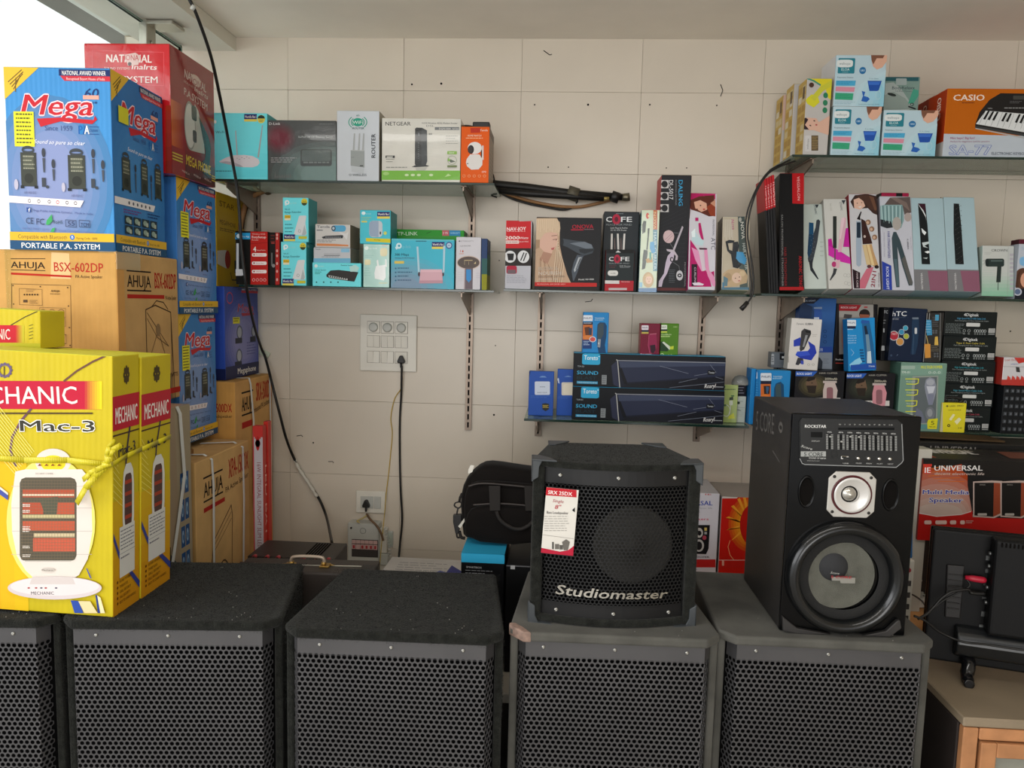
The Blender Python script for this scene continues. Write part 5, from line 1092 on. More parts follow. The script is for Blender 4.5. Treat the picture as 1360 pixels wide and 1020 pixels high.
b = box('trimmer_carton', 'black clipper carton with a pale trimmer, left of two under the white one', 440, 858, 655, 940, 2.715, .11, BKC, z=ZLR, crop=D3)
rock(b.f, 448, 658, 835, 925, 'c2b2ae', '5a5236'); rk1 = b
b = box('trimmer_carton', 'black clipper carton with a pink trimmer, right of two on the shelf', 872, 1285, 672, 960, 2.715, .11, BKC, z=ZLR, crop=D3)
rock(b.f, 872, 675, 1250, 950, 'c98a94', '33382c'); rk2 = b
b = box('trimmer_carton', 'white carton with a bright blue swirl around a black trimmer', 385, 642, 212, 642, 2.715, .05, ('cfccc8', 'a8a49c', 'c0bcb4'), z=rk1.top+.0012, crop=D3, lean=.03)
f = b.f
f.t(465, 262, 528, 264, 16, 'Dynamic', '5a5c60', .01); f.t(540, 266, 604, 266, 18, 'KUBRA', '3a3c40', .03); f.lines(395, 240, 410, 480, 14, 'b2aea8', .3)
f.p([(440, 395), (498, 368), (500, 440), (440, 448)], '2a3fa8'); f.p([(560, 400), (620, 440), (634, 500), (590, 565), (500, 548), (455, 520), (470, 490), (560, 485), (578, 460)], '2438a4'); f.p([(470, 490), (560, 485), (580, 520), (500, 530), (455, 520)], '3350c0')
f.p([(505, 318), (530, 295), (585, 312), (588, 340), (560, 400), (530, 470), (498, 490), (490, 470)], '3a3a3c'); f.p([(535, 310), (585, 318), (584, 335), (545, 330)], '17181a'); f.p([(540, 350), (560, 352), (530, 450), (515, 450)], '8a8c90'); f.p([(475, 540), (520, 550), (525, 595), (495, 590), (480, 606), (455, 600)], '35353c'); f.p([(500, 565), (525, 570), (520, 600), (500, 595)], '3a4ab0')
f.lines(598, 345, 640, 372, 2, 'a8a6a2', .3); f.o(566, 600, 11, 9, 2, '8a8884'); f.o(605, 600, 11, 9, 2, '8a8884'); f.r(385, 530, 398, 582, '9a9894')
b = box('trimmer_carton', 'tall blue trimmer carton at the back beside the upright', 460, 765, 38, 640, 2.80, .05, ('2d5a98', '1f3f70', '2a4a7c'), z=rk1.top+.0012, crop=D3)
f = b.f
for i in range(5): t = i/4; f.e(560, 180, 120*(1-.5*t), 130*(1-.5*t), tuple(lin('2d5a98')[k]*(1-t)+lin('1f3a60')[k]*t for k in range(3)))
f.p([(460, 38), (665, 38), (610, 85), (460, 85)], '14182a'); f.t(500, 68, 625, 66, 14, 'ROCK LIGHT', 'a8b4c8', .03); f.p([(470, 100), (540, 85), (600, 110), (590, 200), (520, 215), (470, 200)], '1c3050')
f.p([(612, 115), (680, 112), (680, 130), (612, 128)], '7a8ca8'); f.p([(615, 130), (672, 130), (684, 200), (660, 240), (612, 240)], '2a4f94'); f.r(612, 200, 655, 225, 'b8c4d8')
for i, y in enumerate((318, 362, 408)): f.o(705, y, 15, 14, 4, '183a70')
f.r(648, 450, 765, 498, '2348a0'); f.t(650, 488, 684, 488, 26, 'KF8', 'b8c8e4', .02); f.r(600, 498, 765, 640, '8d97a4'); f.p([(600, 545), (660, 540), (685, 575), (680, 640), (600, 640)], '2c3440'); f.lines(690, 550, 740, 600, 3, '7a8490')
b = box('adapter_carton', 'small grey carton left of the white trimmer carton', 245, 372, 497, 640, 2.80, .045, ('5f656c', '50565c', '6a6e72'), z=rk1.top+.001, crop=D3)
b.root.location.x += .0
f = b.f; f.r(322, 505, 372, 560, '16181c'); f.r(340, 530, 370, 548, 'c8cacc'); f.rr(248, 510, 275, 600, '9a9ea2', .2); f.lines(252, 530, 272, 590, 3, '4a4e52', .4)
b = box('trimmer_carton', 'dark carton with red banner and a bearded man behind the leaning blue one', 770, 1115, 88, 648, 2.80, .07, ('1a1719', '15151a', '2a2226'), z=rk2.top+.0012, crop=D3)
f = b.f; f.r(825, 92, 1115, 300, 'a09a94'); f.r(825, 200, 1115, 520, '8a8480'); f.p([(825, 92), (1015, 95), (980, 148), (825, 145)], '9a1f28'); f.t(840, 124, 975, 126, 15, 'ROCK LIGHT', 'e0d0d0', .03); f.p([(868, 172), (935, 178), (930, 205), (905, 212), (862, 205)], '4a4446'); f.e(1040, 175, 46, 44, '241c1c'); f.p([(1000, 175), (1080, 178), (1078, 225), (1050, 262), (1015, 250), (1000, 215)], '9a5a44'); f.p([(1005, 215), (1075, 218), (1060, 262), (1015, 255)], '3a2620'); f.r(1035, 108, 1065, 122, 'b04a4a')
f.p([(800, 518), (870, 510), (870, 648), (790, 648)], '14100f'); f.t(795, 565, 860, 566, 16, 'Profess', 'c8c8c8', .03); f.r(795, 585, 860, 592, 'b03a30'); f.p([(850, 230), (875, 235), (880, 520), (905, 640), (870, 648), (862, 500), (845, 400)], 'a87058'); f.e(795, 300, 10, 60, '2a2a30')
b = box('trimmer_carton', 'blue trimmer carton leaning to the left over the red-banner carton', 905, 1140, 208, 650, 2.708, .045, ('1c86c6', '166aa4', '2f7ab0'), z=rk2.top+.0012, crop=D3, lean=-.075, tilt=.05)
f = b.f; f.rr(878, 222, 968, 276, 'd2dae2', .12); f.t(892, 252, 960, 254, 14, 'PHILIPS', '3a4a68', .03); f.r(884, 274, 965, 296, '1c2440'); f.lines(890, 300, 945, 312, 1, 'b8d4e6')
for i in range(4): f.t(896, 362+i*20, 970, 360+i*20, 12, ('Trims', 'precise and', 'smooth at', 'home')[i], 'b0d6ec', .03)
f.p([(1015, 220), (1080, 230), (1115, 430), (1130, 590), (1050, 590), (1030, 400)], '1d5f92'); f.p([(1035, 275), (1055, 270), (1070, 340), (1045, 350)], '14263a'); f.p([(1048, 345), (1075, 345), (1090, 480), (1060, 490)], '6a8aa0'); f.p([(1062, 490), (1092, 485), (1100, 590), (1060, 588)], 'bccfd8'); f.r(1010, 228, 1080, 252, '2456a0')
for i in range(5): f.r(997+i*3, 470+i*24, 1030+i*3, 484+i*24, '14507e')
f.l([(925, 470), (950, 500), (930, 525)], 3, '9ac8e4'); f.p([(912, 600), (960, 560), (1000, 540), (1020, 580), (930, 645)], '8ac8e6'); f.p([(920, 605), (1135, 585), (1138, 640), (925, 650)], '1f4fa4'); f.t(1075, 620, 1125, 620, 14, '3 Series', 'd0dcec', .03)
# HTC trimmer cartons, blister pack, five black cable cartons
D4Z = rk2.top
tm = box('grooming_kit_carton', 'grey-green grooming kit carton with a clear window and yellow lettering', 228, 572, 466, 975, 2.707, .09, ('6f8f80', '4a6a5e', '8ab0a0'), z=ZLR, crop=D4)
f = tm.f
f.p([(248, 482), (575, 478), (575, 550), (250, 560)], '7a9c8c'); f.rr(265, 486, 370, 512, '9ab0a4', .2); f.t(414, 508, 576, 506, 22, 'MULTIGROOMER', 'd0d428', .04); f.t(266, 543, 330, 543, 17, 'TM-01', 'd8e2da', .03); f.t(470, 546, 560, 546, 20, '0-0-0', 'c8d4cc')
f.p([(350, 565), (545, 560), (535, 925), (330, 925)], '8e978f'); f.p([(372, 575), (535, 570), (525, 915), (345, 915)], '5f676a')
for i, y in enumerate((603, 686, 768, 848)):
    f.l([(298, y-18), (396-i*6, y-18), (392-i*6, y+14), (370-i*6, y+22), (305, y+20)], 6, 'd6da2c'); f.t(304, y+8, 370-i*5, y+8, 12, ('Precision', 'Trimmer', 'Nose trim', 'Shaver')[i], 'c8d4c0', .02)
f.p([(450, 590), (480, 572), (515, 585), (528, 640), (525, 690), (500, 780), (470, 780), (448, 690), (440, 640)], '8a8f9c'); f.p([(455, 640), (520, 640), (505, 690), (470, 695)], 'c2c6d0'); f.e(484, 610, 30, 24, 'a5a9b2'); f.p([(462, 700), (512, 700), (500, 780), (468, 780)], '7a7f92'); f.e(482, 845, 36, 50, '70757c'); f.e(480, 840, 20, 30, '92969a'); f.p([(360, 920), (380, 800), (420, 830), (450, 915)], '6a6f80')
f.p([(470, 888), (540, 882), (532, 962), (462, 960), (460, 910)], 'd6d028'); f.t(488, 930, 512, 930, 30, '5', '3a3c1c', .01); f.t(474, 950, 522, 950, 10, 'PIECES', '5a5a24', .03); f.p([(235, 925), (460, 930), (460, 962), (235, 958)], '5a8a8c')
tl_ = MB(); tl_.bbox(-.006, 0, 0, .034, .03, .022, r=.003)
b = box('trimmer_carton', 'navy trimmer carton with four coloured circles under the shelf', 165, 425, 52, 445, 2.73, .05, ('122038', '0c1424', '1c2638'), z=tm.top+.0012, crop=D4, lean=.03)
f = b.f; f.t(198, 112, 305, 112, 36, 'hTC', 'dcdee2', .03); f.t(200, 140, 244, 140, 12, 'AT-1210', 'a8acb4', .02); f.lines(210, 122, 300, 128, 1, '4a5a70')
for x, y, r_, c_ in ((298, 202, 20, '3a9ab8'), (268, 232, 22, '3a8ab0'), (303, 264, 22, 'a8b03a'), (211, 260, 37, 'a82c3c'), (256, 305, 30, 'c08a4a')): f.e(x, y, r_, r_, 'b8bcc0'); f.e(x, y, r_*.86, r_*.86, c_)
f.t(195, 254, 232, 254, 16, 'FAST', 'e0c0c0', .02); f.p([(352, 130), (395, 128), (398, 145), (400, 200), (388, 330), (370, 400), (335, 400), (345, 300), (345, 160)], '1c3550'); f.rr(366, 200, 384, 246, 'c2c6ca', .3); f.rr(348, 122, 396, 136, '6a7684', .2); f.l([(360, 250), (352, 400)], 2, '4a6a88'); f.e(190, 408, 8, 8, '3a4a60'); f.p([(228, 414), (236, 400), (242, 402)], '6a7a90')
b = box('trimmer_carton', 'black spine of a trimmer carton left of the navy one', 110, 168, 45, 445, 2.76, .05, ('121318', '0c0d10', '1c1c20'), z=tm.top+.0012, crop=D4)
f = b.f; f.t(122, 92, 165, 92, 22, 'hTC', 'b8babe', .02); f.rr(98, 335, 140, 372, 'b0b2b4', .1); f.r(130, 205, 140, 235, 'b0b2b4'); f.lines(125, 140, 150, 180, 2, '7a7c80')
b = box('cable_blister', 'black blister pack with blue and orange items beside the navy carton', 430, 562, 85, 448, 2.725, .04, ('0e0f12', '0c0d10', '1a1a1c'), z=tm.top+.0012, crop=D4, m=FILM)
f = b.f; f.p([(522, 102), (550, 102), (548, 145), (520, 145)], '3a98c0'); f.p([(455, 140), (492, 142), (498, 255), (460, 258), (452, 200)], '2f8ab8'); f.l([(480, 90), (476, 140)], 3, 'b8b8b8'); f.p([(520, 268), (540, 265), (545, 330), (515, 330)], 'd0aa4a'); f.p([(440, 322), (485, 322), (488, 425), (445, 428)], 'c98a34'); f.l([(455, 260), (468, 322)], 4, 'c8b070')
for x, y in ((508, 222), (528, 222), (508, 238), (528, 238), (518, 395), (538, 395), (518, 415), (538, 415)): f.rr(x-8, y-7, x+8, y+7, '4a4e54', .3)
f.lines(500, 120, 545, 200, 6, '6a6e74', .2); f.lines(490, 335, 550, 385, 4, '7a7464', .25); f.l([(560, 90), (556, 445)], 3, '8a8c8c'); f.lines(450, 150, 490, 250, 5, '8ac0d8', .2)
dk = None
def digi(a, sub, col):
    a.t(36, 18, 64, 18, 12, '4Digitek', 'd4d6d6', .04); a.t(24, 31, 78, 31, 7, sub, col, .02); a.t(20, 39, 84, 39, 4.5, 'Fast Charging and Sync Universal Cable', '9aa0a0', .01)
    a.rr(42, 45, 68, 60, 'c9cac8', .1); a.lines(3, 50, 38, 92, 7, '7c8484', .3, .2, len(sub))
    for x in (39, 48): a.o(x, 78, 2.6, 7, 1, '9aa0a0'); a.r(x-2, 89, x+2, 92, '9aa0a0')
    for i in range(5): a.o(60+i*4.6, 78, 2.3, 7, 1.1, 'a5abab'); a.r(58.6+i*4.6, 88, 61.4+i*4.6, 92, '8a9090')
    a.r(85, 66, 97, 84, 'c9cac8')
    for i in range(7): a.r(86.2+i*1.5, 67, 86.8+i*1.5, 83, '2a2c2c')
    a.r(85, 88, 97, 91, 'a0a4a4')
dz = ZLR
for i, (lab, sub, col, x0, x1, yt, yb) in enumerate((('lowest black cable carton of the five, behind the yellow pack', 'High Speed Micro Cable 2.4A', 'b04a5a', 545, 928, 800, 975),
        ('fourth black cable carton counted from the top of the stack', 'High Speed Micro Cable 2.4A', '4aa0b8', 552, 952, 625, 800), ('middle black cable carton of the five stacked by the shelf end', 'High Speed Micro USB Cable 2.4A', '3a9aa8', 562, 965, 452, 618),
        ('second black cable carton from the top, with yellow line of print', 'Type C Fast Cable 3.0A', 'c0b050', 572, 972, 265, 450), ('topmost black cable carton of the five', 'High Speed Micro USB Cable 2.4A', '4a92b8', 582, 978, 80, 262))):
    b = box('cable_carton', lab, x0, x1, yt, yb, 2.74+.002*(i % 2), .11, ('161c1c', '0f1314', '20282a'), z=dz, crop=D4, group='black cable cartons in one stack')
    digi(b.F, sub, col); dz = b.top+.0008
yb_ = box('cable_carton', 'small yellow cable carton with a hanging tab before the black stack', 556, 742, 765, 982, 2.702, .028, ('d8cc2c', 'a8a030', 'c8bc30'), z=ZLR, crop=D4)
f = yb_.f; f.r(556, 765, 578, 982, 'bdb89a'); f.e(612, 790, 9, 7, '6a6430'); f.t(630, 796, 735, 792, 12, 'UNIX  SPEED', '5a5428', .02); f.t(622, 824, 715, 822, 8, 'DATA CABLE', '5a5428', .02); f.p([(625, 890), (655, 848), (672, 855), (640, 900)], 'e6e2b0'); f.p([(665, 905), (700, 875), (718, 890), (685, 930)], 'e6e2b0'); f.e(623, 936, 11, 11, '2a2a1c'); f.e(623, 936, 5, 5, 'd8cc2c'); f.t(695, 960, 722, 960, 12, '10', '6a6430', .02)
mb = MB(); mb.tube(smooth_curve([(-.02, .012, yb_.h), (-.03, .012, yb_.h+.012), (0, .012, yb_.h+.018), (.03, .012, yb_.h+.012), (.022, .012, yb_.h)], 4), .004, 6); mb.build('hanging_tab', MATS['black_plastic'], yb_.root)
cr = box('socket_set_case', 'black case with rows of small square sockets at the right frame edge', 1012, 1260, 640, 975, 2.715, .09, ('15171a', '15171a', '202224'), z=ZLR, crop=D4)
mb = MB()
for i in range(6):
    for j in range(6):
        x = -cr.w/2+cr.w*(.09+.165*i); z = cr.h*(.10+.16*j); mb.bbox(x-.006, -.003, z-.007, x+.006, .001, z+.007, r=.0015, seg=1, c='3a3d40'); mb.bbox(x-.003, -.0036, z-.004, x+.003, -.0028, z+.004, r=.0006, seg=1, c='60646a')
tag(mb.build('socket_rows', CARD, cr.root), kind='stuff')
b = box('tool_pack', 'red and white blister-wrapped pack lying on the black socket case', 1020, 1260, 425, 632, 2.71, .10, ('c9c7ca', 'a03028', 'b8b4b8'), z=cr.top+.003, crop=D4, m=FILM)
f = b.f; f.r(1000, 590, 1260, 640, 'b3261f'); f.p([(1115, 425), (1260, 420), (1260, 490), (1190, 460), (1150, 470)], 'c02c24'); f.t(1045, 450, 1140, 448, 16, 'Lexi Easy', 'b04a40', .02); f.t(1090, 478, 1150, 476, 11, 'adapter', '6a7ab0'); f.p([(1128, 495), (1155, 498), (1160, 535), (1132, 532)], '2a2a2c')
for i in range(5): f.p([(1060+i*34, 590), (1068+i*34, 560), (1086+i*34, 575), (1090+i*34, 592)], 'c4362c')
f.l([(1030, 492), (1260, 496)], 3, '8a8a8c')

# ------------------------------------------------------------------ right middle shelf: hair straighteners
SK = ('131315', '1a1a1c', '8a1c20')
for i, (x0, x1, yt, ln, Yq) in enumerate(((95, 113.5, 72, -.10, 2.735), (115, 133.5, 62, -.10, 2.73), (135, 153.5, 52, -.10, 2.725), (155, 173, 40, -.10, 2.72))):
    b = box('straightener_carton', ('outermost thin black carton with red top at the shelf end, tilting most', 'second thin black carton with red top from the shelf end', 'third thin black carton with red top from the shelf end', 'fourth thin black carton, next to the broad black one')[i],
            x0, x1, yt, 955, Yq, .11, ('1b1b1d', '131315', '7a1c20'), z=ZR2, crop=D1, group='thin black hair tool cartons with red tops', lean=ln)
    f = b.F; f.r(0, 0, 100, 27, 'b81f26'); f.t(34, 5, 34, 25, 3.2, 'VEGSALON', 'e6b8b8', .03); f.l([(4, 27), (4, 100)], .4, '3a3a3c')
    b.L.r(0, 0, 100, 27, 'a81f26')
b = box('straightener_carton', 'broad black carton with red corner label and red foot', 178, 366, 30, 915, 2.71, .09, SK, z=ZR2, crop=D1, tilt=.13, lean=-.02)
f = b.f; f.p([(274, 28), (368, 26), (366, 268), (276, 264)], 'b0181e'); f.t(312, 55, 316, 240, 20, 'VEGSALON', 'e0a8a8', .03); f.t(190, 350, 194, 905, 13, 'SALON PROFESSIONAL STRAIGHTENER', '8a8a8a', .01); f.t(210, 605, 214, 905, 20, 'HAIR STRAIGHTENER', '7a1c20', .03); f.t(325, 670, 330, 910, 24, 'ANIONIC TONG', 'a01c22', .04)
f.r(174, 910, 366, 950, 'a01c20')
def straightener(a, pts): pass
b = box('straightener_carton', 'narrow pale carton with a dark blue hair straightener', 372, 555, 268, 905, 2.72, .07, ('bcc6c0', '9aa49c', 'a8b0a8'), z=ZR2, crop=D1, tilt=.27, lean=-.03)
f = b.f; f.p([(405, 410), (440, 415), (440, 500), (402, 520)], '1f4f74'); f.p([(462, 395), (478, 386), (492, 400), (470, 560), (430, 735), (400, 715), (395, 690), (432, 520), (455, 450)], '3a4048'); f.p([(402, 500), (440, 505), (425, 640), (400, 690), (392, 650)], '20405c'); f.p([(402, 700), (432, 705), (432, 760), (480, 850), (470, 850), (415, 780)], '2c3036')
for i in range(14): f.e(412+(i*37 % 60)*.7, 520+i*14, 2, 3, '7a828a')
f.t(440, 275, 452, 350, 16, 'DYNAMIC', '4a5058', .01); f.p([(452, 275), (480, 272), (465, 302)], '30363c'); f.lines(490, 560, 515, 700, 4, 'a2aca6', .2)
b = box('straightener_carton', 'white carton with black and pink hair straightener and magenta ribbon', 560, 742, 228, 925, 2.70, .075, ('c5c5c0', 'a8a49c', 'b8b4a8'), z=ZR2, crop=D1, tilt=.27, lean=-.03)
f = b.f; f.p([(552, 540), (580, 535), (590, 600), (735, 690), (735, 735), (555, 665)], 'b81c90'); f.p([(690, 455), (718, 452), (735, 540), (735, 602), (668, 600)], 'b82490'); f.p([(555, 590), (640, 630), (735, 690), (735, 735), (650, 715), (556, 665)], 'c430a0'); f.rr(590, 362, 618, 610, '2b302e', .1); f.p([(655, 380), (675, 370), (692, 380), (685, 480), (655, 640), (628, 640), (640, 500)], 'cfa6b4'); f.p([(655, 380), (675, 370), (680, 385), (650, 540), (640, 540)], 'dcc0c8')
f.l([(606, 610), (605, 700)], 10, '6a4a5a'); f.e(598, 735, 18, 22, 'b03a70'); f.p([(612, 705), (645, 700), (640, 760), (615, 765)], 'd0a8b4'); f.p([(595, 765), (622, 770), (610, 810), (570, 862), (565, 855), (590, 800)], '3a3c40'); f.t(565, 262, 570, 320, 14, 'Satin Gold', 'a8a8a0'); f.t(640, 255, 650, 320, 16, 'DYNAMIC', '5a6068'); f.p([(655, 240), (688, 238), (672, 272)], '3a4046')
for x, y in ((685, 820), (710, 822), (690, 880), (715, 888)): f.o(x, y, 14, 14, 2, 'a0a09c')
b = box('straightener_carton', 'white carton with smiling long-haired woman and gold-plated crimper', 745, 965, 190, 930, 2.70, .08, ('c2c2c6', '8a2028', 'a82830'), z=ZR2, crop=D1, tilt=.26, lean=-.012)
f = b.f; f.p([(725, 250), (760, 200), (850, 190), (940, 210), (950, 360), (900, 340), (860, 300), (790, 305), (750, 300)], '3c2a26'); f.p([(750, 235), (790, 220), (825, 245), (840, 285), (800, 312), (755, 300)], 'd8b09c'); f.p([(770, 205), (860, 200), (900, 230), (940, 320), (880, 310), (830, 250)], '4c342c'); f.e(778, 262, 5, 3, '2a1c1a'); f.e(812, 258, 5, 3, '2a1c1a'); f.p([(782, 290), (815, 282), (800, 300)], 'd8d0cc'); f.p([(870, 205), (905, 215), (930, 310), (915, 320)], '6a4a3a')
f.p([(775, 385), (790, 355), (805, 325), (812, 330), (800, 370), (805, 395)], '1f1a1e'); f.p([(770, 400), (808, 400), (812, 560), (808, 740), (790, 755), (772, 740), (768, 600)], '9aa8b8'); f.rr(774, 410, 804, 530, '23303f', .15)
f.p([(808, 380), (840, 400), (880, 520), (895, 575), (820, 580), (812, 480)], '3a2422'); f.e(835, 520, 9, 11, 'c0b0a8'); f.p([(818, 585), (890, 578), (905, 640), (940, 740), (920, 760), (890, 740), (850, 740)], 'b89468'); f.p([(850, 580), (870, 580), (910, 740), (890, 745)], 'd8c090'); f.p([(820, 585), (845, 582), (880, 735), (850, 740)], 'cdb68a'); f.e(928, 755, 17, 14, '2a2022'); f.e(870, 752, 17, 13, '5a3a3a')
for x, y in ((862, 410), (890, 462), (912, 526)): f.e(x, y, 20, 21, '8a6a54'); f.e(x-4, y+2, 11, 12, 'c8a890')
f.p([(740, 770), (800, 800), (798, 922), (752, 922)], '2a1c22'); f.t(770, 800, 772, 915, 14, 'HAIR CARE', 'c8b8bc', .03); f.p([(798, 860), (850, 770), (905, 755), (840, 922), (798, 922)], 'c06a7c'); f.t(912, 915, 925, 790, 30, '2IN1', '8a2438', .02); f.t(950, 912, 950, 800, 10, 'HAIR STRAIGHTENER', '6a5a60')
rb2 = box('straightener_carton', 'pink carton whose end shows behind the clear silver-picture carton', 10, 258, 42, 900, 2.845, .08, ('a82048', '1c1416', '8a1c3c'), z=ZR2, crop=D2)
rb2.f.r(205, 40, 262, 120, '1a1214'); rb2.f.e(20, 50, 26, 22, 'd8b0b8')
b = box('straightener_carton', 'white carton with grey hair picture and steel-blue straightener', 88, 378, 75, 935, 2.70, .08, ('bec0ca', '9a9aa4', 'b4b4b8'), z=ZR2, crop=D2, tilt=.26)
f = b.f; f.p([(60, 160), (100, 150), (270, 150), (275, 290), (250, 360), (180, 350), (60, 340)], '82a2a4'); f.p([(60, 340), (60, 280), (160, 300), (175, 355), (120, 362)], '2c3034')
for i in range(12): f.l([(70+i*17, 160), (78+i*16, 280+(i*29 % 40))], 5, ('b8d0d0', '4f6a6c')[i % 2])
f.p([(100, 150), (150, 85), (330, 80), (340, 220), (280, 240), (260, 150)], '5f5350'); f.p([(150, 85), (200, 82), (300, 130), (330, 210), (270, 160)], '7a6a64'); f.e(310, 262, 32, 40, 'a89c98'); f.e(210, 320, 40, 60, 'a8a29c')
f.p([(180, 395), (205, 395), (240, 470), (280, 600), (355, 850), (350, 878), (318, 880), (260, 700), (215, 530), (235, 860), (235, 895), (205, 895), (175, 640), (165, 450)], '3a4a50'); f.p([(255, 640), (285, 610), (352, 850), (345, 872), (325, 872)], '5a5a58'); f.p([(185, 640), (212, 640), (235, 880), (210, 888)], '4f646c')
f.t(125, 390, 130, 632, 22, 'HAIR STRAIGHTENER', '4a4a8a', .03); f.t(90, 400, 95, 620, 9, 'PROFESSIONAL STYLING', '8a8aa0'); f.p([(68, 655), (160, 700), (168, 925), (82, 925)], '2a3f9c'); f.t(112, 710, 118, 915, 24, 'ROCK LIGHT', 'd4daec', .04); f.t(300, 460, 306, 552, 14, 'K-8888A', '5a5a68', .02); f.t(330, 440, 336, 560, 8, 'Made in PRC', '9a9aa8')
for lab, x0, x1, yt, xo in (('pale blue-grey carton with a glossy strip window beside the white one', 378, 680, 88, 0), ('pale blue-grey carton with a dark strip window next to the empty shelf', 682, 968, 82, 305)):
    b = box('straightener_carton', lab, x0, x1, yt, 945, 2.70, .08, ('a3bcc4', '8c9c9e', 'a8a89c'), z=ZR2, crop=D2, tilt=.27)
    f = b.f; f.p([(x0-50, 732), (x1+5, 738), (x1+8, 955), (x0-50, 955)], '77777a'); f.p([(x0+112-xo*.03, 745), (x1-8, 748), (x1+2, 935), (x0+135, 930)], '88596c'); f.t(x0+48, 765, x0+55, 912, 16, 'VEGSALON', 'd0d0d0', .03)
    s_ = x0-378
    f.p([(402+s_+xo*.06, 138), (468+s_, 140), (488+s_, 330), (512+s_, 688), (436+s_, 686), (420+s_, 400)], '1c2022')
    if not xo:
        f.p([(400, 138), (420, 150), (450, 200), (470, 240), (480, 300), (470, 260), (440, 205)], 'd5dadc'); f.p([(432, 360), (455, 380), (478, 400), (462, 425), (440, 400)], 'dfe6e8'); f.p([(438, 492), (500, 482), (500, 500), (460, 520), (495, 540), (450, 530)], 'c5d0d2'); f.p([(460, 575), (495, 565), (512, 578), (490, 590)], 'e6eaec'); f.p([(445, 630), (490, 625), (480, 640)], 'b8c2c4'); f.p([(402, 140), (468, 142), (472, 220), (440, 190)], '3a1c28')
    else:
        for i in range(60): f.e(735+(i*53 % 66)+i*.1, 150+i*9, 4, 3, ('4a4846', '5f5c58', '38383a')[i % 3])
b = box('hair_dryer_carton', 'white and mint carton with a dark folding hair dryer', 975, 1262, 520, 995, 2.71, .07, ('bfc3bf', '9aa8a0', 'b5b5b0'), z=ZR2, crop=D2, tilt=.12)
f = b.f
grad_v(f, 960, 1270, 760, 1000, 'bfc3bf', '7ab898', 7)
f.t(1065, 572, 1208, 572, 22, 'CROWN', '4a4e4c', .01); f.lines(1000, 582, 1070, 606, 2, 'a8aca8', .3); f.rr(1012, 636, 1180, 708, '2c3836', .2); f.r(1060, 650, 1165, 662, '566664'); f.e(1026, 672, 16, 34, '20282a'); f.p([(1118, 705), (1155, 705), (1148, 850), (1108, 850)], '2a3432'); f.l([(1126, 850), (1124, 920)], 5, '2a3432'); f.l([(980, 660), (1010, 650), (1000, 682), (975, 690)], 2.5, '7a8280'); f.lines(990, 740, 1090, 860, 6, 'a5bcb0', .15, .2); f.l([(1218, 530), (1210, 985)], 2, '9aa09c')
for i in range(9): f.r(1230, 590+i*38, 1262, 612+i*38, 'b2aeb6')
b = box('hair_dryer_carton', 'pale blue carton with a curly-haired woman at the right frame edge', 1272, 1420, 505, 1000, 2.706, .06, ('b5bcc6', '9aa0a8', 'aab0b8'), z=ZR2, crop=D2)
f = b.f; f.e(1350, 830, 82, 110, '5a3a2c'); f.e(1375, 830, 48, 70, 'd09a80'); f.r(1255, 905, 1430, 1010, '1c1f28'); f.e(1302, 935, 38, 36, 'b8bcc8'); f.e(1302, 935, 26, 25, '5a6a88'); f.t(1335, 560, 1375, 560, 26, 'TO', '8aa8c0'); f.rr(1320, 620, 1400, 700, '7ab0d8', .3); f.p([(1280, 880), (1300, 780), (1330, 740), (1310, 830), (1310, 900)], '4a2e22')
b = box('hair_dryer_carton', 'dark red carton just showing above the curly-haired woman carton', 1270, 1420, 462, 980, 2.80, .05, ('5a1c2c', '401420', '6a2434'), z=ZR2, crop=D2)

# ------------------------------------------------------------------ top right shelf
def neb(a):
    for i in range(8): t = i/7; a.p([(100-78*(1-t), 100), (100, 100), (100, 20+60*t), (100-55*(1-t), 55)], tuple(lin('bcd2da')[k]*(1-t*.9)+lin('7cc0d4')[k]*t*.9 for k in range(3))) if i else None
    a.rr(5, 6, 38, 36, '2a7c8c', .06); a.rr(2, 9, 34, 24, 'd6dcdc', .25); a.t(7, 19, 29, 19, 5, 'wellnope', '6a8088'); a.t(12, 30.5, 28, 30.5, 5, 'ELOA', 'c8e0e0', .02); a.t(14, 34, 26, 34, 2, 'steamer', 'a8c8cc')
    a.t(5, 45, 37, 45, 3, 'Respiratory Steamer', '6a8088'); a.e(54, 30, 6.5, 7, '2a6ca0'); a.t(50, 32, 58, 32, 4, '180', 'c0dcec', .02)
    a.p([(3, 50), (42, 50), (41, 60), (3, 60)], '4aa4cc'); a.p([(3, 62), (41, 63), (40, 72), (3, 71)], 'cf8a9c'); a.p([(3, 74), (39, 75), (38, 88), (3, 87)], '3aa078')
    a.lines(5, 52, 36, 59, 2, '3288b0', .3); a.lines(5, 76, 36, 86, 3, '2c8866', .25)
    a.p([(68, -2), (100, -2), (100, 12), (92, 24), (82, 28), (74, 22), (70, 10)], 'd6a890'); a.p([(68, -2), (96, -2), (92, 6), (80, 6), (74, 18), (70, 10)], '7a5240')
    a.p([(65, 50), (93, 50), (88, 70), (70, 70)], '2450a4'); a.p([(67, 52), (90, 52), (88, 58), (68, 58)], '3a6cc4'); a.p([(69, 70), (87, 70), (85, 88), (70, 88)], '9ccadc'); a.o(88, 78, 6, 9, 1.4, 'a8ccd8')
    a.p([(55, 70), (62, 72), (60, 80), (68, 82), (72, 86), (66, 92), (55, 90), (58, 80)], '2a60b0'); a.t(68, 47, 86, 47, 2.6, '2 in One', '6a8a9a'); a.t(50, 97, 92, 97, 2, 'Steam sauna vaporiser inhaler', '6a8a9a'); a.lines(3, 92, 45, 98, 2, '8ab0bc', .25)
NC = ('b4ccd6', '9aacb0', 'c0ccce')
n1 = box('steamer_carton', 'pale blue steamer carton with blue cup, lower left of three', 525, 888, 462, 825, 2.706, .135, NC, z=ZTR, crop=B7)
neb(n1.F)
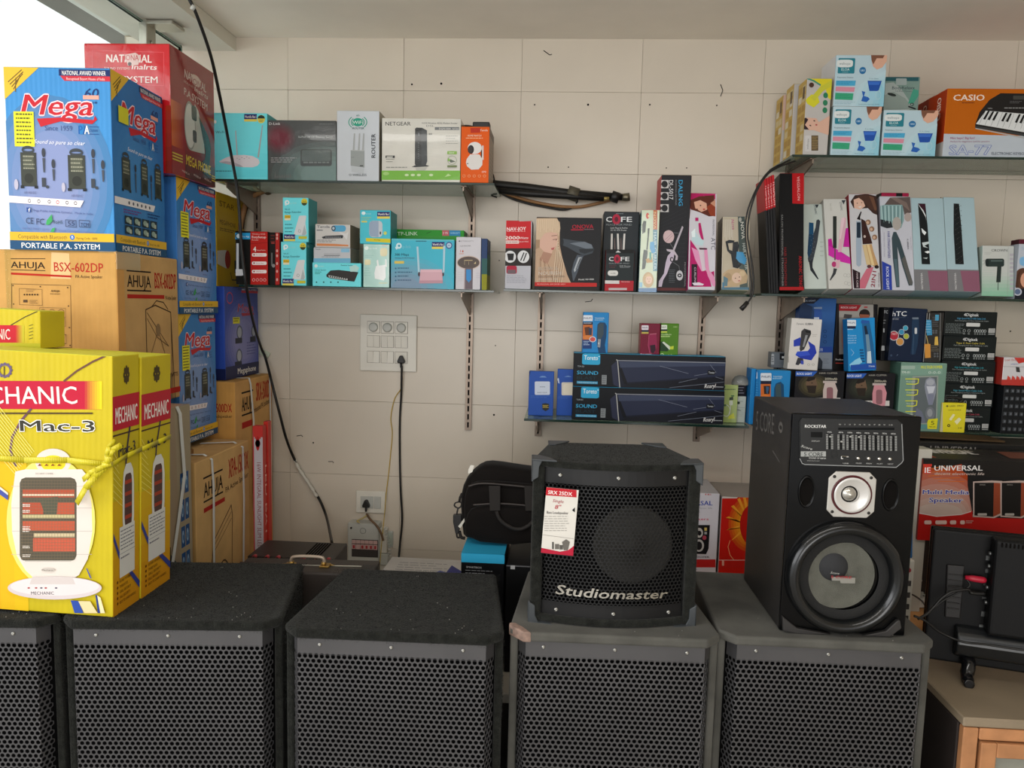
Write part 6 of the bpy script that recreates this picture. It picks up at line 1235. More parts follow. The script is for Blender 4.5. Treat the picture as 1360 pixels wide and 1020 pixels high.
n2 = box('steamer_carton', 'pale blue steamer carton with blue cup, lower right next to the orange one', 905, 1312, 490, 828, 2.706, .135, NC, z=ZTR, crop=B7)
neb(n2.F)
n3 = box('steamer_carton', 'pale blue steamer carton with blue cup, topmost of the three', 545, 925, 75, 460, 2.706, .14, NC, z=n1.top+.0012, crop=B7)
neb(n3.F); n3.L.fill('cfcfd0'); n3.L.t(80, 60, 62, 10, 6, ' ', 'fff'); n3.L.rr(10, 35, 34, 78, 'b8c0c4', .2); n3.L.r(14, 40, 28, 60, '3a4a58')
b = box('massager_carton', 'grey-green massager carton behind the upper steamer cartons', 925, 1185, 240, 490, 2.80, .10, ('7f9a92', '5a6a64', '3a6a6c'), z=n2.top+.0012, crop=B7)
f = b.f; f.r(920, 238, 1190, 270, '2c5c64'); f.p([(925, 290), (1000, 280), (1060, 330), (1140, 450), (1120, 490), (925, 490)], 'a9b5b2'); f.p([(925, 380), (1000, 350), (1090, 400), (1150, 480), (925, 490)], '93a29c'); f.p([(1150, 330), (1190, 340), (1190, 380), (1150, 440), (1110, 440)], '4aa088'); f.e(988, 372, 34, 11, '2a3230', .25); f.rr(1020, 250, 1100, 300, 'a2b0b0', .1); f.t(990, 332, 1160, 332, 22, 'BodyRelaxx', '46545a', .015); f.t(1015, 350, 1140, 351, 9, 'Full Body Massager', '5a686c'); f.o(1140, 446, 14, 12, 5, '1f2628'); f.l([(1115, 462), (1165, 480)], 11, '222a2c')
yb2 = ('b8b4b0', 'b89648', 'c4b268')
b = box('massager_carton', 'white and lime massager carton with a resting woman, front of the shelf end', 315, 502, 252, 822, 2.706, .085, yb2, z=ZTR, crop=B7)
f = b.f; f.p([(350, 250), (545, 255), (545, 420), (510, 400), (490, 330), (440, 300)], 'd2c62c'); f.p([(350, 400), (385, 370), (430, 380), (445, 430), (400, 470), (350, 440), (340, 415)], 'cdc830'); f.l([(400, 400), (460, 330), (545, 280)], 40, 'c2c03c'); f.l([(350, 250), (400, 268), (450, 300)], 12, '3a8a78'); f.e(384, 300, 19, 19, '4a3228')
for y in (378, 434, 490): f.e(490-(y-378)*.05, y, 18, 22, '2f7a58')
f.p([(322, 580), (350, 545), (420, 550), (440, 580), (520, 530), (520, 680), (400, 640), (360, 640), (322, 620)], 'd0a894'); f.p([(318, 560), (340, 545), (360, 560), (335, 600), (365, 635), (330, 635), (316, 600)], '33262a'); f.e(375, 605, 8, 4, '2a1c1c', .4); f.e(405, 570, 8, 4, '2a1c1c', .4); f.e(420, 600, 8, 6, 'a84a48'); f.rr(335, 680, 440, 800, 'c4c2c0', .06); f.r(382, 680, 435, 795, '5a4a34'); f.lines(386, 690, 432, 790, 8, '9a8458', .4); f.t(360, 785, 364, 705, 14, 'wellnope', '7a7a7a')
def patch_side(a, seed):
    a.fill('bfa050'); rnd = random.Random(seed)
    for i in range(7):
        for j in range(2): a.rr(8+j*46, 6+i*13, 48+j*46, 15+i*13, ('c9b98c', 'b08c3c', 'd0c8b4', 'a88438')[rnd.randrange(4)], .15)
    a.r(60, 8, 85, 24, '5a4630')
patch_side(b.L, 1)
b = box('massager_carton', 'tan-sided massager carton second from the front at the shelf end', 222, 352, 290, 822, 2.80, .085, yb2, z=ZTR, crop=B7); patch_side(b.L, 2)
b = box('massager_carton', 'tan-sided massager carton hindmost at the shelf end by the wall', 148, 290, 375, 822, 2.895, .085, yb2, z=ZTR, crop=B7); patch_side(b.L, 3)
b.f.p([(170, 375), (215, 372), (215, 640), (165, 640)], 'd0b0a0')
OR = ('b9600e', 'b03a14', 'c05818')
b = box('keyboard_carton', 'large orange keyboard carton at the right end of the top shelf', 620, 1750, 124, 732, 2.705, .13, OR, z=ZTR, crop=B8)
f = b.f
f.p([(622, 528), (1800, 560), (1800, 740), (615, 740)], 'b6bfc8'); f.t(722, 228, 1000, 228, 52, 'CASIO', 'ecd9c8', .055); f.lines(800, 244, 915, 262, 1, '7a3a14', .5)
f.p([(1148, 162), (1800, 172), (1800, 640), (918, 460), (920, 440), (960, 330), (1050, 220)], '22201f'); f.p([(918, 455), (1800, 600), (1800, 650), (1340, 548), (918, 475)], '3a3c3c'); f.p([(918, 475), (1340, 555), (1800, 660), (1800, 680), (1340, 568), (925, 485)], 'a8aaa8')
f.p([(1015, 320), (1800, 385), (1800, 590), (925, 440)], 'd5d8d8')
for i in range(14):
    x = 1010+i*52; y = 322+i*5; f.l([(x-60+i*2, y+128), (x, y)], 2.5, '6a7070')
for i in (0, 1, 2, 4, 5, 7, 8, 9, 11, 12):
    x = 1032+i*40; y = 322+i*4.2; f.p([(x, y), (x+18, y+2), (x-24+i, y+80), (x-44+i, y+74)], '1f1f20')
f.t(1030, 302, 1072, 304, 9, 'CASIO', 'b8b8b8', .03); f.lines(1180, 292, 1360, 320, 1, '8a8a8a', .3, .1); f.lines(1230, 235, 1340, 262, 2, '6a6a6a', .3); f.rr(1260, 185, 1380, 220, '45443f', .1)
f.t(692, 578, 912, 576, 20, 'Mini keys! Big fun!', 'a85a80', .005); f.t(692, 606, 1048, 604, 14, 'Perfect for beginners and for practice', 'a87a90')
f.ot(682, 718, 1058, 718, 84, 'SA-77', '5a6ab8', 3); f.t(682, 718, 1058, 718, 84, 'SA-77', 'b6bfc8')
f.t(1064, 718, 1420, 722, 24, 'ELECTRONIC KEYBOARD', '5a6270', .01)
b.L.r(0, 78, 100, 100, 'c9c4be'); b.L.t(72, 42, 72, 8, 12, 'CASIO', 'ecd0c0', .05); b.L.r(30, 84, 50, 96, 'b08a80')
b3 = box('keyboard_carton', 'orange-red keyboard carton behind the large orange one', 505, 1700, 190, 732, 2.84, .12, ('b33a12', 'a02e10', 'b84a18'), z=ZTR, crop=B8)
b3.L.t(60, 42, 60, 8, 12, 'CASIO', 'e6c0b0', .05)
# ------------------------------------------------------------------ loudspeakers
CARPET = mat('black_carpet', '21221f', .95, var=.35, var_scale=60, bump=('noise', 260, .9, .004), spec=.1, sheen=.08)
SMOOTHC = mat('worn_black_felt', '55544f', .8, var=.3, var_scale=9, bump=('noise', 380, .5, .0012), spec=.2, sheen=.05)
GRILL = mat('perforated_steel', '5c5b5d', .36, .6, var=.12, var_scale=5, spec=.5)
BAFFLE = mat('baffle_cloth', '0a0a0b', .95, spec=.1)
SCREW = mat('zinc_screw', 'a9a8a2', .3, .9)
PVINYL = mat('black_vinyl', '232120', .48, bump=('noise', 240, .5, .0008), spec=.5, var=.2, var_scale=20)
GLOSS = mat('gloss_black', '060607', .16, spec=.25)
CHROME = mat('chrome', 'd5d2cc', .12, 1)
CORNER = mat('grey_corner_plastic', '3c4043', .42, bump=('noise', 90, .2, .0006), var=.15)
def perforated(path, z0, z1, pitch, hr, th=.0012):
    """sheet with real round holes that follows a plan polyline path [(x,y),...]"""
    P_ = [Vector(p) for p in path]; L_ = [0]
    for a, b in zip(P_, P_[1:]): L_.append(L_[-1]+(b-a).length)
    def at(s, off=0):
        s = min(max(s, 0), L_[-1]-1e-7)
        for i in range(len(P_)-1):
            if s <= L_[i+1]:
                t = (s-L_[i])/(L_[i+1]-L_[i]); d = (P_[i+1]-P_[i]).normalized()
                return P_[i].lerp(P_[i+1], t)+Vector((-d.y, d.x))*off
    R = pitch/math.sqrt(3); row = pitch*.8660254; mb = MB(); nz = int((z1-z0)/row); W = L_[-1]
    hx = []
    for k in range(12):
        a = PI/2+k*PI/6; r = R if k % 2 == 0 else R*.8660254; hx.append((r*math.cos(a), r*math.sin(a), hr*pitch*math.cos(a), hr*pitch*math.sin(a)))
    vs = mb.v; fs = mb.f
    for j in range(nz):
        z = z0+row*(j+.5); s = pitch*(.5 if j % 2 else 1)
        while s < W-pitch*.4:
            o = len(vs)
            for ox, oz, ix, iz in hx:
                p = at(s+ox); vs.append((p.x, p.y, z+oz))
            for ox, oz, ix, iz in hx:
                p = at(s+ix); vs.append((p.x, p.y, z+iz))
            for ox, oz, ix, iz in hx:
                p = at(s+ix, th); vs.append((p.x, p.y, z+iz))
            for k in range(12):
                q = (k+1) % 12
                fs.append((o+k, o+q, o+12+q, o+12+k)); fs.append((o+12+k, o+12+q, o+24+q, o+24+k))
            s += pitch
    mb.c = [None]*len(fs); mb.sm = [False]*len(fs); return mb
def sheet(path, z0, z1, th=.0012):
    mb = MB(); n = len(path)
    vs = [(p[0], p[1], z) for z in (z0, z1) for p in path]
    return mb.add(vs, [(i, i+1, n+i+1, n+i) for i in range(n-1)])
def screw(mb, p, r=.0042):
    p = Vector(p); mb.lathe(p, (0, -1, 0), [(r, 0), (r*.95, .0012), (r*.6, .0024), (.0012, .0026), (.0009, .0016), (.0001, .0016)], 12)
def fuzz(polys_, n, ln, seed=3):
    """short fibres standing on rectangles ((origin),(u),(v),(normal)) of the carpet"""
    rnd = random.Random(seed); mb = MB()
    areas = [Vector(u).cross(Vector(v)).length for o, u, v, nn in polys_]; tot = sum(areas)
    for (o, u, v, nn), A in zip(polys_, areas):
        for _ in range(int(n*A/tot)):
            p = Vector(o)+Vector(u)*rnd.random()+Vector(v)*rnd.random()
            d = (Vector(nn)*rnd.uniform(.1, .8)+Vector((rnd.uniform(-1, 1), rnd.uniform(-1, 1), rnd.uniform(-1, 1)))).normalized()
            s = d.orthogonal().normalized()*.0004; L_ = ln*rnd.uniform(.5, 1.4)
            o_ = len(mb.v); mb.v += [tuple(p-s), tuple(p+s), tuple(p+d*L_)]; mb.f.append((o_, o_+1, o_+2)); mb.c.append(None); mb.sm.append(False)
    return mb
def make_stack_speaker(name, label, fuzzy=True, W=.492, Wb=.41, D=.40, H=.78, dust=False):
    root = empty(name, (0, 0, 0), label, 'loudspeaker', 'floor loudspeakers in a row at the front'); cm = CARPET if fuzzy else SMOOTHC
    c = .034; lip = .022
    top = [(-W/2+c, 0), (W/2-c, 0), (W/2, c), (Wb/2, D), (-Wb/2, D), (-W/2, c)]
    mb = MB(); mb.prism(top, H-lip, H); mb.build('top_board', cm, root, bevel=.009 if fuzzy else .006, seg=3)
    mb = MB(); mb.prism(top, 0, lip+.02); mb.build('bottom_board', cm, root, bevel=.008)
    tw = .02
    for s in (-1, 1):
        sd = [(s*(W/2-.002), c+.003), (s*(Wb/2-.002), D-.003), (s*(Wb/2-tw), D-.003), (s*(W/2-tw), c+.003)]
        if s > 0: sd = sd[::-1]
        mb = MB(); mb.prism(sd, lip, H-lip+.004); mb.build('side_panel', cm, root, bevel=.005)
    mb = MB(); mb.box(-Wb/2+.02, D-.02, lip, Wb/2-.02, D-.004, H-lip); mb.build('back_panel', cm, root)
    gx = W/2-c-.004; path = [(-W/2+tw+.002, c+.001), (-gx, .006), (gx, .006), (W/2-tw-.002, c+.001)]
    zt = H-lip-.030
    perforated(path, lip+.02, zt, .0125, .385).build('grille', GRILL, root, recalc=False)
    mb = sheet(path, zt-.0055, H-lip+.002); 
    o = mb.build('grille_border', GRILL, root)
    back = [(-W/2+tw+.002, c+.012), (-gx, .019), (gx, .019), (W/2-tw-.002, c+.012)]
    sheet(back, lip, H-lip).build('baffle_cloth', BAFFLE, root)
    mb = MB()
    for x in (-.158, 0, .158): mb2 = MB(); screw(mb2, (x, .0055, zt+.018)); mb2.build('screw', SCREW, root)
    if fuzzy:
        f = fuzz([((-Wb/2-.02, .0, H), (W-.05, 0, 0), (0, D*.98, 0), (0, 0, 1)), ((-W/2+c, .0, H-lip), (W-2*c, 0, 0), (0, 0, lip), (0, -1, 0)),
                  ((W/2-.001, c, H-.2), (Wb/2-W/2, D-c, 0), (0, 0, .2), (1, 0, 0)), ((-W/2+.001, c, H-.2), (W/2-Wb/2, D-c, 0), (0, 0, .2), (-1, 0, 0)),
                  ((W/2-c, 0, H-lip), (c, c, 0), (0, 0, lip), (.7, -.7, 0)), ((-W/2, c, H-lip), (c, -c, 0), (0, 0, lip), (-.7, -.7, 0))], 22000, .004)
        tag(f.build('carpet_pile', CARPET, root, recalc=False), kind='stuff')
    rnd = random.Random(9); mb = MB()
    for _ in range(22 if fuzzy else 6):
        x, y, r = rnd.uniform(-.19, .19), rnd.uniform(.01, D-.02), rnd.uniform(.0003, .0009); mb.box(x-r, y-r, H+.001, x+r*1.6, y+r, H+.0024)
    tag(mb.build('lint', mat('lint', '8f8c86', .9), root), kind='stuff')
    if dust:
        mb = MB(); mb.bbox(-W/2-.0015, c-.012, H-lip-.003, -W/2+c*.8, c+.006, H+.0006, r=.004, M=None)
    return root
def T(x, y, z, a): return Matrix.Translation((x, y, z)) @ Matrix.Rotation(a, 4, 'Z')
s1_ = make_stack_speaker('floor_loudspeaker', 'fuzzy black carpeted loudspeaker with the yellow cartons on its left side')
s1_.matrix_basis = T(-.848, 1.590, 0, .09)
dup(s1_, T(-.345, 1.588, 0, .02), 'fuzzy black carpeted loudspeaker with nothing standing on it')
dup(s1_, T(-1.345, 1.55, 0, .075), 'carpeted black loudspeaker cut by the left frame edge under the yellow carton')
s3_ = make_stack_speaker('floor_loudspeaker', 'smooth-topped loudspeaker carrying the small carpeted speaker with chrome script', fuzzy=False, W=.47, Wb=.40)
s3_.matrix_basis = T(.145, 1.632, 0, .02)
mb = MB(); mb.prism([(-.236, .036), (-.203, -.0008), (-.185, -.0008), (-.205, .03), (-.222, .05), (-.236, .05)], .7575, .7812)
o = mb.build('worn_corner', mat('worn_wood_corner', '8c7468', .8, var=.4, var_scale=60), s3_, bevel=.003)
s4_ = make_stack_speaker('floor_loudspeaker', 'smooth dusty loudspeaker under the tall speaker with the equaliser panel', fuzzy=False, W=.475, Wb=.455, D=.42)
s4_.matrix_basis = T(.617, 1.664, 0, .005)

# ---- small carpeted monitor with curved grille
MZ, MY = .7805, 1.70
pl, pr = onZ(703, 826, MZ), onZ(921, 829, MZ)
MW = (pr-pl).length; MA = math.atan2(pr.y-pl.y, pr.x-pl.x)*.7
mroot = empty('monitor_loudspeaker', (0, 0, 0), 'small carpeted loudspeaker with chrome script logo and hanging price card', 'loudspeaker')
mroot.matrix_basis = T((pl.x+pr.x)/2, (pl.y+pr.y)/2, MZ, MA)
Mi = mroot.matrix_basis.inverted(); nF = mroot.matrix_basis.to_3x3() @ Vector((0, -1, 0))
def mloc(px, py, yo=0):
    return Mi @ onP(px, py, mroot.matrix_basis @ Vector((0, yo, 0)), nF)
MH = mloc(704, 611).z
BU = .030; PW = .026
def arc(x, y0=0, half=MW/2-PW): return y0-BU*(1-(x/half)**2)
xs = [(-1+2*i/16)*(MW/2-PW) for i in range(17)]
MD, MBW = .235, .285
topp = [(-MW/2, 0)]+[(x, arc(x)) for x in xs]+[(MW/2, 0), (MW/2, .03), (MBW/2, MD), (-MBW/2, MD), (-MW/2, .03)]
topp = [(-MW/2, 0)]+[(x, arc(x)) for x in xs]+[(MW/2, 0), (MW/2, .03), (MBW/2, MD), (-MBW/2, MD), (-MW/2, .03)]
mb = MB(); mb.prism(topp, MH-.016, MH); mb.build('top_board', CARPET, mroot, bevel=.006, seg=3)
mb = MB(); mb.prism(topp, 0, .018); mb.build('bottom_board', CARPET, mroot, bevel=.006, seg=3)
for s in (-1, 1):
    sd = [(s*MW/2, .0), (s*MW/2, .03), (s*MBW/2, MD), (s*(MBW/2-.02), MD), (s*(MW/2-PW), .03), (s*(MW/2-PW), 0)]
    if s < 0: sd = sd[::-1]
    mb = MB(); mb.prism(sd, .012, MH-.012); mb.build('side_panel', CARPET, mroot, bevel=.005, seg=3)
mb = MB(); mb.box(-MBW/2+.02, MD-.02, .01, MBW/2-.02, MD-.003, MH-.01); mb.build('back_panel', CARPET, mroot)
gp = [(x*.995, arc(x, .009)) for x in xs]
z0, z1 = .018+.026, MH-.016-.030
MG = mat('black_perforated_steel', '1f1f20', .4, .4, spec=.5)
perforated(gp, z0, z1, .0094, .40).build('grille', MG, mroot, recalc=False)
sheet(gp, .012, z0+.005).build('grille_border', MG, mroot); sheet(gp, z1-.005, MH-.012).build('grille_border', MG, mroot)
for x in (-.128, 0, .128):
    for z in (.030, MH-.032):
        m2 = MB(); screw(m2, (x, arc(x, .0085), z), .0048); m2.build('screw', SCREW, mroot)
mb = MB(); mb.box(-MW/2+PW, .03, .018, MW/2-PW, .036, MH-.018); mb.build('baffle', BAFFLE, mroot)
mb = MB(); mb.lathe((.045, .029, MH*.47), (0, -1, 0), [(.092, 0), (.088, .006), (.080, .002), (.030, -.02+.022), (.028, .006), (.0, .014)], 36); mb.build('woofer_cone', mat('grey_cone', '33322f', .8, var=.1), mroot)
# corner protectors
def corner(sx, zt_, yb=0.0, xx=MW/2, back=False):
    mb = MB(); t = .0035; L_ = .052; s = 1 if zt_ else -1; zc = MH if zt_ else 0
    X = sx*(xx+t); z = zc+s*t; yf = yb-t if not back else yb+t; fy = 1 if not back else -1
    # top/bottom plate, side plate, front plate with a slanted edge
    mb.prism([(sx*(xx+t), yf), (sx*(xx-L_), yf-(BU*.42 if not back else 0)), (sx*(xx-L_*.72), yf+fy*L_*.45), (sx*(xx-L_*.30), yf+fy*L_*.95), (sx*(xx+t), yf+fy*L_)], min(z, z-s*.004), max(z, z-s*.004))
    mb.prism([(yf, z), (yf+fy*L_, z), (yf+fy*L_*.9, z-s*L_*.5), (yf+fy*L_*.35, z-s*L_*.9), (yf, z-s*L_)], min(X, X-sx*.004), max(X, X-sx*.004), ax='x')
    if not back: mb.prism([(X, z), (sx*(xx-L_*.42), z-s*.0), (sx*(xx-L_*.30), z-s*.013), (sx*(xx-.013), z-s*.018), (sx*(xx-.012), z-s*L_*.8), (X, z-s*L_)], yf, yf+.004, ax='y')
    return mb.build('corner_protector', CORNER, mroot, bevel=.0016)
for sx in (-1, 1):
    corner(sx, True); corner(sx, False); corner(sx, True, MD, MBW/2, True)
f = fuzz([((-MBW/2, 0, MH), (MBW, 0, 0), (0, MD*.95, 0), (0, 0, 1)), ((-MW/2, -.0005, 0), (PW, 0, 0), (0, 0, MH), (0, -1, 0)), ((MW/2-PW, -.0005, 0), (PW, 0, 0), (0, 0, MH), (0, -1, 0)), ((-.14, -.03, MH), (.28, 0, 0), (0, .04, 0), (0, 0, 1))], 7000, .0028, 4)
tag(f.build('carpet_pile', CARPET, mroot, recalc=False), kind='stuff')
# chrome script
vs, fs, wd = text_mesh('Studiomaster', .012)
a, b_ = mloc(737, 787), mloc(884, 792); mb = MB(); hh = .021
def lp(x, y, yo):
    X = a.x+(b_.x-a.x)*x+.28*y*hh; return (X, arc(X, .009)-yo, a.z+(b_.z-a.z)*x+y*hh*(1.05-.1*x))
n = len(vs); mb.add([lp(x, y, .0045) for x, y in vs], fs); edges = {}
for f_ in fs:
    for i in range(len(f_)): e_ = (f_[i], f_[(i+1) % len(f_)]); edges[e_] = 1
mb.add([lp(x, y, .0045) for x, y in vs]+[lp(x, y, .0005) for x, y in vs], [(e_[0], e_[1], n+e_[1], n+e_[0]) for e_ in edges if (e_[1], e_[0]) not in edges])
tag(mb.build('logo_lettering', CHROME, mroot, recalc=False), 'chrome script lettering')
# price card
cs = [mloc(721, 646, -.026), mloc(763.5, 649, -.030), mloc(761, 737, -.031), mloc(718.5, 733, -.027)]
crd = empty('price_card', (0, 0, 0), 'white and red price card hanging on the small carpeted loudspeaker', 'price card')
MM = mroot.matrix_basis
bl, br_, tl = MM @ cs[3], MM @ cs[2], MM @ cs[0]
u = (br_-bl).normalized(); v = (tl-bl); v = (v-u*v.dot(u)).normalized(); cw, ch = (br_-bl).length, (tl-bl).length
nn = u.cross(v); bl = bl+nn*.006
RM = Matrix((u, -nn, v)).transposed().to_4x4(); RM.translation = bl; crd.matrix_basis = RM
mb = MB(); mb.bbox(0, 0, 0, cw, .0012, ch, r=.0004, c='d6d2ca'); mb.build('card', MATT, crd)
ca = Art(crd, bl, u, v, cw, ch, 'printed_front', (590, 570, 3.643), False, INK)
ca.p([(470, 275), (640, 285), (640, 330), (470, 318)], 'b8202c'); ca.t(502, 313, 618, 323, 18, 'SRX 25DX', 'f0e8e4', .04); ca.t(524, 352, 576, 358, 15, 'Single', 'a03040', .01, .2); ca.t(534, 385, 562, 386, 20, '8"', 'b02c3c', .03, .2)
ca.t(496, 408, 600, 412, 13, 'Bass Loudspeaker', '5a5654', .03); ca.lines(484, 420, 606, 500, 7, 'a09c96', .25, .25, 3); ca.l([(474, 510), (626, 530)], 1.5, '8a8680')
ca.p([(570, 545), (590, 532), (608, 545), (598, 585), (578, 585)], '6a6660'); ca.r(522, 545, 530, 580, '4a4844'); ca.r(536, 555, 556, 580, '6a6660'); ca.r(558, 560, 574, 582, '57544f')
ca.p([(462, 572), (560, 592), (600, 585), (632, 560), (632, 615), (462, 596)], 'b01f38'); ca.p([(632, 378), (618, 392), (632, 402)], '1a1a1a')

# ---- tall speaker with equaliser, horn tweeter and big woofer
RZ = .7805
ql, qr = onZ(1040, 838, RZ), onZ(1196, 845, RZ); RA = math.atan2(qr.y-ql.y, qr.x-ql.x)
rr_ = empty('tower_loudspeaker', (0, 0, 0), 'tall black loudspeaker with equaliser panel, silver horn tweeter and big woofer', 'loudspeaker')
RM0 = T((ql.x+qr.x)/2, (ql.y+qr.y)/2, RZ, RA); rr_.matrix_basis = RM0; RMi = RM0.inverted(); RN = RM0.to_3x3() @ Vector((0, -1, 0))
def rl(px, py): p = RMi @ onP(px, py, RM0.translation, RN); return (p.x, p.z)
RW = .275; RH = rl(1125, 551)[1]; RD = .33
mb = MB(); mb.bbox(-RW/2, .012, 0, RW/2, RD, RH-.001, r=.004, seg=2); mb.build('cabinet', PVINYL, rr_)
mb = MB(); mb.bbox(-RW/2-.001, 0, .001, RW/2+.001, .0115, RH+.001, r=.003, seg=2); mb.build('front_panel', GLOSS, rr_)
fa = Art(rr_, RM0 @ Vector((-RW/2, -.003, 0)), RM0.to_3x3() @ Vector((1, 0, 0)), Vector((0, 0, 1)), RW, RH, 'printed_front', (1030, 540, 6.373), False, INK)
# equaliser plate
def poly_l(pts, crop=(1030, 540, 6.373)): return [rl(crop[0]+x/crop[2], crop[1]+y/crop[2]) for x, y in pts]
pp = poly_l([(205, 120), (225, 98), (1030, 110), (1070, 145), (1080, 460), (1020, 512), (250, 488), (208, 455)])
mb = MB(); mb.prism(pp, -.0028, .002, ax='y'); mb.build('equaliser_plate', mat('satin_black', '121314', .35, spec=.5), rr_, bevel=.001)
fa.l([(205, 440), (225, 480), (250, 490), (1020, 514), (1065, 478), (1080, 455), (1068, 150)], 7, '8a8c8c'); fa.l([(205, 440), (203, 130), (225, 98), (1030, 110)], 2, '3a3c3c')
fa.t(248, 178, 428, 180, 25, 'ROCKSTAR', 'd8d8d6', .05); fa.r(300, 215, 400, 262, '070808'); fa.l([(300, 262), (400, 266), (400, 215)], 4, '3c3e3e'); fa.t(305, 296, 375, 298, 12, 'DISPLAY', 'a8a8a6', .03)
fa.t(535, 155, 990, 160, 10, '0  1  2  3  4  5  6  7  8  9  10', 'a8a8a6', .02); fa.r(530, 178, 1008, 198, '06080a'); fa.l([(530, 200), (1008, 206), (1008, 180)], 3, '3a3c3c')
fa.t(212, 340, 305, 368, 20, '5core', 'b8b8b4', .04, .3); fa.r(212, 378, 425, 422, '9a9c9a'); fa.t(240, 418, 400, 420, 34, '5 CORE', '3a3c3c', .04); fa.t(280, 440, 425, 443, 12, 'SOUND OF INDIA', 'c8c8c6', .03); fa.t(265, 460, 370, 462, 9, 'www.5core.com', 'a8a8a6', .02)
sl = [455, 550, 625, 697, 768, 840, 912, 985]; kn_ = [250, 292, 250, 253, 257, 258, 354, 262]
for i, x in enumerate(sl):
    y = 215+i*1.5; fa.t(x-20, y+5, x+20, y+6, 12, ('VOL', '60Hz', '150Hz', '400Hz', '1KHz', '3KHz', '7KHz', '16KHz')[i], 'c8c8c6', .03); fa.r(x-9, 235+i*1.5, x+9, 360+i*1.5, '050606')
    for k in range(11): fa.r(x-30, 236+i*1.5+k*11.6, x-12, 241+i*1.5+k*11.6, 'a9aaa8'); fa.r(x+12, 236+i*1.5+k*11.6, x+30, 241+i*1.5+k*11.6, 'a9aaa8')
mb = MB()
for x, y in zip(sl, kn_):
    X, Z = rl(1030+x/6.373, 540+y/6.373); mb.bbox(X-.0022, -.0075, Z-.0018, X+.0022, -.003, Z+.0018, r=.0006)
tag(mb.build('slider_knobs', mat('dull_silver', 'b5b5b0', .35, .8), rr_), kind='stuff')
for i, x in enumerate((692, 780, 870, 960)):
    X, Z = rl(1030+x/6.373, 540+(434+i*2)/6.373); mb = MB(); mb.lathe((X, -.003, Z), (0, -1, 0), [(.0042, 0), (.0040, .003), (.0026, .0048), (0, .005)], 16); mb.build('button', CHROME, rr_)
    fa.t(x-24, 478+i*2, x+24, 479+i*2, 10, ('MODE', 'PREV', 'PLAY', 'NEXT')[i], 'a8a8a6', .03)
X, Z = rl(1030+583/6.373, 540+430/6.373); mb = MB(); mb.bbox(X-.0085, -.0045, Z-.004, X+.0085, -.002, Z+.004, r=.0012); mb.build('usb_port', CHROME, rr_)
fa.r(560, 422, 608, 440, '2a2c2c'); fa.t(558, 478, 606, 480, 10, 'USB', 'b8b8b6', .03); fa.o(505, 405, 26, 32, 4, '2c2e2e')
# horn tweeter
cx, cz = rl(1130, 656.5); tw_ = .0515
q = tw_*.30
pp = [(cx-tw_+q, cz+tw_), (cx+tw_-q, cz+tw_), (cx+tw_, cz+tw_-q), (cx+tw_, cz-tw_+q), (cx+tw_-q, cz-tw_), (cx-tw_+q, cz-tw_), (cx-tw_, cz-tw_+q), (cx-tw_, cz+tw_-q)]
mb = MB(); n_ = 24
rg = [(cx+.0435*math.cos(2*PI*i/n_), cz+.0435*math.sin(2*PI*i/n_)) for i in range(n_)]
mb.prism(pp, -.0045, -.0005, ax='y'); twp = mb.build('tweeter_plate', mat('satin_silver', 'c6c3bd', .32, .6), rr_, bevel=.0016)
mb = MB(); mb.lathe((cx, -.005, cz), (0, -1, 0), [(.044, 0), (.0435, .0018), (.040, .0018), (.039, .0)], 40); mb.build('tweeter_ring', mat('dark_red_ring', '4a1016', .35), rr_)
mb = MB(); mb.lathe((cx, -.0052, cz), (0, -1, 0), [(.0395, .0035), (.038, .0045), (.033, .0032), (.024, .0012), (.017, .0003)], 40); mb.build('horn', mat('pearl_horn', 'cfccc8', .25, .35), rr_)
mb = MB(); mb.lathe((cx-.006, -.0052, cz+.002), (0, -1, 0), [(.0185, .0008), (.0165, .002), (.0155, .0008)], 32); mb.build('dome_ring', GLOSS, rr_)
mb = MB(); mb.lathe((cx-.006, -.0056, cz+.002), (0, -1, 0), [(.0155, .0006), (.014, .004), (.009, .0075), (.004, .011), (0, .0118)], 32); mb.build('dome', mat('silver_dome', 'bcb8b0', .25, .7), rr_)
for sx in (-1, 1):
    for sz in (-1, 1): m2 = MB(); screw(m2, (cx+sx*.0395, -.0045, cz+sz*.0395), .0036); m2.build('screw', mat('dark_screw', '3a3836', .4, .8), rr_)
# two oval ports
for px, py in ((1071, 653), (1182.5, 657)):
    X, Z = rl(px, py); mb = MB(); mb.lathe((X, -.0005, Z), (0, -1, 0), [(.0185, 0), (.0178, .0032), (.0165, .0036), (.0150, .002), (.0145, -.002), (.0143, -.0)], 36, sz=2.0, up=(0, 0, 1)); mb.build('port_ring', GLOSS, rr_)
    mb = MB(); mb.lathe((X, -.0002, Z), (0, -1, 0), [(.0148, .0006), (0, .0006)], 36, sz=2.0, up=(0, 0, 1)); mb.build('port_opening', DARKM, rr_)
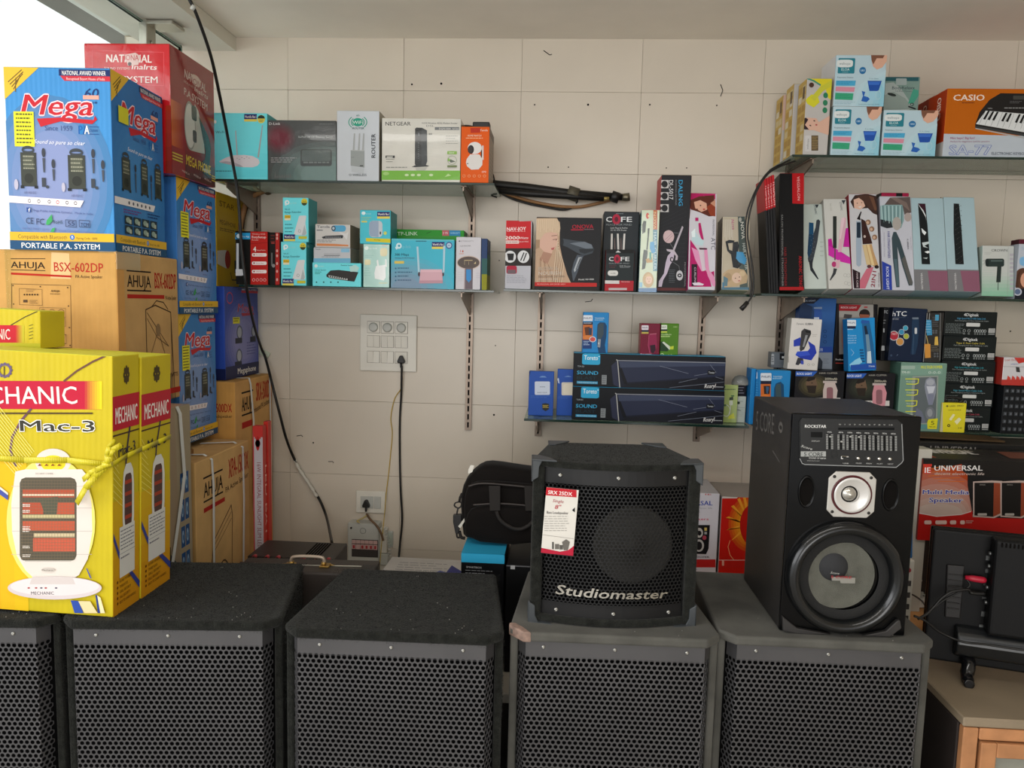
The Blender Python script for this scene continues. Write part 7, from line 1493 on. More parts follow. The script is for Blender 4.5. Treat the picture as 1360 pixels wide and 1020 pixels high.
# woofer
wx, wz = rl(1120, 765.5); WR = .129
mb = MB(); mb.lathe((wx, 0, wz), (0, -1, 0), [(WR, -.001), (WR, .006), (WR*.975, .018), (WR*.92, .026), (WR*.86, .027), (WR*.80, .022), (WR*.76, .010), (WR*.75, .0015)], 72); mb.build('woofer_surround', mat('satin_rubber', '101112', .2, spec=.6, bump=('noise', 60, .1, .001)), rr_)
mb = MB(); mb.lathe((wx, -.001, wz), (0, -1, 0), [(WR*.76, .004), (WR*.68, .008), (WR*.585, .0035)], 64); mb.build('foam_edge', mat('foam_edge', '141414', .8, bump=('vor', 420, .5, .001)), rr_)
gx_, gz_ = rl(1113, 762)
MESHG = mat('grey_mesh_cone', '585850', .75, bump=('vor', 620, .8, .0012), var=.2, var_scale=30)
mb = MB(); mb.lathe((gx_, -.0015, gz_), (0, -1, 0), [(WR*.60, .0045), (WR*.45, .0035), (WR*.22, .0028), (0, .0026)], 64); mb.build('cone', MESHG, rr_)
dx_, dz_ = rl(1106, 752)
mb = MB(); mb.lathe((dx_, -.004, dz_), (0, -1, 0), [(WR*.245, .0008), (WR*.2, .005), (WR*.1, .008), (0, .009)], 40); mb.build('dust_cap', mat('dark_dust_cap', '26272a', .7, bump=('vor', 620, .5, .001)), rr_)
bd = poly_l([(688, 470), (865, 478), (862, 520), (755, 518), (750, 500), (690, 498)], (980, 680, 5.667))
mb = MB(); mb.prism(bd, -.0155, -.0125, ax='y'); mb.build('badge', mat('badge_grey', '8f8d86', .4, .3), rr_, bevel=.0005)
fb = Art(rr_, RM0 @ Vector((-RW/2, -.0156, 0)), RM0.to_3x3() @ Vector((1, 0, 0)), Vector((0, 0, 1)), RW, RH, 'badge_print', (980, 680, 5.667), False, INK)
fb.t(700, 497, 855, 502, 19, '5 CORE', 'a83038', .04); fb.t(695, 462, 760, 470, 16, '5core', 'a5a5a0', .04, .3)
# foot plates at the lower corners
for s_, pts in ((-1, [(325, 770), (435, 860), (690, 905), (500, 908), (410, 898), (330, 880)]), (1, [(1205, 800), (1215, 860), (1130, 925), (920, 915), (1100, 880), (1185, 800)])):
    mb = MB(); mb.prism(poly_l(pts, (980, 680, 5.667)), -.012, -.0005, ax='y'); mb.build('corner_foot', mat('dusty_plastic', '2d2b2a', .5, var=.2), rr_, bevel=.002)
# corner fillets beside the woofer (upper)
sa = Art(rr_, RM0 @ Vector((-RW/2, RD, 0)), RM0.to_3x3() @ Vector((0, -1, 0)), Vector((0, 0, 1)), RD-.012, RH, 'side_relief', (0, 0, 1), True, mat('relief_grey', vcol=True, rough=.5))
sa.t(12, 17, 62, 14, 10, '5 CORE', '5a5754', -.01); sa.o(78, 9, 5, 2.6, 1.6, '5a5754'); sa.l([(62, 22), (80, 25)], .6, '5a5754')
# ------------------------------------------------------------------ things behind the loudspeakers
BP = MATS['black_plastic']
WPL = mat('white_plastic', 'dcd8cd', .35, var=.03)
WPL2 = mat('grey_white_plastic', 'b9bab4', .4, var=.05)
BRASS = mat('worn_brass', 'a8884a', .35, .9)
LEATH = mat('dark_leatherette', '3a332f', .55, bump=('noise', 160, .4, .0012), var=.12)
ZB = .4405
# hard case standing upright, handle on top
A_, B_ = onZ(312, 756, .74), onZ(498, 758, .74); ca_ = math.atan2(B_.y-A_.y, B_.x-A_.x)*.6
cw = (B_-A_).length; cs_ = empty('instrument_case', ((A_.x+B_.x)/2, A_.y-.0, ZB), 'dark brown upright case with a brass-ended handle behind the loudspeakers', 'case', rz=ca_)
ch = .74-ZB; cdp = .12
mb = MB(); mb.bbox(-cw/2, 0, 0, cw/2, cdp*.48, ch, r=.006, seg=2); mb.build('front_half', LEATH, cs_)
mb = MB(); mb.bbox(-cw/2, cdp*.5, 0, cw/2, cdp, ch-.001, r=.006, seg=2); mb.build('back_half', LEATH, cs_)
mb = MB(); mb.bbox(-cw/2-.001, cdp*.475, .003, cw/2+.001, cdp*.505, ch+.0015, r=.001); mb.build('metal_rim', STEEL, cs_)
mb = MB(); hz = ch+.002
mb.tube(smooth_curve([(-.046, .05, hz), (-.047, .05, hz+.016), (-.034, .05, hz+.026), (.034, .05, hz+.026), (.047, .05, hz+.016), (.046, .05, hz)], 6), .0048, 10); hd = mb.build('handle', mat('pale_handle', 'a89888', .35, .3), cs_)
for s in (-1, 1):
    mb = MB(); mb.bbox(s*.05-.014, .035, hz-.001, s*.05+.014, .066, hz+.004, r=.001); mb.cyl((s*.046, .05, hz), (s*.046, .05, hz+.012), .007); mb.cyl((s*.062, .05, hz+.003), (s*.078, .05, hz+.003), .003, .001, 8); mb.build('handle_bracket', BRASS, cs_)
    mb = MB(); mb.bbox(s*(cw/2-.02)-.022, .012, ch-.003, s*(cw/2-.02)+.022, .06, ch+.006, r=.003); mb.build('corner_piece', mat('black_leather_patch', '1f1c1b', .5), cs_)
# power amplifier lying behind the case
p = [onZ(*q, .685) for q in ((352, 717), (457, 727), (440, 742), (335, 742))]
aw = .275; am = empty('power_amplifier', (-.822, 2.30, ZB), 'flat dark amplifier with a row of small red terminals behind the upright case', 'amplifier', rz=.0)
ah = .69-ZB
mb = MB(); mb.bbox(-aw/2, 0, 0, aw/2, .165, ah, r=.003); mb.build('housing', mat('amp_housing', '2a2421', .4, .3, bump=('noise', 200, .2, .0005)), am)
mb = MB()
for i in range(6): mb.box(aw/2-.10+i*.009, .03, ah, aw/2-.095+i*.009, .15, ah+.001)
tag(mb.build('vent_slots', DARKM, am), kind='stuff')
REDK = mat('red_terminal', 'a8343c', .35)
for i, x in enumerate((-.11, -.07, -.035, .045, .085, .125)):
    mb = MB(); mb.cyl((x, -.001, ah+.001), (x, -.016, ah+.001), .0065, .006, 12); mb.build('terminal', BP if i == 4 else REDK, am)
    mb = MB(); mb.cyl((x, -.0165, ah+.001), (x, -.02, ah+.001), .0045, .004, 12); mb.build('terminal_cap', BP if i != 4 else REDK, am)
# papers on the bench
pa = onZ(512, 757, ZB+.02)
bk = empty('catalogue', (-.50, 2.735, ZB+.0005), 'white printed catalogue lying flat on the bench by the wall', 'catalogue', rz=-.02)
mb = MB(); mb.bbox(-.14, 0, 0, .16, .21, .040, r=.002, c='c9c6c2'); mb.build('pages', MATT, bk)
mb = MB(); mb.bbox(-.142, -.002, .0405, .162, .212, .042, r=.0005, c='d2cfcc'); mb.build('cover', MATT, bk)
tart = Art(bk, Vector((-.64, 2.733, ZB+.0426)), Vector((1, 0, 0)), Vector((0, 1, 0)), .30, .21, 'printed_top', pct=True)
tart.p([(78, 100), (84, 30), (100, 60), (100, 100)], '3a3f88'); tart.lines(15, 25, 80, 75, 4, '8a8a90', .2, .3); tart.p([(60, 90), (72, 60), (92, 80), (80, 100)], '5a66a8')
# switchboard on the wall
def wl(px, py, Y=2.998): return onY(px, py, Y)
a, c_ = wl(479, 417), wl(553.5, 494); sw_, sh2 = c_.x-a.x, a.z-c_.z
sb = empty('switchboard', ((a.x+c_.x)/2, 2.9994, c_.z), 'large white switchboard with three round regulators on the tiled wall', 'switchboard')
mb = MB(); mb.bbox(-sw_/2, -.012, 0, sw_/2, 0, sh2, r=.003, seg=2); mb.build('face_plate', WPL, sb)
for r_ in range(3):
    for k in range(3):
        x0 = -sw_/2+sw_*(.135+.245*k); z0 = sh2*(.70-.275*r_) if r_ else sh2*.675; mw, mh = sw_*.215, sh2*.20
        mb = MB(); mb.box(x0-.001, -.0125, z0-.001, x0+mw+.001, -.0119, z0+mh+.001); mb.build('module_gap', mat('gap_brown', '5a4a44', .8), sb)
        if r_ == 0:
            mb = MB(); mb.bbox(x0, -.0145, z0, x0+mw, -.012, z0+mh, r=.001); mb.build('regulator_base', WPL, sb)
            mb = MB(); mb.lathe((x0+mw/2, -.0145, z0+mh/2), (0, -1, 0), [(.0185, 0), (.018, .006), (.0145, .0095), (.013, .0098), (.0, .0095)], 28); mb.box(x0+mw/2-.001, -.0246, z0+mh/2-.001, x0+mw/2+.001, -.0238, z0+mh/2+.012); mb.build('regulator_knob', WPL2, sb)
        else:
            nsw = 1 if (r_ == 2 and k == 2) else 2
            for q in range(nsw):
                xx = x0+mw*q/nsw; up = ((r_*7+k*3+q) % 3) == 0
                mb = MB(); y0, y1 = (-.0155, -.0125) if up else (-.0125, -.0155)
                mb.add([(xx+.0004, y0, z0), (xx+mw/nsw-.0004, y0, z0), (xx+mw/nsw-.0004, y1, z0+mh), (xx+.0004, y1, z0+mh), (xx+.0004, -.011, z0), (xx+mw/nsw-.0004, -.011, z0), (xx+mw/nsw-.0004, -.011, z0+mh), (xx+.0004, -.011, z0+mh)],
                       [(0, 1, 2, 3), (0, 4, 5, 1), (1, 5, 6, 2), (2, 6, 7, 3), (3, 7, 4, 0)]); mb.build('socket_face' if nsw == 1 else 'rocker_switch', WPL, sb)
def plug(name, label, px, py, y):
    p = wl(px, py, y); r = empty(name, tuple(p), label, 'plug'); mb = MB()
    mb.prism([(-.014, -.012), (.014, -.012), (.015, -.004), (.005, .018), (-.005, .018), (-.015, -.004)], -.018, -.0006, ax='y')
    mb.build('plug_body', BP, r, bevel=.003); mb = MB(); mb.cyl((0, -.010, -.011), (0, -.012, -.03), .0055, .0035, 10); mb.build('cord_sleeve', BP, r)
    return r
plug('mains_plug', 'black triangular plug in the large switchboard', 533.5, 478, 2.982)
a, c_ = wl(473.5, 651), wl(512, 681.5); w_, h_ = c_.x-a.x, a.z-c_.z
so = empty('wall_socket', ((a.x+c_.x)/2, 2.9994, c_.z), 'small white socket plate below the switchboard, beside the breaker box', 'socket')
mb = MB(); mb.bbox(-w_/2, -.010, 0, w_/2, 0, h_, r=.0025); mb.build('face_plate', WPL, so)
mb = MB(); mb.bbox(-w_*.34, -.0125, h_*.22, w_*.10, -.009, h_*.77, r=.001); mb.build('socket_face', WPL2, so)
mb = MB(); mb.bbox(w_*.13, -.0135, h_*.22, w_*.36, -.009, h_*.77, r=.001); mb.build('rocker_switch', WPL2, so)
plug('mains_plug', 'black triangular plug in the small socket plate', 487, 669, 2.986)
# breaker box
a, c_ = wl(462, 694, 2.95), wl(503, 742, 2.95); w_, h_ = c_.x-a.x, a.z-c_.z
br = empty('breaker_box', ((a.x+c_.x)/2, 2.9994, c_.z-.02), 'grey-white breaker box with a row of red-marked switches low on the wall', 'breaker box')
h_ += .02
mb = MB(); mb.bbox(-w_/2, -.055, 0, w_/2, 0, h_, r=.003); mb.build('housing', WPL2, br)
mb = MB(); mb.bbox(-w_*.36, -.0565, h_*.16, w_*.49, -.054, h_*.60, r=.0006); mb.build('breaker_window', mat('breaker_shadow', '3a3634', .7), br)
for i in range(6):
    x = -w_*.35+i*w_*.138
    mb = MB(); mb.bbox(x, -.0600, h_*.36, x+w_*.128, -.056, h_*.48, r=.0005); mb.bbox(x, -.0590, h_*.50, x+w_*.128, -.056, h_*.585, r=.0005); o = mb.build('breaker', mat('breaker_pink', 'c9a8a4', .5), br)
    if i != 1: mb = MB(); mb.bbox(x+w_*.035, -.0625, h_*.385, x+w_*.10, -.0595, h_*.46, r=.0005); mb.build('breaker_lever', REDK, br)
mb = MB(); mb.lathe((-.0, -.0555, h_*.82), (0, -1, 0), [(.0125, 0), (.012, .0012), (.0105, .0012)], 20); mb.build('printed_ring', mat('ring_grey', '8a8c88', .5), br)
mb = MB(); mb.cyl((-w_*.38, -.054, h_*.88), (-w_*.38, -.058, h_*.88), .004); mb.build('cable_knob', BP, br)
# trunking, junction plate and coiled conduit right of the breaker box
a, c_ = wl(502, 700, 2.97), wl(515, 760, 2.97)
tr = empty('cable_trunking', ((a.x+c_.x)/2, 2.9994, ZB+.001), 'white cable trunking standing beside the breaker box', 'trunking')
mb = MB(); mb.bbox(-.022, -.035, 0, .022, 0, a.z-ZB-.11, r=.002); mb.build('trunk', WPL2, tr); mb = MB(); mb.bbox(-.016, -.0305, a.z-ZB-.108, .016, 0, a.z-ZB-.006, r=.002); mb.build('cover', WPL, tr)
jp = empty('junction_plate', tuple(wl(518.5, 726, 2.9994)), 'small pale blank plate right of the breaker box', 'plate'); mb = MB(); mb.bbox(-.012, -.007, 0, .012, 0, .066, r=.002); mb.build('plate', WPL2, jp)
mb = MB(); mb.bbox(-.009, -.0085, .006, .009, -.0065, .060, r=.001); mb.build('plate_cover', mat('pale_green_plastic', 'aeb6aa', .4), jp)
cp = MB(); pts = []
q0, q1 = wl(512, 700, 2.975), wl(518, 752, 2.94)
for i in range(140):
    t = i/139; c = q0.lerp(q1, t); c.x += .010*math.sin(t*PI); th_ = t*2*PI*14; pts.append((c.x+.006*math.cos(th_), c.y+.006*math.sin(th_)-.01, c.z))
cp.tube(pts, .0016, 5); tag(cp.build('coiled_wire', WPL2), 'pale coiled wire hanging right of the breaker box', 'wire')
def cable(name, label, pts, r, material, n=8, cat='cable'):
    mb = MB(); mb.tube(smooth_curve([onY(*p) for p in pts], 7), r, n); o = mb.build(name, material); return tag(o, label, cat)
BLKC = mat('cable_black', '141312', .45); YELC = mat('cable_yellow', 'b89a2c', .5)
def kids(o, name, builder, material, **k):
    mb = MB(); builder(mb); return mb.build(name, material, o, **k)
o = cable('hanging_cable', 'long black cable looping from the ceiling down the left shelves to the amplifier', [(243, -14, 2.30), (256, 8, 2.32), (268, 38, 2.36), (281, 78, 2.42), (292, 128, 2.5), (303, 185, 2.60), (313, 238, 2.66), (317.5, 275, 2.67), (321, 330, 2.67), (328, 385, 2.68), (337, 430, 2.82), (347, 462, 2.95), (353, 477, 2.95), (362, 512, 2.9), (371, 548, 2.9), (381, 585, 2.93), (394, 616, 2.985), (410, 642, 2.985), (424, 663, 2.98), (434, 688, 2.9), (441, 722, 2.53)], .0052, BLKC)
kids(o, 'wrapped_tape', lambda m: m.tube(smooth_curve([onY(*p) for p in ((391, 610, 2.982), (398, 624, 2.983), (410, 642, 2.982), (421, 660, 2.98))], 5), [.0068+.0018*math.sin(i*2.3) for i in range(16)], 8), mat('white_tape', 'c9c5ba', .6))
kids(o, 'tape_tab', lambda m: m.bbox(-.022, -.004, -.012, .022, .002, .012, r=.002, M=Matrix.Translation(onY(351, 469, 2.985)) @ Matrix.Rotation(.5, 4, 'Y') @ Matrix.Rotation(.3, 4, 'Z')), mat('pale_green_tape', 'bcc4ae', .5))
kids(o, 'cable_clip', lambda m: m.tube([onY(254, 8, 2.318), onY(259, 12, 2.324)], .008, 8), WPL2)
cable('switchboard_cable', 'black mains cable hanging straight down from the large switchboard', [(533.5, 486, 2.97), (533, 520, 2.985), (531, 560, 2.99), (531, 610, 2.99), (532, 650, 2.985), (534, 690, 2.985), (531, 725, 2.98), (528, 762, 2.93)], .0042, BLKC)
cable('yellow_wire', 'thin yellow wire wandering down the wall left of the black cable', [(534, 500, 2.992), (533, 515, 2.992), (524, 530, 2.993), (519, 555, 2.993), (521, 575, 2.993), (519, 600, 2.993), (516, 630, 2.993), (513, 655, 2.985), (510, 690, 2.96), (507, 720, 2.94), (504, 755, 2.93)], .0018, YELC, 6)
cable('twisted_wire', 'brown and yellow twisted wires from the small socket over the breaker box', [(487, 683, 2.975), (492, 690, 2.95), (500, 698, 2.94), (506, 708, 2.935), (509, 718, 2.94)], .0045, mat('brown_cord', '6a5038', .6))
cable('loose_wire', 'short yellow wire looping onto the top of the breaker box', [(488, 684, 2.972), (482, 688, 2.95), (474, 692, 2.94), (478, 694, 2.935)], .0028, mat('dull_yellow_cord', 'b5a468', .6))
# tangled cables under the top left shelf corner
cable('tan_cable', 'tan cable bunch arching under the top left shelf corner to the wall', [(318, 308, 2.93), (321, 292, 2.935), (326, 272, 2.94), (333, 262, 2.95), (345, 256, 2.97), (354, 252, 2.985)], .010, mat('tan_cord', '9a7048', .6, var=.1))
cable('brown_cable', 'dark brown cable running beside the tan bunch under the top left shelf', [(322, 304, 2.95), (325, 285, 2.955), (331, 268, 2.96), (340, 256, 2.965), (350, 250, 2.985)], .006, mat('brown_cord2', '4f3626', .6))
rs = empty('conduit_outlet', tuple(onY(356, 253, 2.9994)), 'round metal cable outlet on the wall under the top left shelf', 'outlet')
mb = MB(); mb.lathe((0, 0, 0), (0, -1, 0), [(.018, 0), (.017, .008), (.013, .012), (.011, .006), (.0, .005)], 20); mb.build('outlet_ring', mat('dull_bronze', '6a5c48', .4, .7), rs)
# black rods bundle beside the left shelf
rod = empty('tripod_bundle', tuple(onY(735, 260, 2.95)), 'folded black tube legs with taped joints lying along the wall between the shelves', 'tripod')
ro_ = Vector(rod.location)
def rt(pts, r, n=10):
    mb = MB(); mb.tube([onY(*p)-ro_ for p in pts], r, n); return mb
ZR_ = 2.955
RODM = mat('matt_black_tube', '191817', .5, .2, var=.2, var_scale=30)
rt([(650, 243, ZR_), (656, 245, ZR_), (700, 249, ZR_), (755, 256, ZR_), (828, 262, ZR_)], [.0165, .017, .016, .0145, .013]).build('tube', RODM, rod)
rt([(655, 252, ZR_-.02), (700, 257, ZR_-.02), (756, 260.5, ZR_-.02), (802, 264, ZR_-.02)], [.012, .0135, .012, .010]).build('tube', RODM, rod)
rt([(826, 262, ZR_), (832, 262, ZR_), (836, 261.5, ZR_)], [.013, .015, .0155], 12).build('metal_end', mat('dull_steel', '77705f', .4, .8), rod)
rt([(754, 255, ZR_-.006), (768, 259.5, ZR_-.006)], .0265, 10).build('wrapped_tape', mat('grey_tape', '4f4a3c', .6, var=.3, var_scale=90), rod)
rt([(812, 260, ZR_-.004), (822, 263.5, ZR_-.004)], .021, 10).build('clamp', BP, rod)
rt([(800, 264, ZR_-.02), (809, 263.5, ZR_-.02)], [.008, .006], 8).build('cable_gland', mat('pale_brass', 'a8955a', .4, .5), rod)
mb = MB(); mb.tube(smooth_curve([onY(*p)-ro_ for p in ((668, 256, 2.97), (700, 266, 2.985), (735, 273, 2.985), (765, 275, 2.985), (790, 271, 2.985), (816, 264, 2.97))], 6), .006, 8); mb.build('tan_lead', MATS['tan_cord'], rod)
mb = MB(); mb.tube(smooth_curve([onY(*p)-ro_ for p in ((655, 250, 2.96), (676, 262, 2.975), (700, 270, 2.985), (725, 275, 2.985), (748, 278.5, 2.985), (762, 275, 2.985))], 6), .0042, 8); mb.build('black_lead', BLKC, rod)
mb = MB(); mb.tube(smooth_curve([onY(*p)-ro_ for p in ((766, 262, 2.93), (767, 267, 2.935), (765, 270, 2.94))], 4), .003, 6); mb.build('tie_tail', BLKC, rod)
mb = MB(); mb.tube(smooth_curve([onY(*p)-ro_ for p in ((655, 232, 2.945), (657, 245, 2.93), (652, 258, 2.94), (660, 262, 2.95))], 4), .003, 6); mb.build('tie_cord', BLKC, rod)
# black twin cable hanging by the right shelves
o = cable('adapter_cable', 'black cable hanging from the top right shelf corner to a small connector', [(1056, 214, 2.70), (1036, 221, 2.685), (1020, 231, 2.68), (1006, 252, 2.675), (996, 282, 2.675), (993, 312, 2.675), (998, 345, 2.675), (1001, 375, 2.675), (999, 392, 2.675), (992, 403, 2.675)], .0032, BLKC)
kids(o, 'second_strand', lambda m: m.tube(smooth_curve([onY(*p) for p in ((1050, 212, 2.695), (1026, 224, 2.683), (1014, 236, 2.68), (1002, 256, 2.676), (992, 284, 2.676), (990, 312, 2.676), (994, 345, 2.676), (998, 378, 2.676), (996, 394, 2.676))], 7), .0028, 8), BLKC)
kids(o, 'connector', lambda m: m.tube([onY(993, 401, 2.676), onY(988, 407, 2.676), onY(984, 411, 2.676)], [.007, .008, .0085], 8), BP)

# ------------------------------------------------------------------ black cartons and the bag on them
def plain(label, x0, x1, yt, yb, Y, d, cols, z, name='carton', **k):
    return box(name, label, x0, x1, yt, yb, Y, d, cols, z=z, **k)
b1 = plain('black carton with a bright blue lid under the black bag', 611, 668, 736, 830, 2.13, .26, ('0f0f11', '0d0d0f', '2a9ac0'), ZB)
b1.F.r(0, 0, 100, 7.5, '2f9cc4'); b1.F.t(12, 12.2, 48, 12.4, 1.5, 'SMARTBOX', 'b8b8b8', .04); b1.F.lines(10, 14, 76, 23, 4, '8a8a8c', .25, .4); b1.T.fill('2f9cc4')
b2 = plain('plain black carton half hidden behind the small carpeted speaker', 670, 742, 752, 850, 2.12, .26, ('121213', '0e0e10', '17171a'), ZB)
b2.F.r(0, 0, 100, 1, '6a6a6c'); b2.F.r(8, -1, 16, 3.5, 'b5b5b5'); b2.F.t(38, 21, 62, 21, 7, 'BT', '3a3a3c', .03); b2.F.lines(25, 28, 65, 40, 3, '5a5a5c', .15)
# laptop bag
BAG = mat('bag_nylon', '0e0a08', .8, spec=.15, bump=('vor', 500, .35, .0006), var=.15, var_scale=8, sheen=.05)
bz = b1.top+.002
bg = empty('laptop_bag', tuple(onY(676, 742, 2.24)), 'black fabric laptop bag with shoulder strap standing on black cartons', 'bag')
bg.location.z = bz; bo = Vector(bg.location)
def bl_(px, py, Y=2.24): p = onY(px, py, Y)-bo; return p
def softbox(outline, y0, y1, infl, name, rings=5, material=None):
    """rounded cushion: outline [(x,z)] in local coordinates, bulging between y0 and y1"""
    mb = MB(); n = len(outline); cx = sum(p[0] for p in outline)/n; cz = sum(p[1] for p in outline)/n
    prof = [(math.sin(PI*(i+.5)/(rings*2+1)*1.0), i/(rings*2)) for i in range(rings*2+1)]
    prof = [(.0, 0)]+[(.80, .0), (.93, .04), (.985, .16), (1, .5), (.985, .84), (.93, .96), (.80, 1.0)]+[(.0, 1)]
    vs = []
    for k, (s, t) in enumerate(prof):
        yy = y0+(y1-y0)*t+(-infl if k in (0, 1) else infl if k >= len(prof)-2 else 0)*(1.4 if s == 0 else 1)
        for x, z in outline: vs.append((cx+(x-cx)*max(s, .001), yy, cz+(z-cz)*max(s, .001)))
    fs = []
    for k in range(len(prof)-1):
        for i in range(n): j = (i+1) % n; fs.append((k*n+i, k*n+j, (k+1)*n+j, (k+1)*n+i))
    mb.add(vs, fs, None, True); return mb.build(name, material or BAG, bg, subsurf=1)
def ol(pts, Y=2.24): return [(bl_(590+x/4.438, 600+y/4.438, Y).x, max(bl_(590+x/4.438, 600+y/4.438, Y).z, .002)) for x, y in pts]
softbox(ol([(112, 640), (104, 560), (92, 400), (84, 260), (120, 160), (200, 85), (260, 68), (400, 92), (520, 110), (680, 120), (740, 200), (750, 400), (745, 640)]), .0, .09, .006, 'main_compartment')
softbox(ol([(122, 640), (118, 400), (118, 240), (150, 178), (230, 160), (400, 172), (560, 190), (700, 200), (720, 400), (720, 640)]), -.022, .010, .006, 'front_pocket')
softbox(ol([(118, 640), (122, 430), (142, 340), (180, 300), (330, 300), (560, 312), (690, 340), (700, 640)]), -.042, -.016, .006, 'outer_pocket')
ZIP = mat('zip_tape', '2e2825', .5)
for nm, pts, yo in (('zip', [(150, 190), (230, 172), (400, 184), (560, 200), (690, 212)], -.032), ('zip', [(180, 292), (330, 284), (500, 296), (690, 316)], -.0425)):
    q = ol(pts); mb = MB(); mb.tube(smooth_curve([(x, yo, z) for x, z in q], 6), .0034, 6); mb.build(nm, ZIP, bg)
for x0 in (300, 505):
    q = ol([(x0-28, 178), (x0+38, 178), (x0+38, 320), (x0-22, 322)]); mb = MB(); mb.prism(q, -.052, -.0465, ax='y'); mb.build('handle_tab', mat('webbing', '1f1b18', .8, bump=('wave', 120, .3, .0006)), bg, bevel=.001)
q = ol([(318, 322), (340, 372), (400, 415), (455, 424), (500, 405), (535, 372)]); mb = MB(); mb.tube(smooth_curve([(x, -.055, z) for x, z in q], 7), .0055, 8); mb.build('handle', MATS['webbing'], bg)
q = ol([(100, 255), (88, 280), (84, 305)]); mb = MB(); mb.tube([(x, .02, z) for x, z in q], .004, 6); mb.build('strap_loop', MATS['webbing'], bg)
q = ol([(84, 305), (60, 312), (56, 330), (78, 342), (94, 330), (96, 312), (84, 305)]); mb = MB(); mb.tube(smooth_curve([(x, .02, z) for x, z in q], 5), .0024, 6); mb.build('snap_hook', BP, bg)
q = ol([(76, 342), (70, 372), (68, 384)]); mb = MB(); mb.tube([(x, .02, z) for x, z in q], .003, 6); q = ol([(48, 380), (98, 378), (98, 420), (80, 490), (62, 490), (48, 420)]); mb.prism(q, .012, .03, ax='y'); mb.build('strap_adjuster', BP, bg, bevel=.002)
q = ol([(68, 490), (72, 530), (90, 552), (118, 560)]); mb = MB(); mb.tube(smooth_curve([(x, .02, max(z, .004)) for x, z in q], 5), .0032, 6); mb.build('shoulder_strap', MATS['webbing'], bg)
q = ol([(84, 480), (95, 515), (118, 532)]); mb = MB(); mb.tube(smooth_curve([(x, .02, z) for x, z in q], 5), .0055, 6); mb.build('shoulder_strap', MATS['webbing'], bg)
q = ol([(118, 392), (126, 400), (95, 452), (82, 440)]); mb = MB(); mb.prism(q, .0, .003, ax='y'); mb.build('paper_tag', MATS['white_tape'], bg)
q = ol([(150, 88), (172, 92), (160, 130), (135, 142), (136, 115)]); mb = MB(); mb.prism(q, .025, .03, ax='y'); mb.build('paper_tag', WPL, bg)

# ------------------------------------------------------------------ cartons on the back counter
ZK = .6005
b = box('speaker_carton', 'white carton with red foot between the small and the tall speakers', 905, 951, 655, 752, 2.56, .22, ('c4c2ca', 'a8a4a8', 'b5b0b2'), z=ZK)
f = b.f.view((905, 630, 7.284))
f.r(60, 822, 330, 900, 'b32424'); f.t(-60, 298, 300, 300, 44, 'UNIVERSAL', '2a3f9a', .04); f.t(-20, 334, 296, 334, 16, 'decent electronic life', '8a8a92', .0, .2); f.t(40, 444, 262, 444, 26, 'Speakers', 'c03a58', .03); f.t(230, 200, 290, 202, 14, 'IE', 'b04a40', .03)
f.p([(60, 488), (276, 490), (262, 720), (238, 772), (60, 765)], '17171a'); f.e(172, 565, 36, 48, 'b8b4b0'); f.e(174, 568, 20, 24, '1a1a1c'); f.e(170, 688, 48, 60, 'b0aeac'); f.e(168, 690, 32, 42, '1c1c1f'); f.r(222, 515, 246, 545, 'c8b060'); f.r(222, 555, 246, 580, '9a9a9a'); f.e(222, 612, 20, 22, 'a04050'); f.t(60, 806, 270, 806, 15, '& WOOFER', '2a2a2c', .05)
b = box('speaker_carton', 'red carton with orange sunburst print left of the tall speaker', 954, 1040, 661, 753, 2.56, .22, ('b81c14', 'b0aaa8', '9a9088'), z=ZK)
f = b.f.view((905, 630, 7.284))
f.r(340, 215, 900, 232, 'c4beba'); f.r(340, 215, 354, 900, 'c4beba')
for i in range(8): t = i/7; f.e(660, 480, 230*(1-t*.75), 300*(1-t*.7), tuple(lin('b81c14')[k]*(1-t)+lin('d8a01c')[k]*t for k in range(3)), n=28)
for dx, dy in ((-170, -170), (-110, -240), (-60, -280), (-220, -60), (-215, 60), (-170, 160)): f.p([(650, 460), (650+dx, 480+dy), (650+dx+26, 480+dy-14), (670, 500)], 'd8902a')
f.e(690, 490, 125, 200, 'a81810', n=28); f.l([(470, 640), (450, 700), (470, 780), (505, 825)], 5, 'e6a070'); f.r(350, 826, 900, 832, 'd8b0a8'); f.r(350, 832, 900, 900, 'b3201a'); f.rr(392, 830, 412, 884, 'd8a090', .4)
tall = box('speaker_carton', 'tall narrow white carton with blue panel right of the tall speaker', 1194, 1214, 596, 900, 2.32, .06, ('bcb8ae', 'a8a498', 'b0ac9c'), z=ZK)
f = tall.f.view(D7); f.p([(85, 390), (104, 385), (100, 740), (60, 790), (60, 500)], '2f6aa8'); f.l([(96, 180), (106, 200), (98, 215)], 3, '4a4a4a'); f.l([(98, 225), (106, 300)], 3, '5a5a5a'); f.lines(92, 230, 108, 300, 5, '8a8a84'); f.r(78, 820, 105, 845, 'b04a9a')
# raised board that carries the red multimedia carton
rb = empty('raised_board', (1.62, 2.30, ZK), 'dark low stand under the red and black speaker carton', 'stand')
mb = MB(); mb.bbox(-.46, -.01, .205, .6, .62, .225, r=.003); mb.build('board', DARKW, rb)
for x in (-.44, .57): mb = MB(); mb.bbox(x-.012, .0, 0, x+.012, .6, .204, r=.002); mb.build('side_panel', DARKW, rb)
un = box('speaker_carton', 'red and black speaker carton behind the television', 1219, 1440, 613, 702, 2.31, .20, ('1b1a1a', '6a1c18', '23211f'), z=ZK+.2265, m=CORR)
f = un.f.view(D7)
f.p([(135, 150), (400, 150), (430, 290), (470, 420), (420, 470), (135, 470)], 'a8421c')
for i in range(7): t = i/6; f.e(260, 470, 300*(1-.5*t), 300*(1-t*.8), tuple(lin('a8421c')[k]*(1-t)+lin('b8a49a')[k]*t for k in range(3)), n=28)
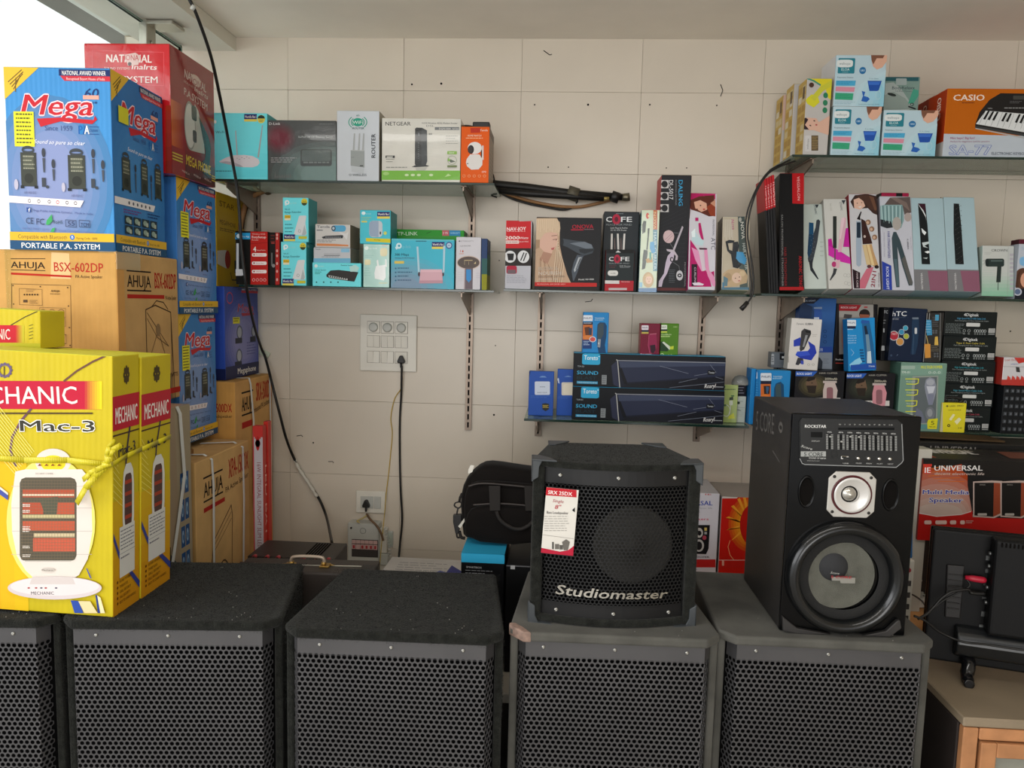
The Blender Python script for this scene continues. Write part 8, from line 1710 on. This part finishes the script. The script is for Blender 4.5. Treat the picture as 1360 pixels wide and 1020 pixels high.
f.p([(440, 150), (1400, 150), (1400, 500), (470, 480), (440, 300)], '1b1a1a'); f.p([(135, 140), (1400, 140), (1400, 240), (560, 250), (440, 160), (250, 200), (135, 165)], '1f1c1a')
for i in range(5): f.l([(140+i*30, 210+i*16), (300+i*30, 180+i*24)], 4, 'c8641c')
f.p([(125, 468), (250, 492), (400, 480), (470, 455), (470, 495), (620, 500), (1400, 520), (1400, 720), (110, 720)], 'b01c18'); f.l([(130, 468), (250, 490), (400, 478), (460, 460)], 5, 'cfc4c0')
f.p([(165, 168), (220, 168), (220, 182), (165, 180)], 'c8382c'); f.rr(170, 180, 216, 228, 'c8382c', .2); f.t(176, 222, 212, 222, 34, 'IE', 'ece4e0', .04)
f.t(235, 208, 530, 208, 32, 'UNIVERSAL', 'e6e2e0', .055); f.t(235, 234, 540, 236, 16, 'decent electronic life', 'c8b8b0', .03, .25)
f.ot(163, 352, 446, 354, 26, 'Multi Media', 'd8d0cc', 3); f.ot(203, 402, 408, 404, 28, 'Speaker', 'd8d0cc', 3); f.t(163, 352, 446, 354, 26, 'Multi Media', '2a3494', .05); f.t(203, 402, 408, 404, 28, 'Speaker', '2a3494', .05)
for x0 in (472, 640):
    f.p([(x0, 275), (x0+115, 268), (x0+180, 272), (x0+175, 480), (x0+130, 500), (x0, 492)], 'b8a49c'); f.p([(x0+8, 282), (x0+128, 282), (x0+124, 492), (x0+8, 484)], '191716'); f.p([(x0+128, 282), (x0+176, 285), (x0+170, 470), (x0+124, 492)], '8a4028'); f.rr(x0+28, 470, x0+85, 484, 'a8a29c', .3); f.t(x0+40, 298, x0+76, 299, 8, 'UNIVERSAL', '8a8680', .02)
for x0, w_ in ((172, 44), (240, 70), (330, 38), (393, 28)): f.rr(x0, 514, x0+w_, 538, 'd8b8b0', .3)
f.lines(428, 515, 475, 536, 2, 'c8a098')
un.T.p([(2, 20), (10, 20), (10, 90), (2, 90)], 'b83228'); un.T.t(8, 52, 44, 52, 34, 'UNIVERSAL', 'd8d4d0', .05); un.T.t(12, 32, 45, 32, 15, 'decent electronic life', 'b8b0aa', .03, .25); un.T.p([(58, 75), (76, 75), (80, 20), (62, 20)], '7a4a3a')
u2 = box('speaker_carton', 'black printed carton behind the red and black speaker carton', 1200, 1400, 590, 690, 2.56, .16, ('1d1c1b', '2a2624', '33302c'), z=ZK+.2265, m=CORR)
u2.F.t(14, 12, 46, 12, 8, 'UNIVERSAL', '8a8682', .05)
fc = MB(); M_ = Matrix.Translation(onY(1270, 588, 2.60)) @ Matrix.Rotation(.02, 4, 'Y')
fc.bbox(-.19, -.01, 0, .15, .14, .006, r=.001, c='4a3a28', M=M_); fc2 = fc.build('flattened_carton', KRAFT); fc2.location.z = u2.top+.006-onY(1270, 588, 2.60).z; tag(fc2, 'brown flattened cardboard sheet lying on the black carton', 'cardboard')
# dark red cloth and grey bag under the board
cl = MB(); CLM = mat('dark_red_cloth', '2e1214', .9, bump=('noise', 20, .6, .01))
n_ = 24; vs = []
for j in range(5):
    for i in range(n_): x = -.10+.2*i/(n_-1); vs.append((x, .012*math.sin(i*1.3+j*.2)+.006*math.sin(i*2.7), .19-.19*j/4))
cl.add(vs, [(j*n_+i, j*n_+i+1, (j+1)*n_+i+1, (j+1)*n_+i) for j in range(4) for i in range(n_-1)], None, True)
o = cl.build('cloth', CLM, loc=(1.285, 2.325, ZK+.008)); tag(o, 'dark red cloth hanging between the white carton and the television', 'cloth'); s_ = o.modifiers.new('s', 'SOLIDIFY'); s_.thickness = .002
gb_ = MB(); gb_.lathe((0, 0, .003), (0, 0, 1), [(.0, 0), (.045, .0), (.06, .02), (.062, .12), (.05, .165), (.02, .18), (0, .182)], 20)
tag(gb_.build('cloth_bag', mat('grey_cloth', '5f5a58', .9, bump=('noise', 30, .5, .006)), loc=(1.40, 2.42, ZK)), 'rounded grey cloth bundle in the shade under the low stand', 'bundle')
# white power strips
def strip(label, loc, rz, upright_=False, L_=.22):
    s = empty('power_strip', loc, label, 'power strip', rz=rz); mb = MB()
    if upright_:
        mb.bbox(-.014, -.016, 0, .014, .016, L_, r=.004, seg=2); mb.build('body', WPL, s)
        mb = MB(); mb.cyl((-.003, -.0165, L_*.86), (-.003, -.019, L_*.86), .007); mb.build('red_switch', REDK, s)
        for i in range(4): mb = MB(); mb.bbox(-.009, -.0175, L_*(.12+.17*i), .007, -.0162, L_*(.12+.17*i)+.016, r=.001); mb.build('socket', mat('socket_dark', '4a4644', .6), s)
    else:
        mb.bbox(-L_/2, -.035, 0, L_/2, .035, .03, r=.004, seg=2); mb.build('body', WPL, s)
        for i in range(4):
            for k in (-1, 0, 1): mb = MB(); mb.bbox(-L_/2+.03+i*.052+k*.009-.0022, (-.012 if k else .010), .0302, -L_/2+.03+i*.052+k*.009+.0022, (-.004 if k else .016), .0306, r=.0002); mb.build('socket_hole', DARKM, s)
    return s
p = onZ(1219, 790, ZK+.03); strip('flat white power strip lying on the counter behind the tall speaker', (p.x+.02, p.y, ZK), -.12, L_=.26)
p = onY(1199, 785, 2.24); strip('upright white power strip with a red switch beside the tall speaker', (p.x-.012, 2.20, ZK), 0, True, onY(1203, 736, 2.24).z-ZK)
cable('white_cord', 'thin white cord lying by the white power strips', [(1206, 762, 2.38), (1214, 768, 2.38), (1222, 770, 2.42), (1232, 776, 2.45)], .0035, WPL, 6)

# ------------------------------------------------------------------ front cabinet with pine frame
ZC2 = .600
dcab = empty('display_cabinet', (.935, 1.70, 0), 'low cabinet with a pine door frame under the television', 'cabinet')
mb = MB(); mb.bbox(0, 0, ZC2-.022, 1.5, .465, ZC2, r=.003); mb.build('worktop', PLY, dcab)
PINE2 = mat('reddish_pine', 'b98258', .45, var=.2, var_scale=14, bump=('wood', 80, .2, .001))
def plank(x0, z0, x1, z1, nm='frame_rail', y0=.001, y1=.022): mb = MB(); mb.bbox(x0, y0, z0, x1, y1, z1, r=.0025); mb.build(nm, PINE2, dcab)
mb = MB(); mb.bbox(.0, .023, 0, .018, .46, ZC2-.023, r=.002); mb.build('side_panel', DARKW, dcab)
mb = MB(); mb.bbox(1.47, .023, 0, 1.488, .46, ZC2-.023, r=.002); mb.build('side_panel', DARKW, dcab)
plank(.003, .02, .036, ZC2-.024, 'frame_stile'); plank(.038, ZC2-.052, 1.49, ZC2-.024); plank(.038, .02, 1.49, .05)
for k in range(2):
    x0 = .042+k*.72; d_ = MB(); mb = MB(); y0, y1 = -.004, .014
    z0, z1 = .055, ZC2-.056
    for (a0, b0, a1, b1_) in ((x0, z0, x0+.034, z1), (x0+.676, z0, x0+.71, z1), (x0+.0345, z1-.034, x0+.6755, z1), (x0+.0345, z0, x0+.6755, z0+.034)): mb.bbox(a0, y0, b0, a1, y1, b1_, r=.002)
    dr = mb.build('door_frame', PINE2, dcab)
    mb = MB(); mb.box(x0+.034, .004, z0+.033, x0+.677, .008, z1-.033); mb.build('door_panel', mat('frosted_panel', '8a8a80', .35, var=.08), dr)
mb = MB(); mb.cyl((.40, .0, ZC2-.038), (.40, -.0015, ZC2-.038), .004); mb.build('wood_plug', mat('dark_knot', '6a3c22', .6), dcab)

# ------------------------------------------------------------------ television seen from behind
TVM = mat('tv_back_plastic', '101011', .5, bump=('noise', 300, .25, .0004), spec=.22)
q0, q1 = onY(1240, 703, 1.93), onY(1360, 713, 1.88)
ta = math.atan2(q1.y-q0.y, q1.x-q0.x)
tv = empty('television', (q0.x, 1.93, ZC2), 'black flat television seen from behind on the wooden cabinet', 'television', rz=ta)
TI = (Matrix.Translation((q0.x, 1.93, ZC2)) @ Matrix.Rotation(ta, 4, 'Z')); Tn = TI.to_3x3() @ Vector((0, -1, 0)); TII = TI.inverted()
def tl2(px, py, yo=0): p = TII @ onP(px, py, TI @ Vector((0, yo, 0)), Tn); return (p.x, p.z)
def tp(pts, yo=0, cr=(1190, 690, 4.08)): return [tl2(cr[0]+x/cr[2], cr[1]+y/cr[2], yo) for x, y in pts]
bx0, btop = tl2(1241, 702); _, bbot = tl2(1236, 885); TW = .70
mb = MB(); mb.bbox(0, 0, max(bbot, .030), TW, .022, btop, r=.006, seg=3); mb.build('back_shell', TVM, tv)
mb = MB(); mb.bbox(-.001, .0225, max(bbot, .030)-.001, TW+.001, .034, btop+.001, r=.004, seg=2); mb.build('screen_bezel', GLOSS, tv)
hx0, hz1 = tl2(1322, 716, -.04)
_, hz0 = tl2(1325, 846, -.04)
mb = MB(); mb.bbox(hx0, -.045, hz0, TW-.08, .001, hz1, r=.010, seg=3); hump = mb.build('rear_housing', TVM, tv)
for i in range(14):
    x = hx0+.012+i*.0085; mb = MB(); mb.bbox(x, -.0462, hz1-.017, x+.004, -.044, hz1-.006, r=.0008); mb.build('vent_slot', DARKM, hump)
# lower speaker bulge
pts = []; z_hi = tl2(1268, 835, -.03)[1]; z_lo = tl2(1268, 872, -.03)[1]; x0b = tl2(1270, 850, -.03)[0]
pr_ = [(0, z_hi+.004), (-.016, z_hi), (-.032, z_hi-.012), (-.038, (z_hi+z_lo)/2), (-.032, z_lo+.008), (-.012, z_lo-.004), (0, z_lo-.006)]
mb = MB(); mb.prism(pr_, x0b, TW-.10, ax='x'); mb.build('speaker_housing', mat('tv_sheen_plastic', '17191b', .3, spec=.6), tv, bevel=.006, seg=3)
# ribbed wall-bracket pad on the left
pd = [tl2(1257, 749), tl2(1281, 751), tl2(1275, 821), tl2(1254, 819)]
mb = MB(); mb.prism(pd, -.006, .001, ax='y'); pdo = mb.build('ribbed_pad', BP, tv, bevel=.003)
for i in range(7):
    t = (i+1.6)/9.4; xa = pd[0][0]+(pd[3][0]-pd[0][0])*t+.005; xb = pd[1][0]+(pd[2][0]-pd[1][0])*t-.005; z = pd[0][1]+(pd[3][1]-pd[0][1])*t
    mb = MB(); mb.bbox(xa, -.0085, z-.0016, xb, -.0055, z+.0016, r=.0008); mb.build('rib', BP, pdo)
DSIL = mat('dull_silver2', '6a6c6c', .35, .8)
mb = MB()
for px, py, w_, h_ in ((1312, 741, .010, .012), (1311, 758, .009, .010), (1308, 776, .006, .006), (1307, 794, .010, .006), (1305, 815, .008, .013), (1303, 831, .010, .007)):
    x, z = tl2(px, py); mb.bbox(x-w_/2, -.0025, z-h_/2, x+w_/2, 0, z+h_/2, r=.0005)
tag(mb.build('port_labels', DSIL, tv), kind='stuff')
for px, py in ((1325, 735), (1325, 752), (1322, 780), (1320, 800)):
    x, z = tl2(px, py, -.01); mb = MB(); mb.cyl((hx0-.006, -.018, z), (hx0+.002, -.018, z), .005, n=12); mb.build('port', DSIL, tv)
lx0, lz = tl2(1362, 812, -.046); mb = MB(); mb.bbox(hx0+.145, -.0466, lz-.012, hx0+.24, -.0448, lz+.02, r=.002); mb.build('label_plate', WPL2, tv)
# stand leg with two toes
lx = tl2(1283, 872, 0)[0]; fp = TII @ onZ(1287, 914, ZC2); 
mb = MB(); mb.tube(smooth_curve([(lx, .012, .085), (lx, .008, .06), (lx+.002, -.02, .040), (fp.x, fp.y*.55, .020), (fp.x, fp.y*.85, .010), (fp.x, fp.y, .0098)], 5), [.016]*5+[.017]*5+[.016]*5+[.014]*5+[.012]*5+[.009], 12)
mb.build('stand_leg', mat('gloss_leg', '101012', .15, spec=.6), tv)
mb = MB(); mb.tube(smooth_curve([(lx, .014, .06), (lx+.014, .05, .035), (lx+.024, .10, .014), (lx+.028, .125, .009)], 5), [.014]*5+[.013]*5+[.010]*5+[.008], 12); mb.build('stand_leg', MATS['gloss_leg'], tv)
mb = MB(); mb.bbox(TW-.14, -.10, 0.0005, TW-.11, .13, .016, r=.005); mb.build('stand_leg', MATS['gloss_leg'], tv); mb = MB(); mb.bbox(TW-.135, .0, .015, TW-.115, .02, .06, r=.004); mb.build('leg_post', MATS['gloss_leg'], tv)
mb = MB(); x, z = tl2(1343, 876); 
# cables plugged into the television
zr = tl2(1308, 771, -.02); zj = tl2(1300, 788, -.02)
rp = MB(); A0 = TI @ Vector((hx0-.0065, -.018, zr[1])); A1 = TI @ Vector((hx0-.052, -.020, zr[1]+.002))
rc_ = MB(); rc_.tube([A0, A0.lerp(A1, .15), A0.lerp(A1, .6), A1], [.0062, .0082, .0078, .0048], 12); o = rc_.build('audio_lead', mat('red_plug', 'b01c34', .35)); tag(o, 'red audio plug with a thin black lead in the television', 'cable')
def wp(x, y, z): return TI @ Vector((x, y, z))
c1 = MB(); c1.tube(smooth_curve([A1, onY(1288, 778, 1.885), onY(1272, 787, 1.885), onY(1252, 798, 1.885), onY(1240, 808, 1.885), onY(1236, 812, 1.885)], 6), .0022, 6); c1.build('lead', BLKC, o)
J0 = TI @ Vector((hx0-.0065, -.018, zj[1])); c2 = MB(); c2.tube(smooth_curve([J0, J0+Vector((-.03, 0, .001)), onY(1285, 783, 1.88), onY(1264, 786, 1.88), onY(1250, 795, 1.88), onY(1240, 806, 1.88), onY(1230, 816, 1.875), onY(1219, 822, 1.87)], 6), [.0052]*8+[.0034]*35, 8); tag(c2.build('power_lead', BLKC), 'black lead curving from the television ports to the loudspeaker edge', 'cable')
cable('loose_lead', 'black lead drooping over the lower back of the television', [(1214, 818, 1.865), (1228, 824, 1.865), (1246, 838, 1.865), (1264, 847, 1.86), (1282, 853, 1.845), (1310, 856, 1.84), (1350, 862, 1.825), (1385, 866, 1.81)], .0030, BLKC)
cable('strip_lead', 'thin black lead arching from the power strip towards the television', [(1200, 787, 2.32), (1212, 790, 2.25), (1224, 798, 2.1), (1229, 805, 1.96)], .0024, BLKC, 6)
flush_art()

# repeats of one kind carry one group phrase
import re as _re
_by = {}
for o in SC.objects:
    if o.parent is None and o.get('label'): _by.setdefault(_re.sub(r'\.\d+$', '', o.name), []).append(o)
for base, os_ in _by.items():
    if len(os_) > 1:
        for o in os_:
            if not o.get('group'): o['group'] = base.replace('_', ' ') + 's in the shop'
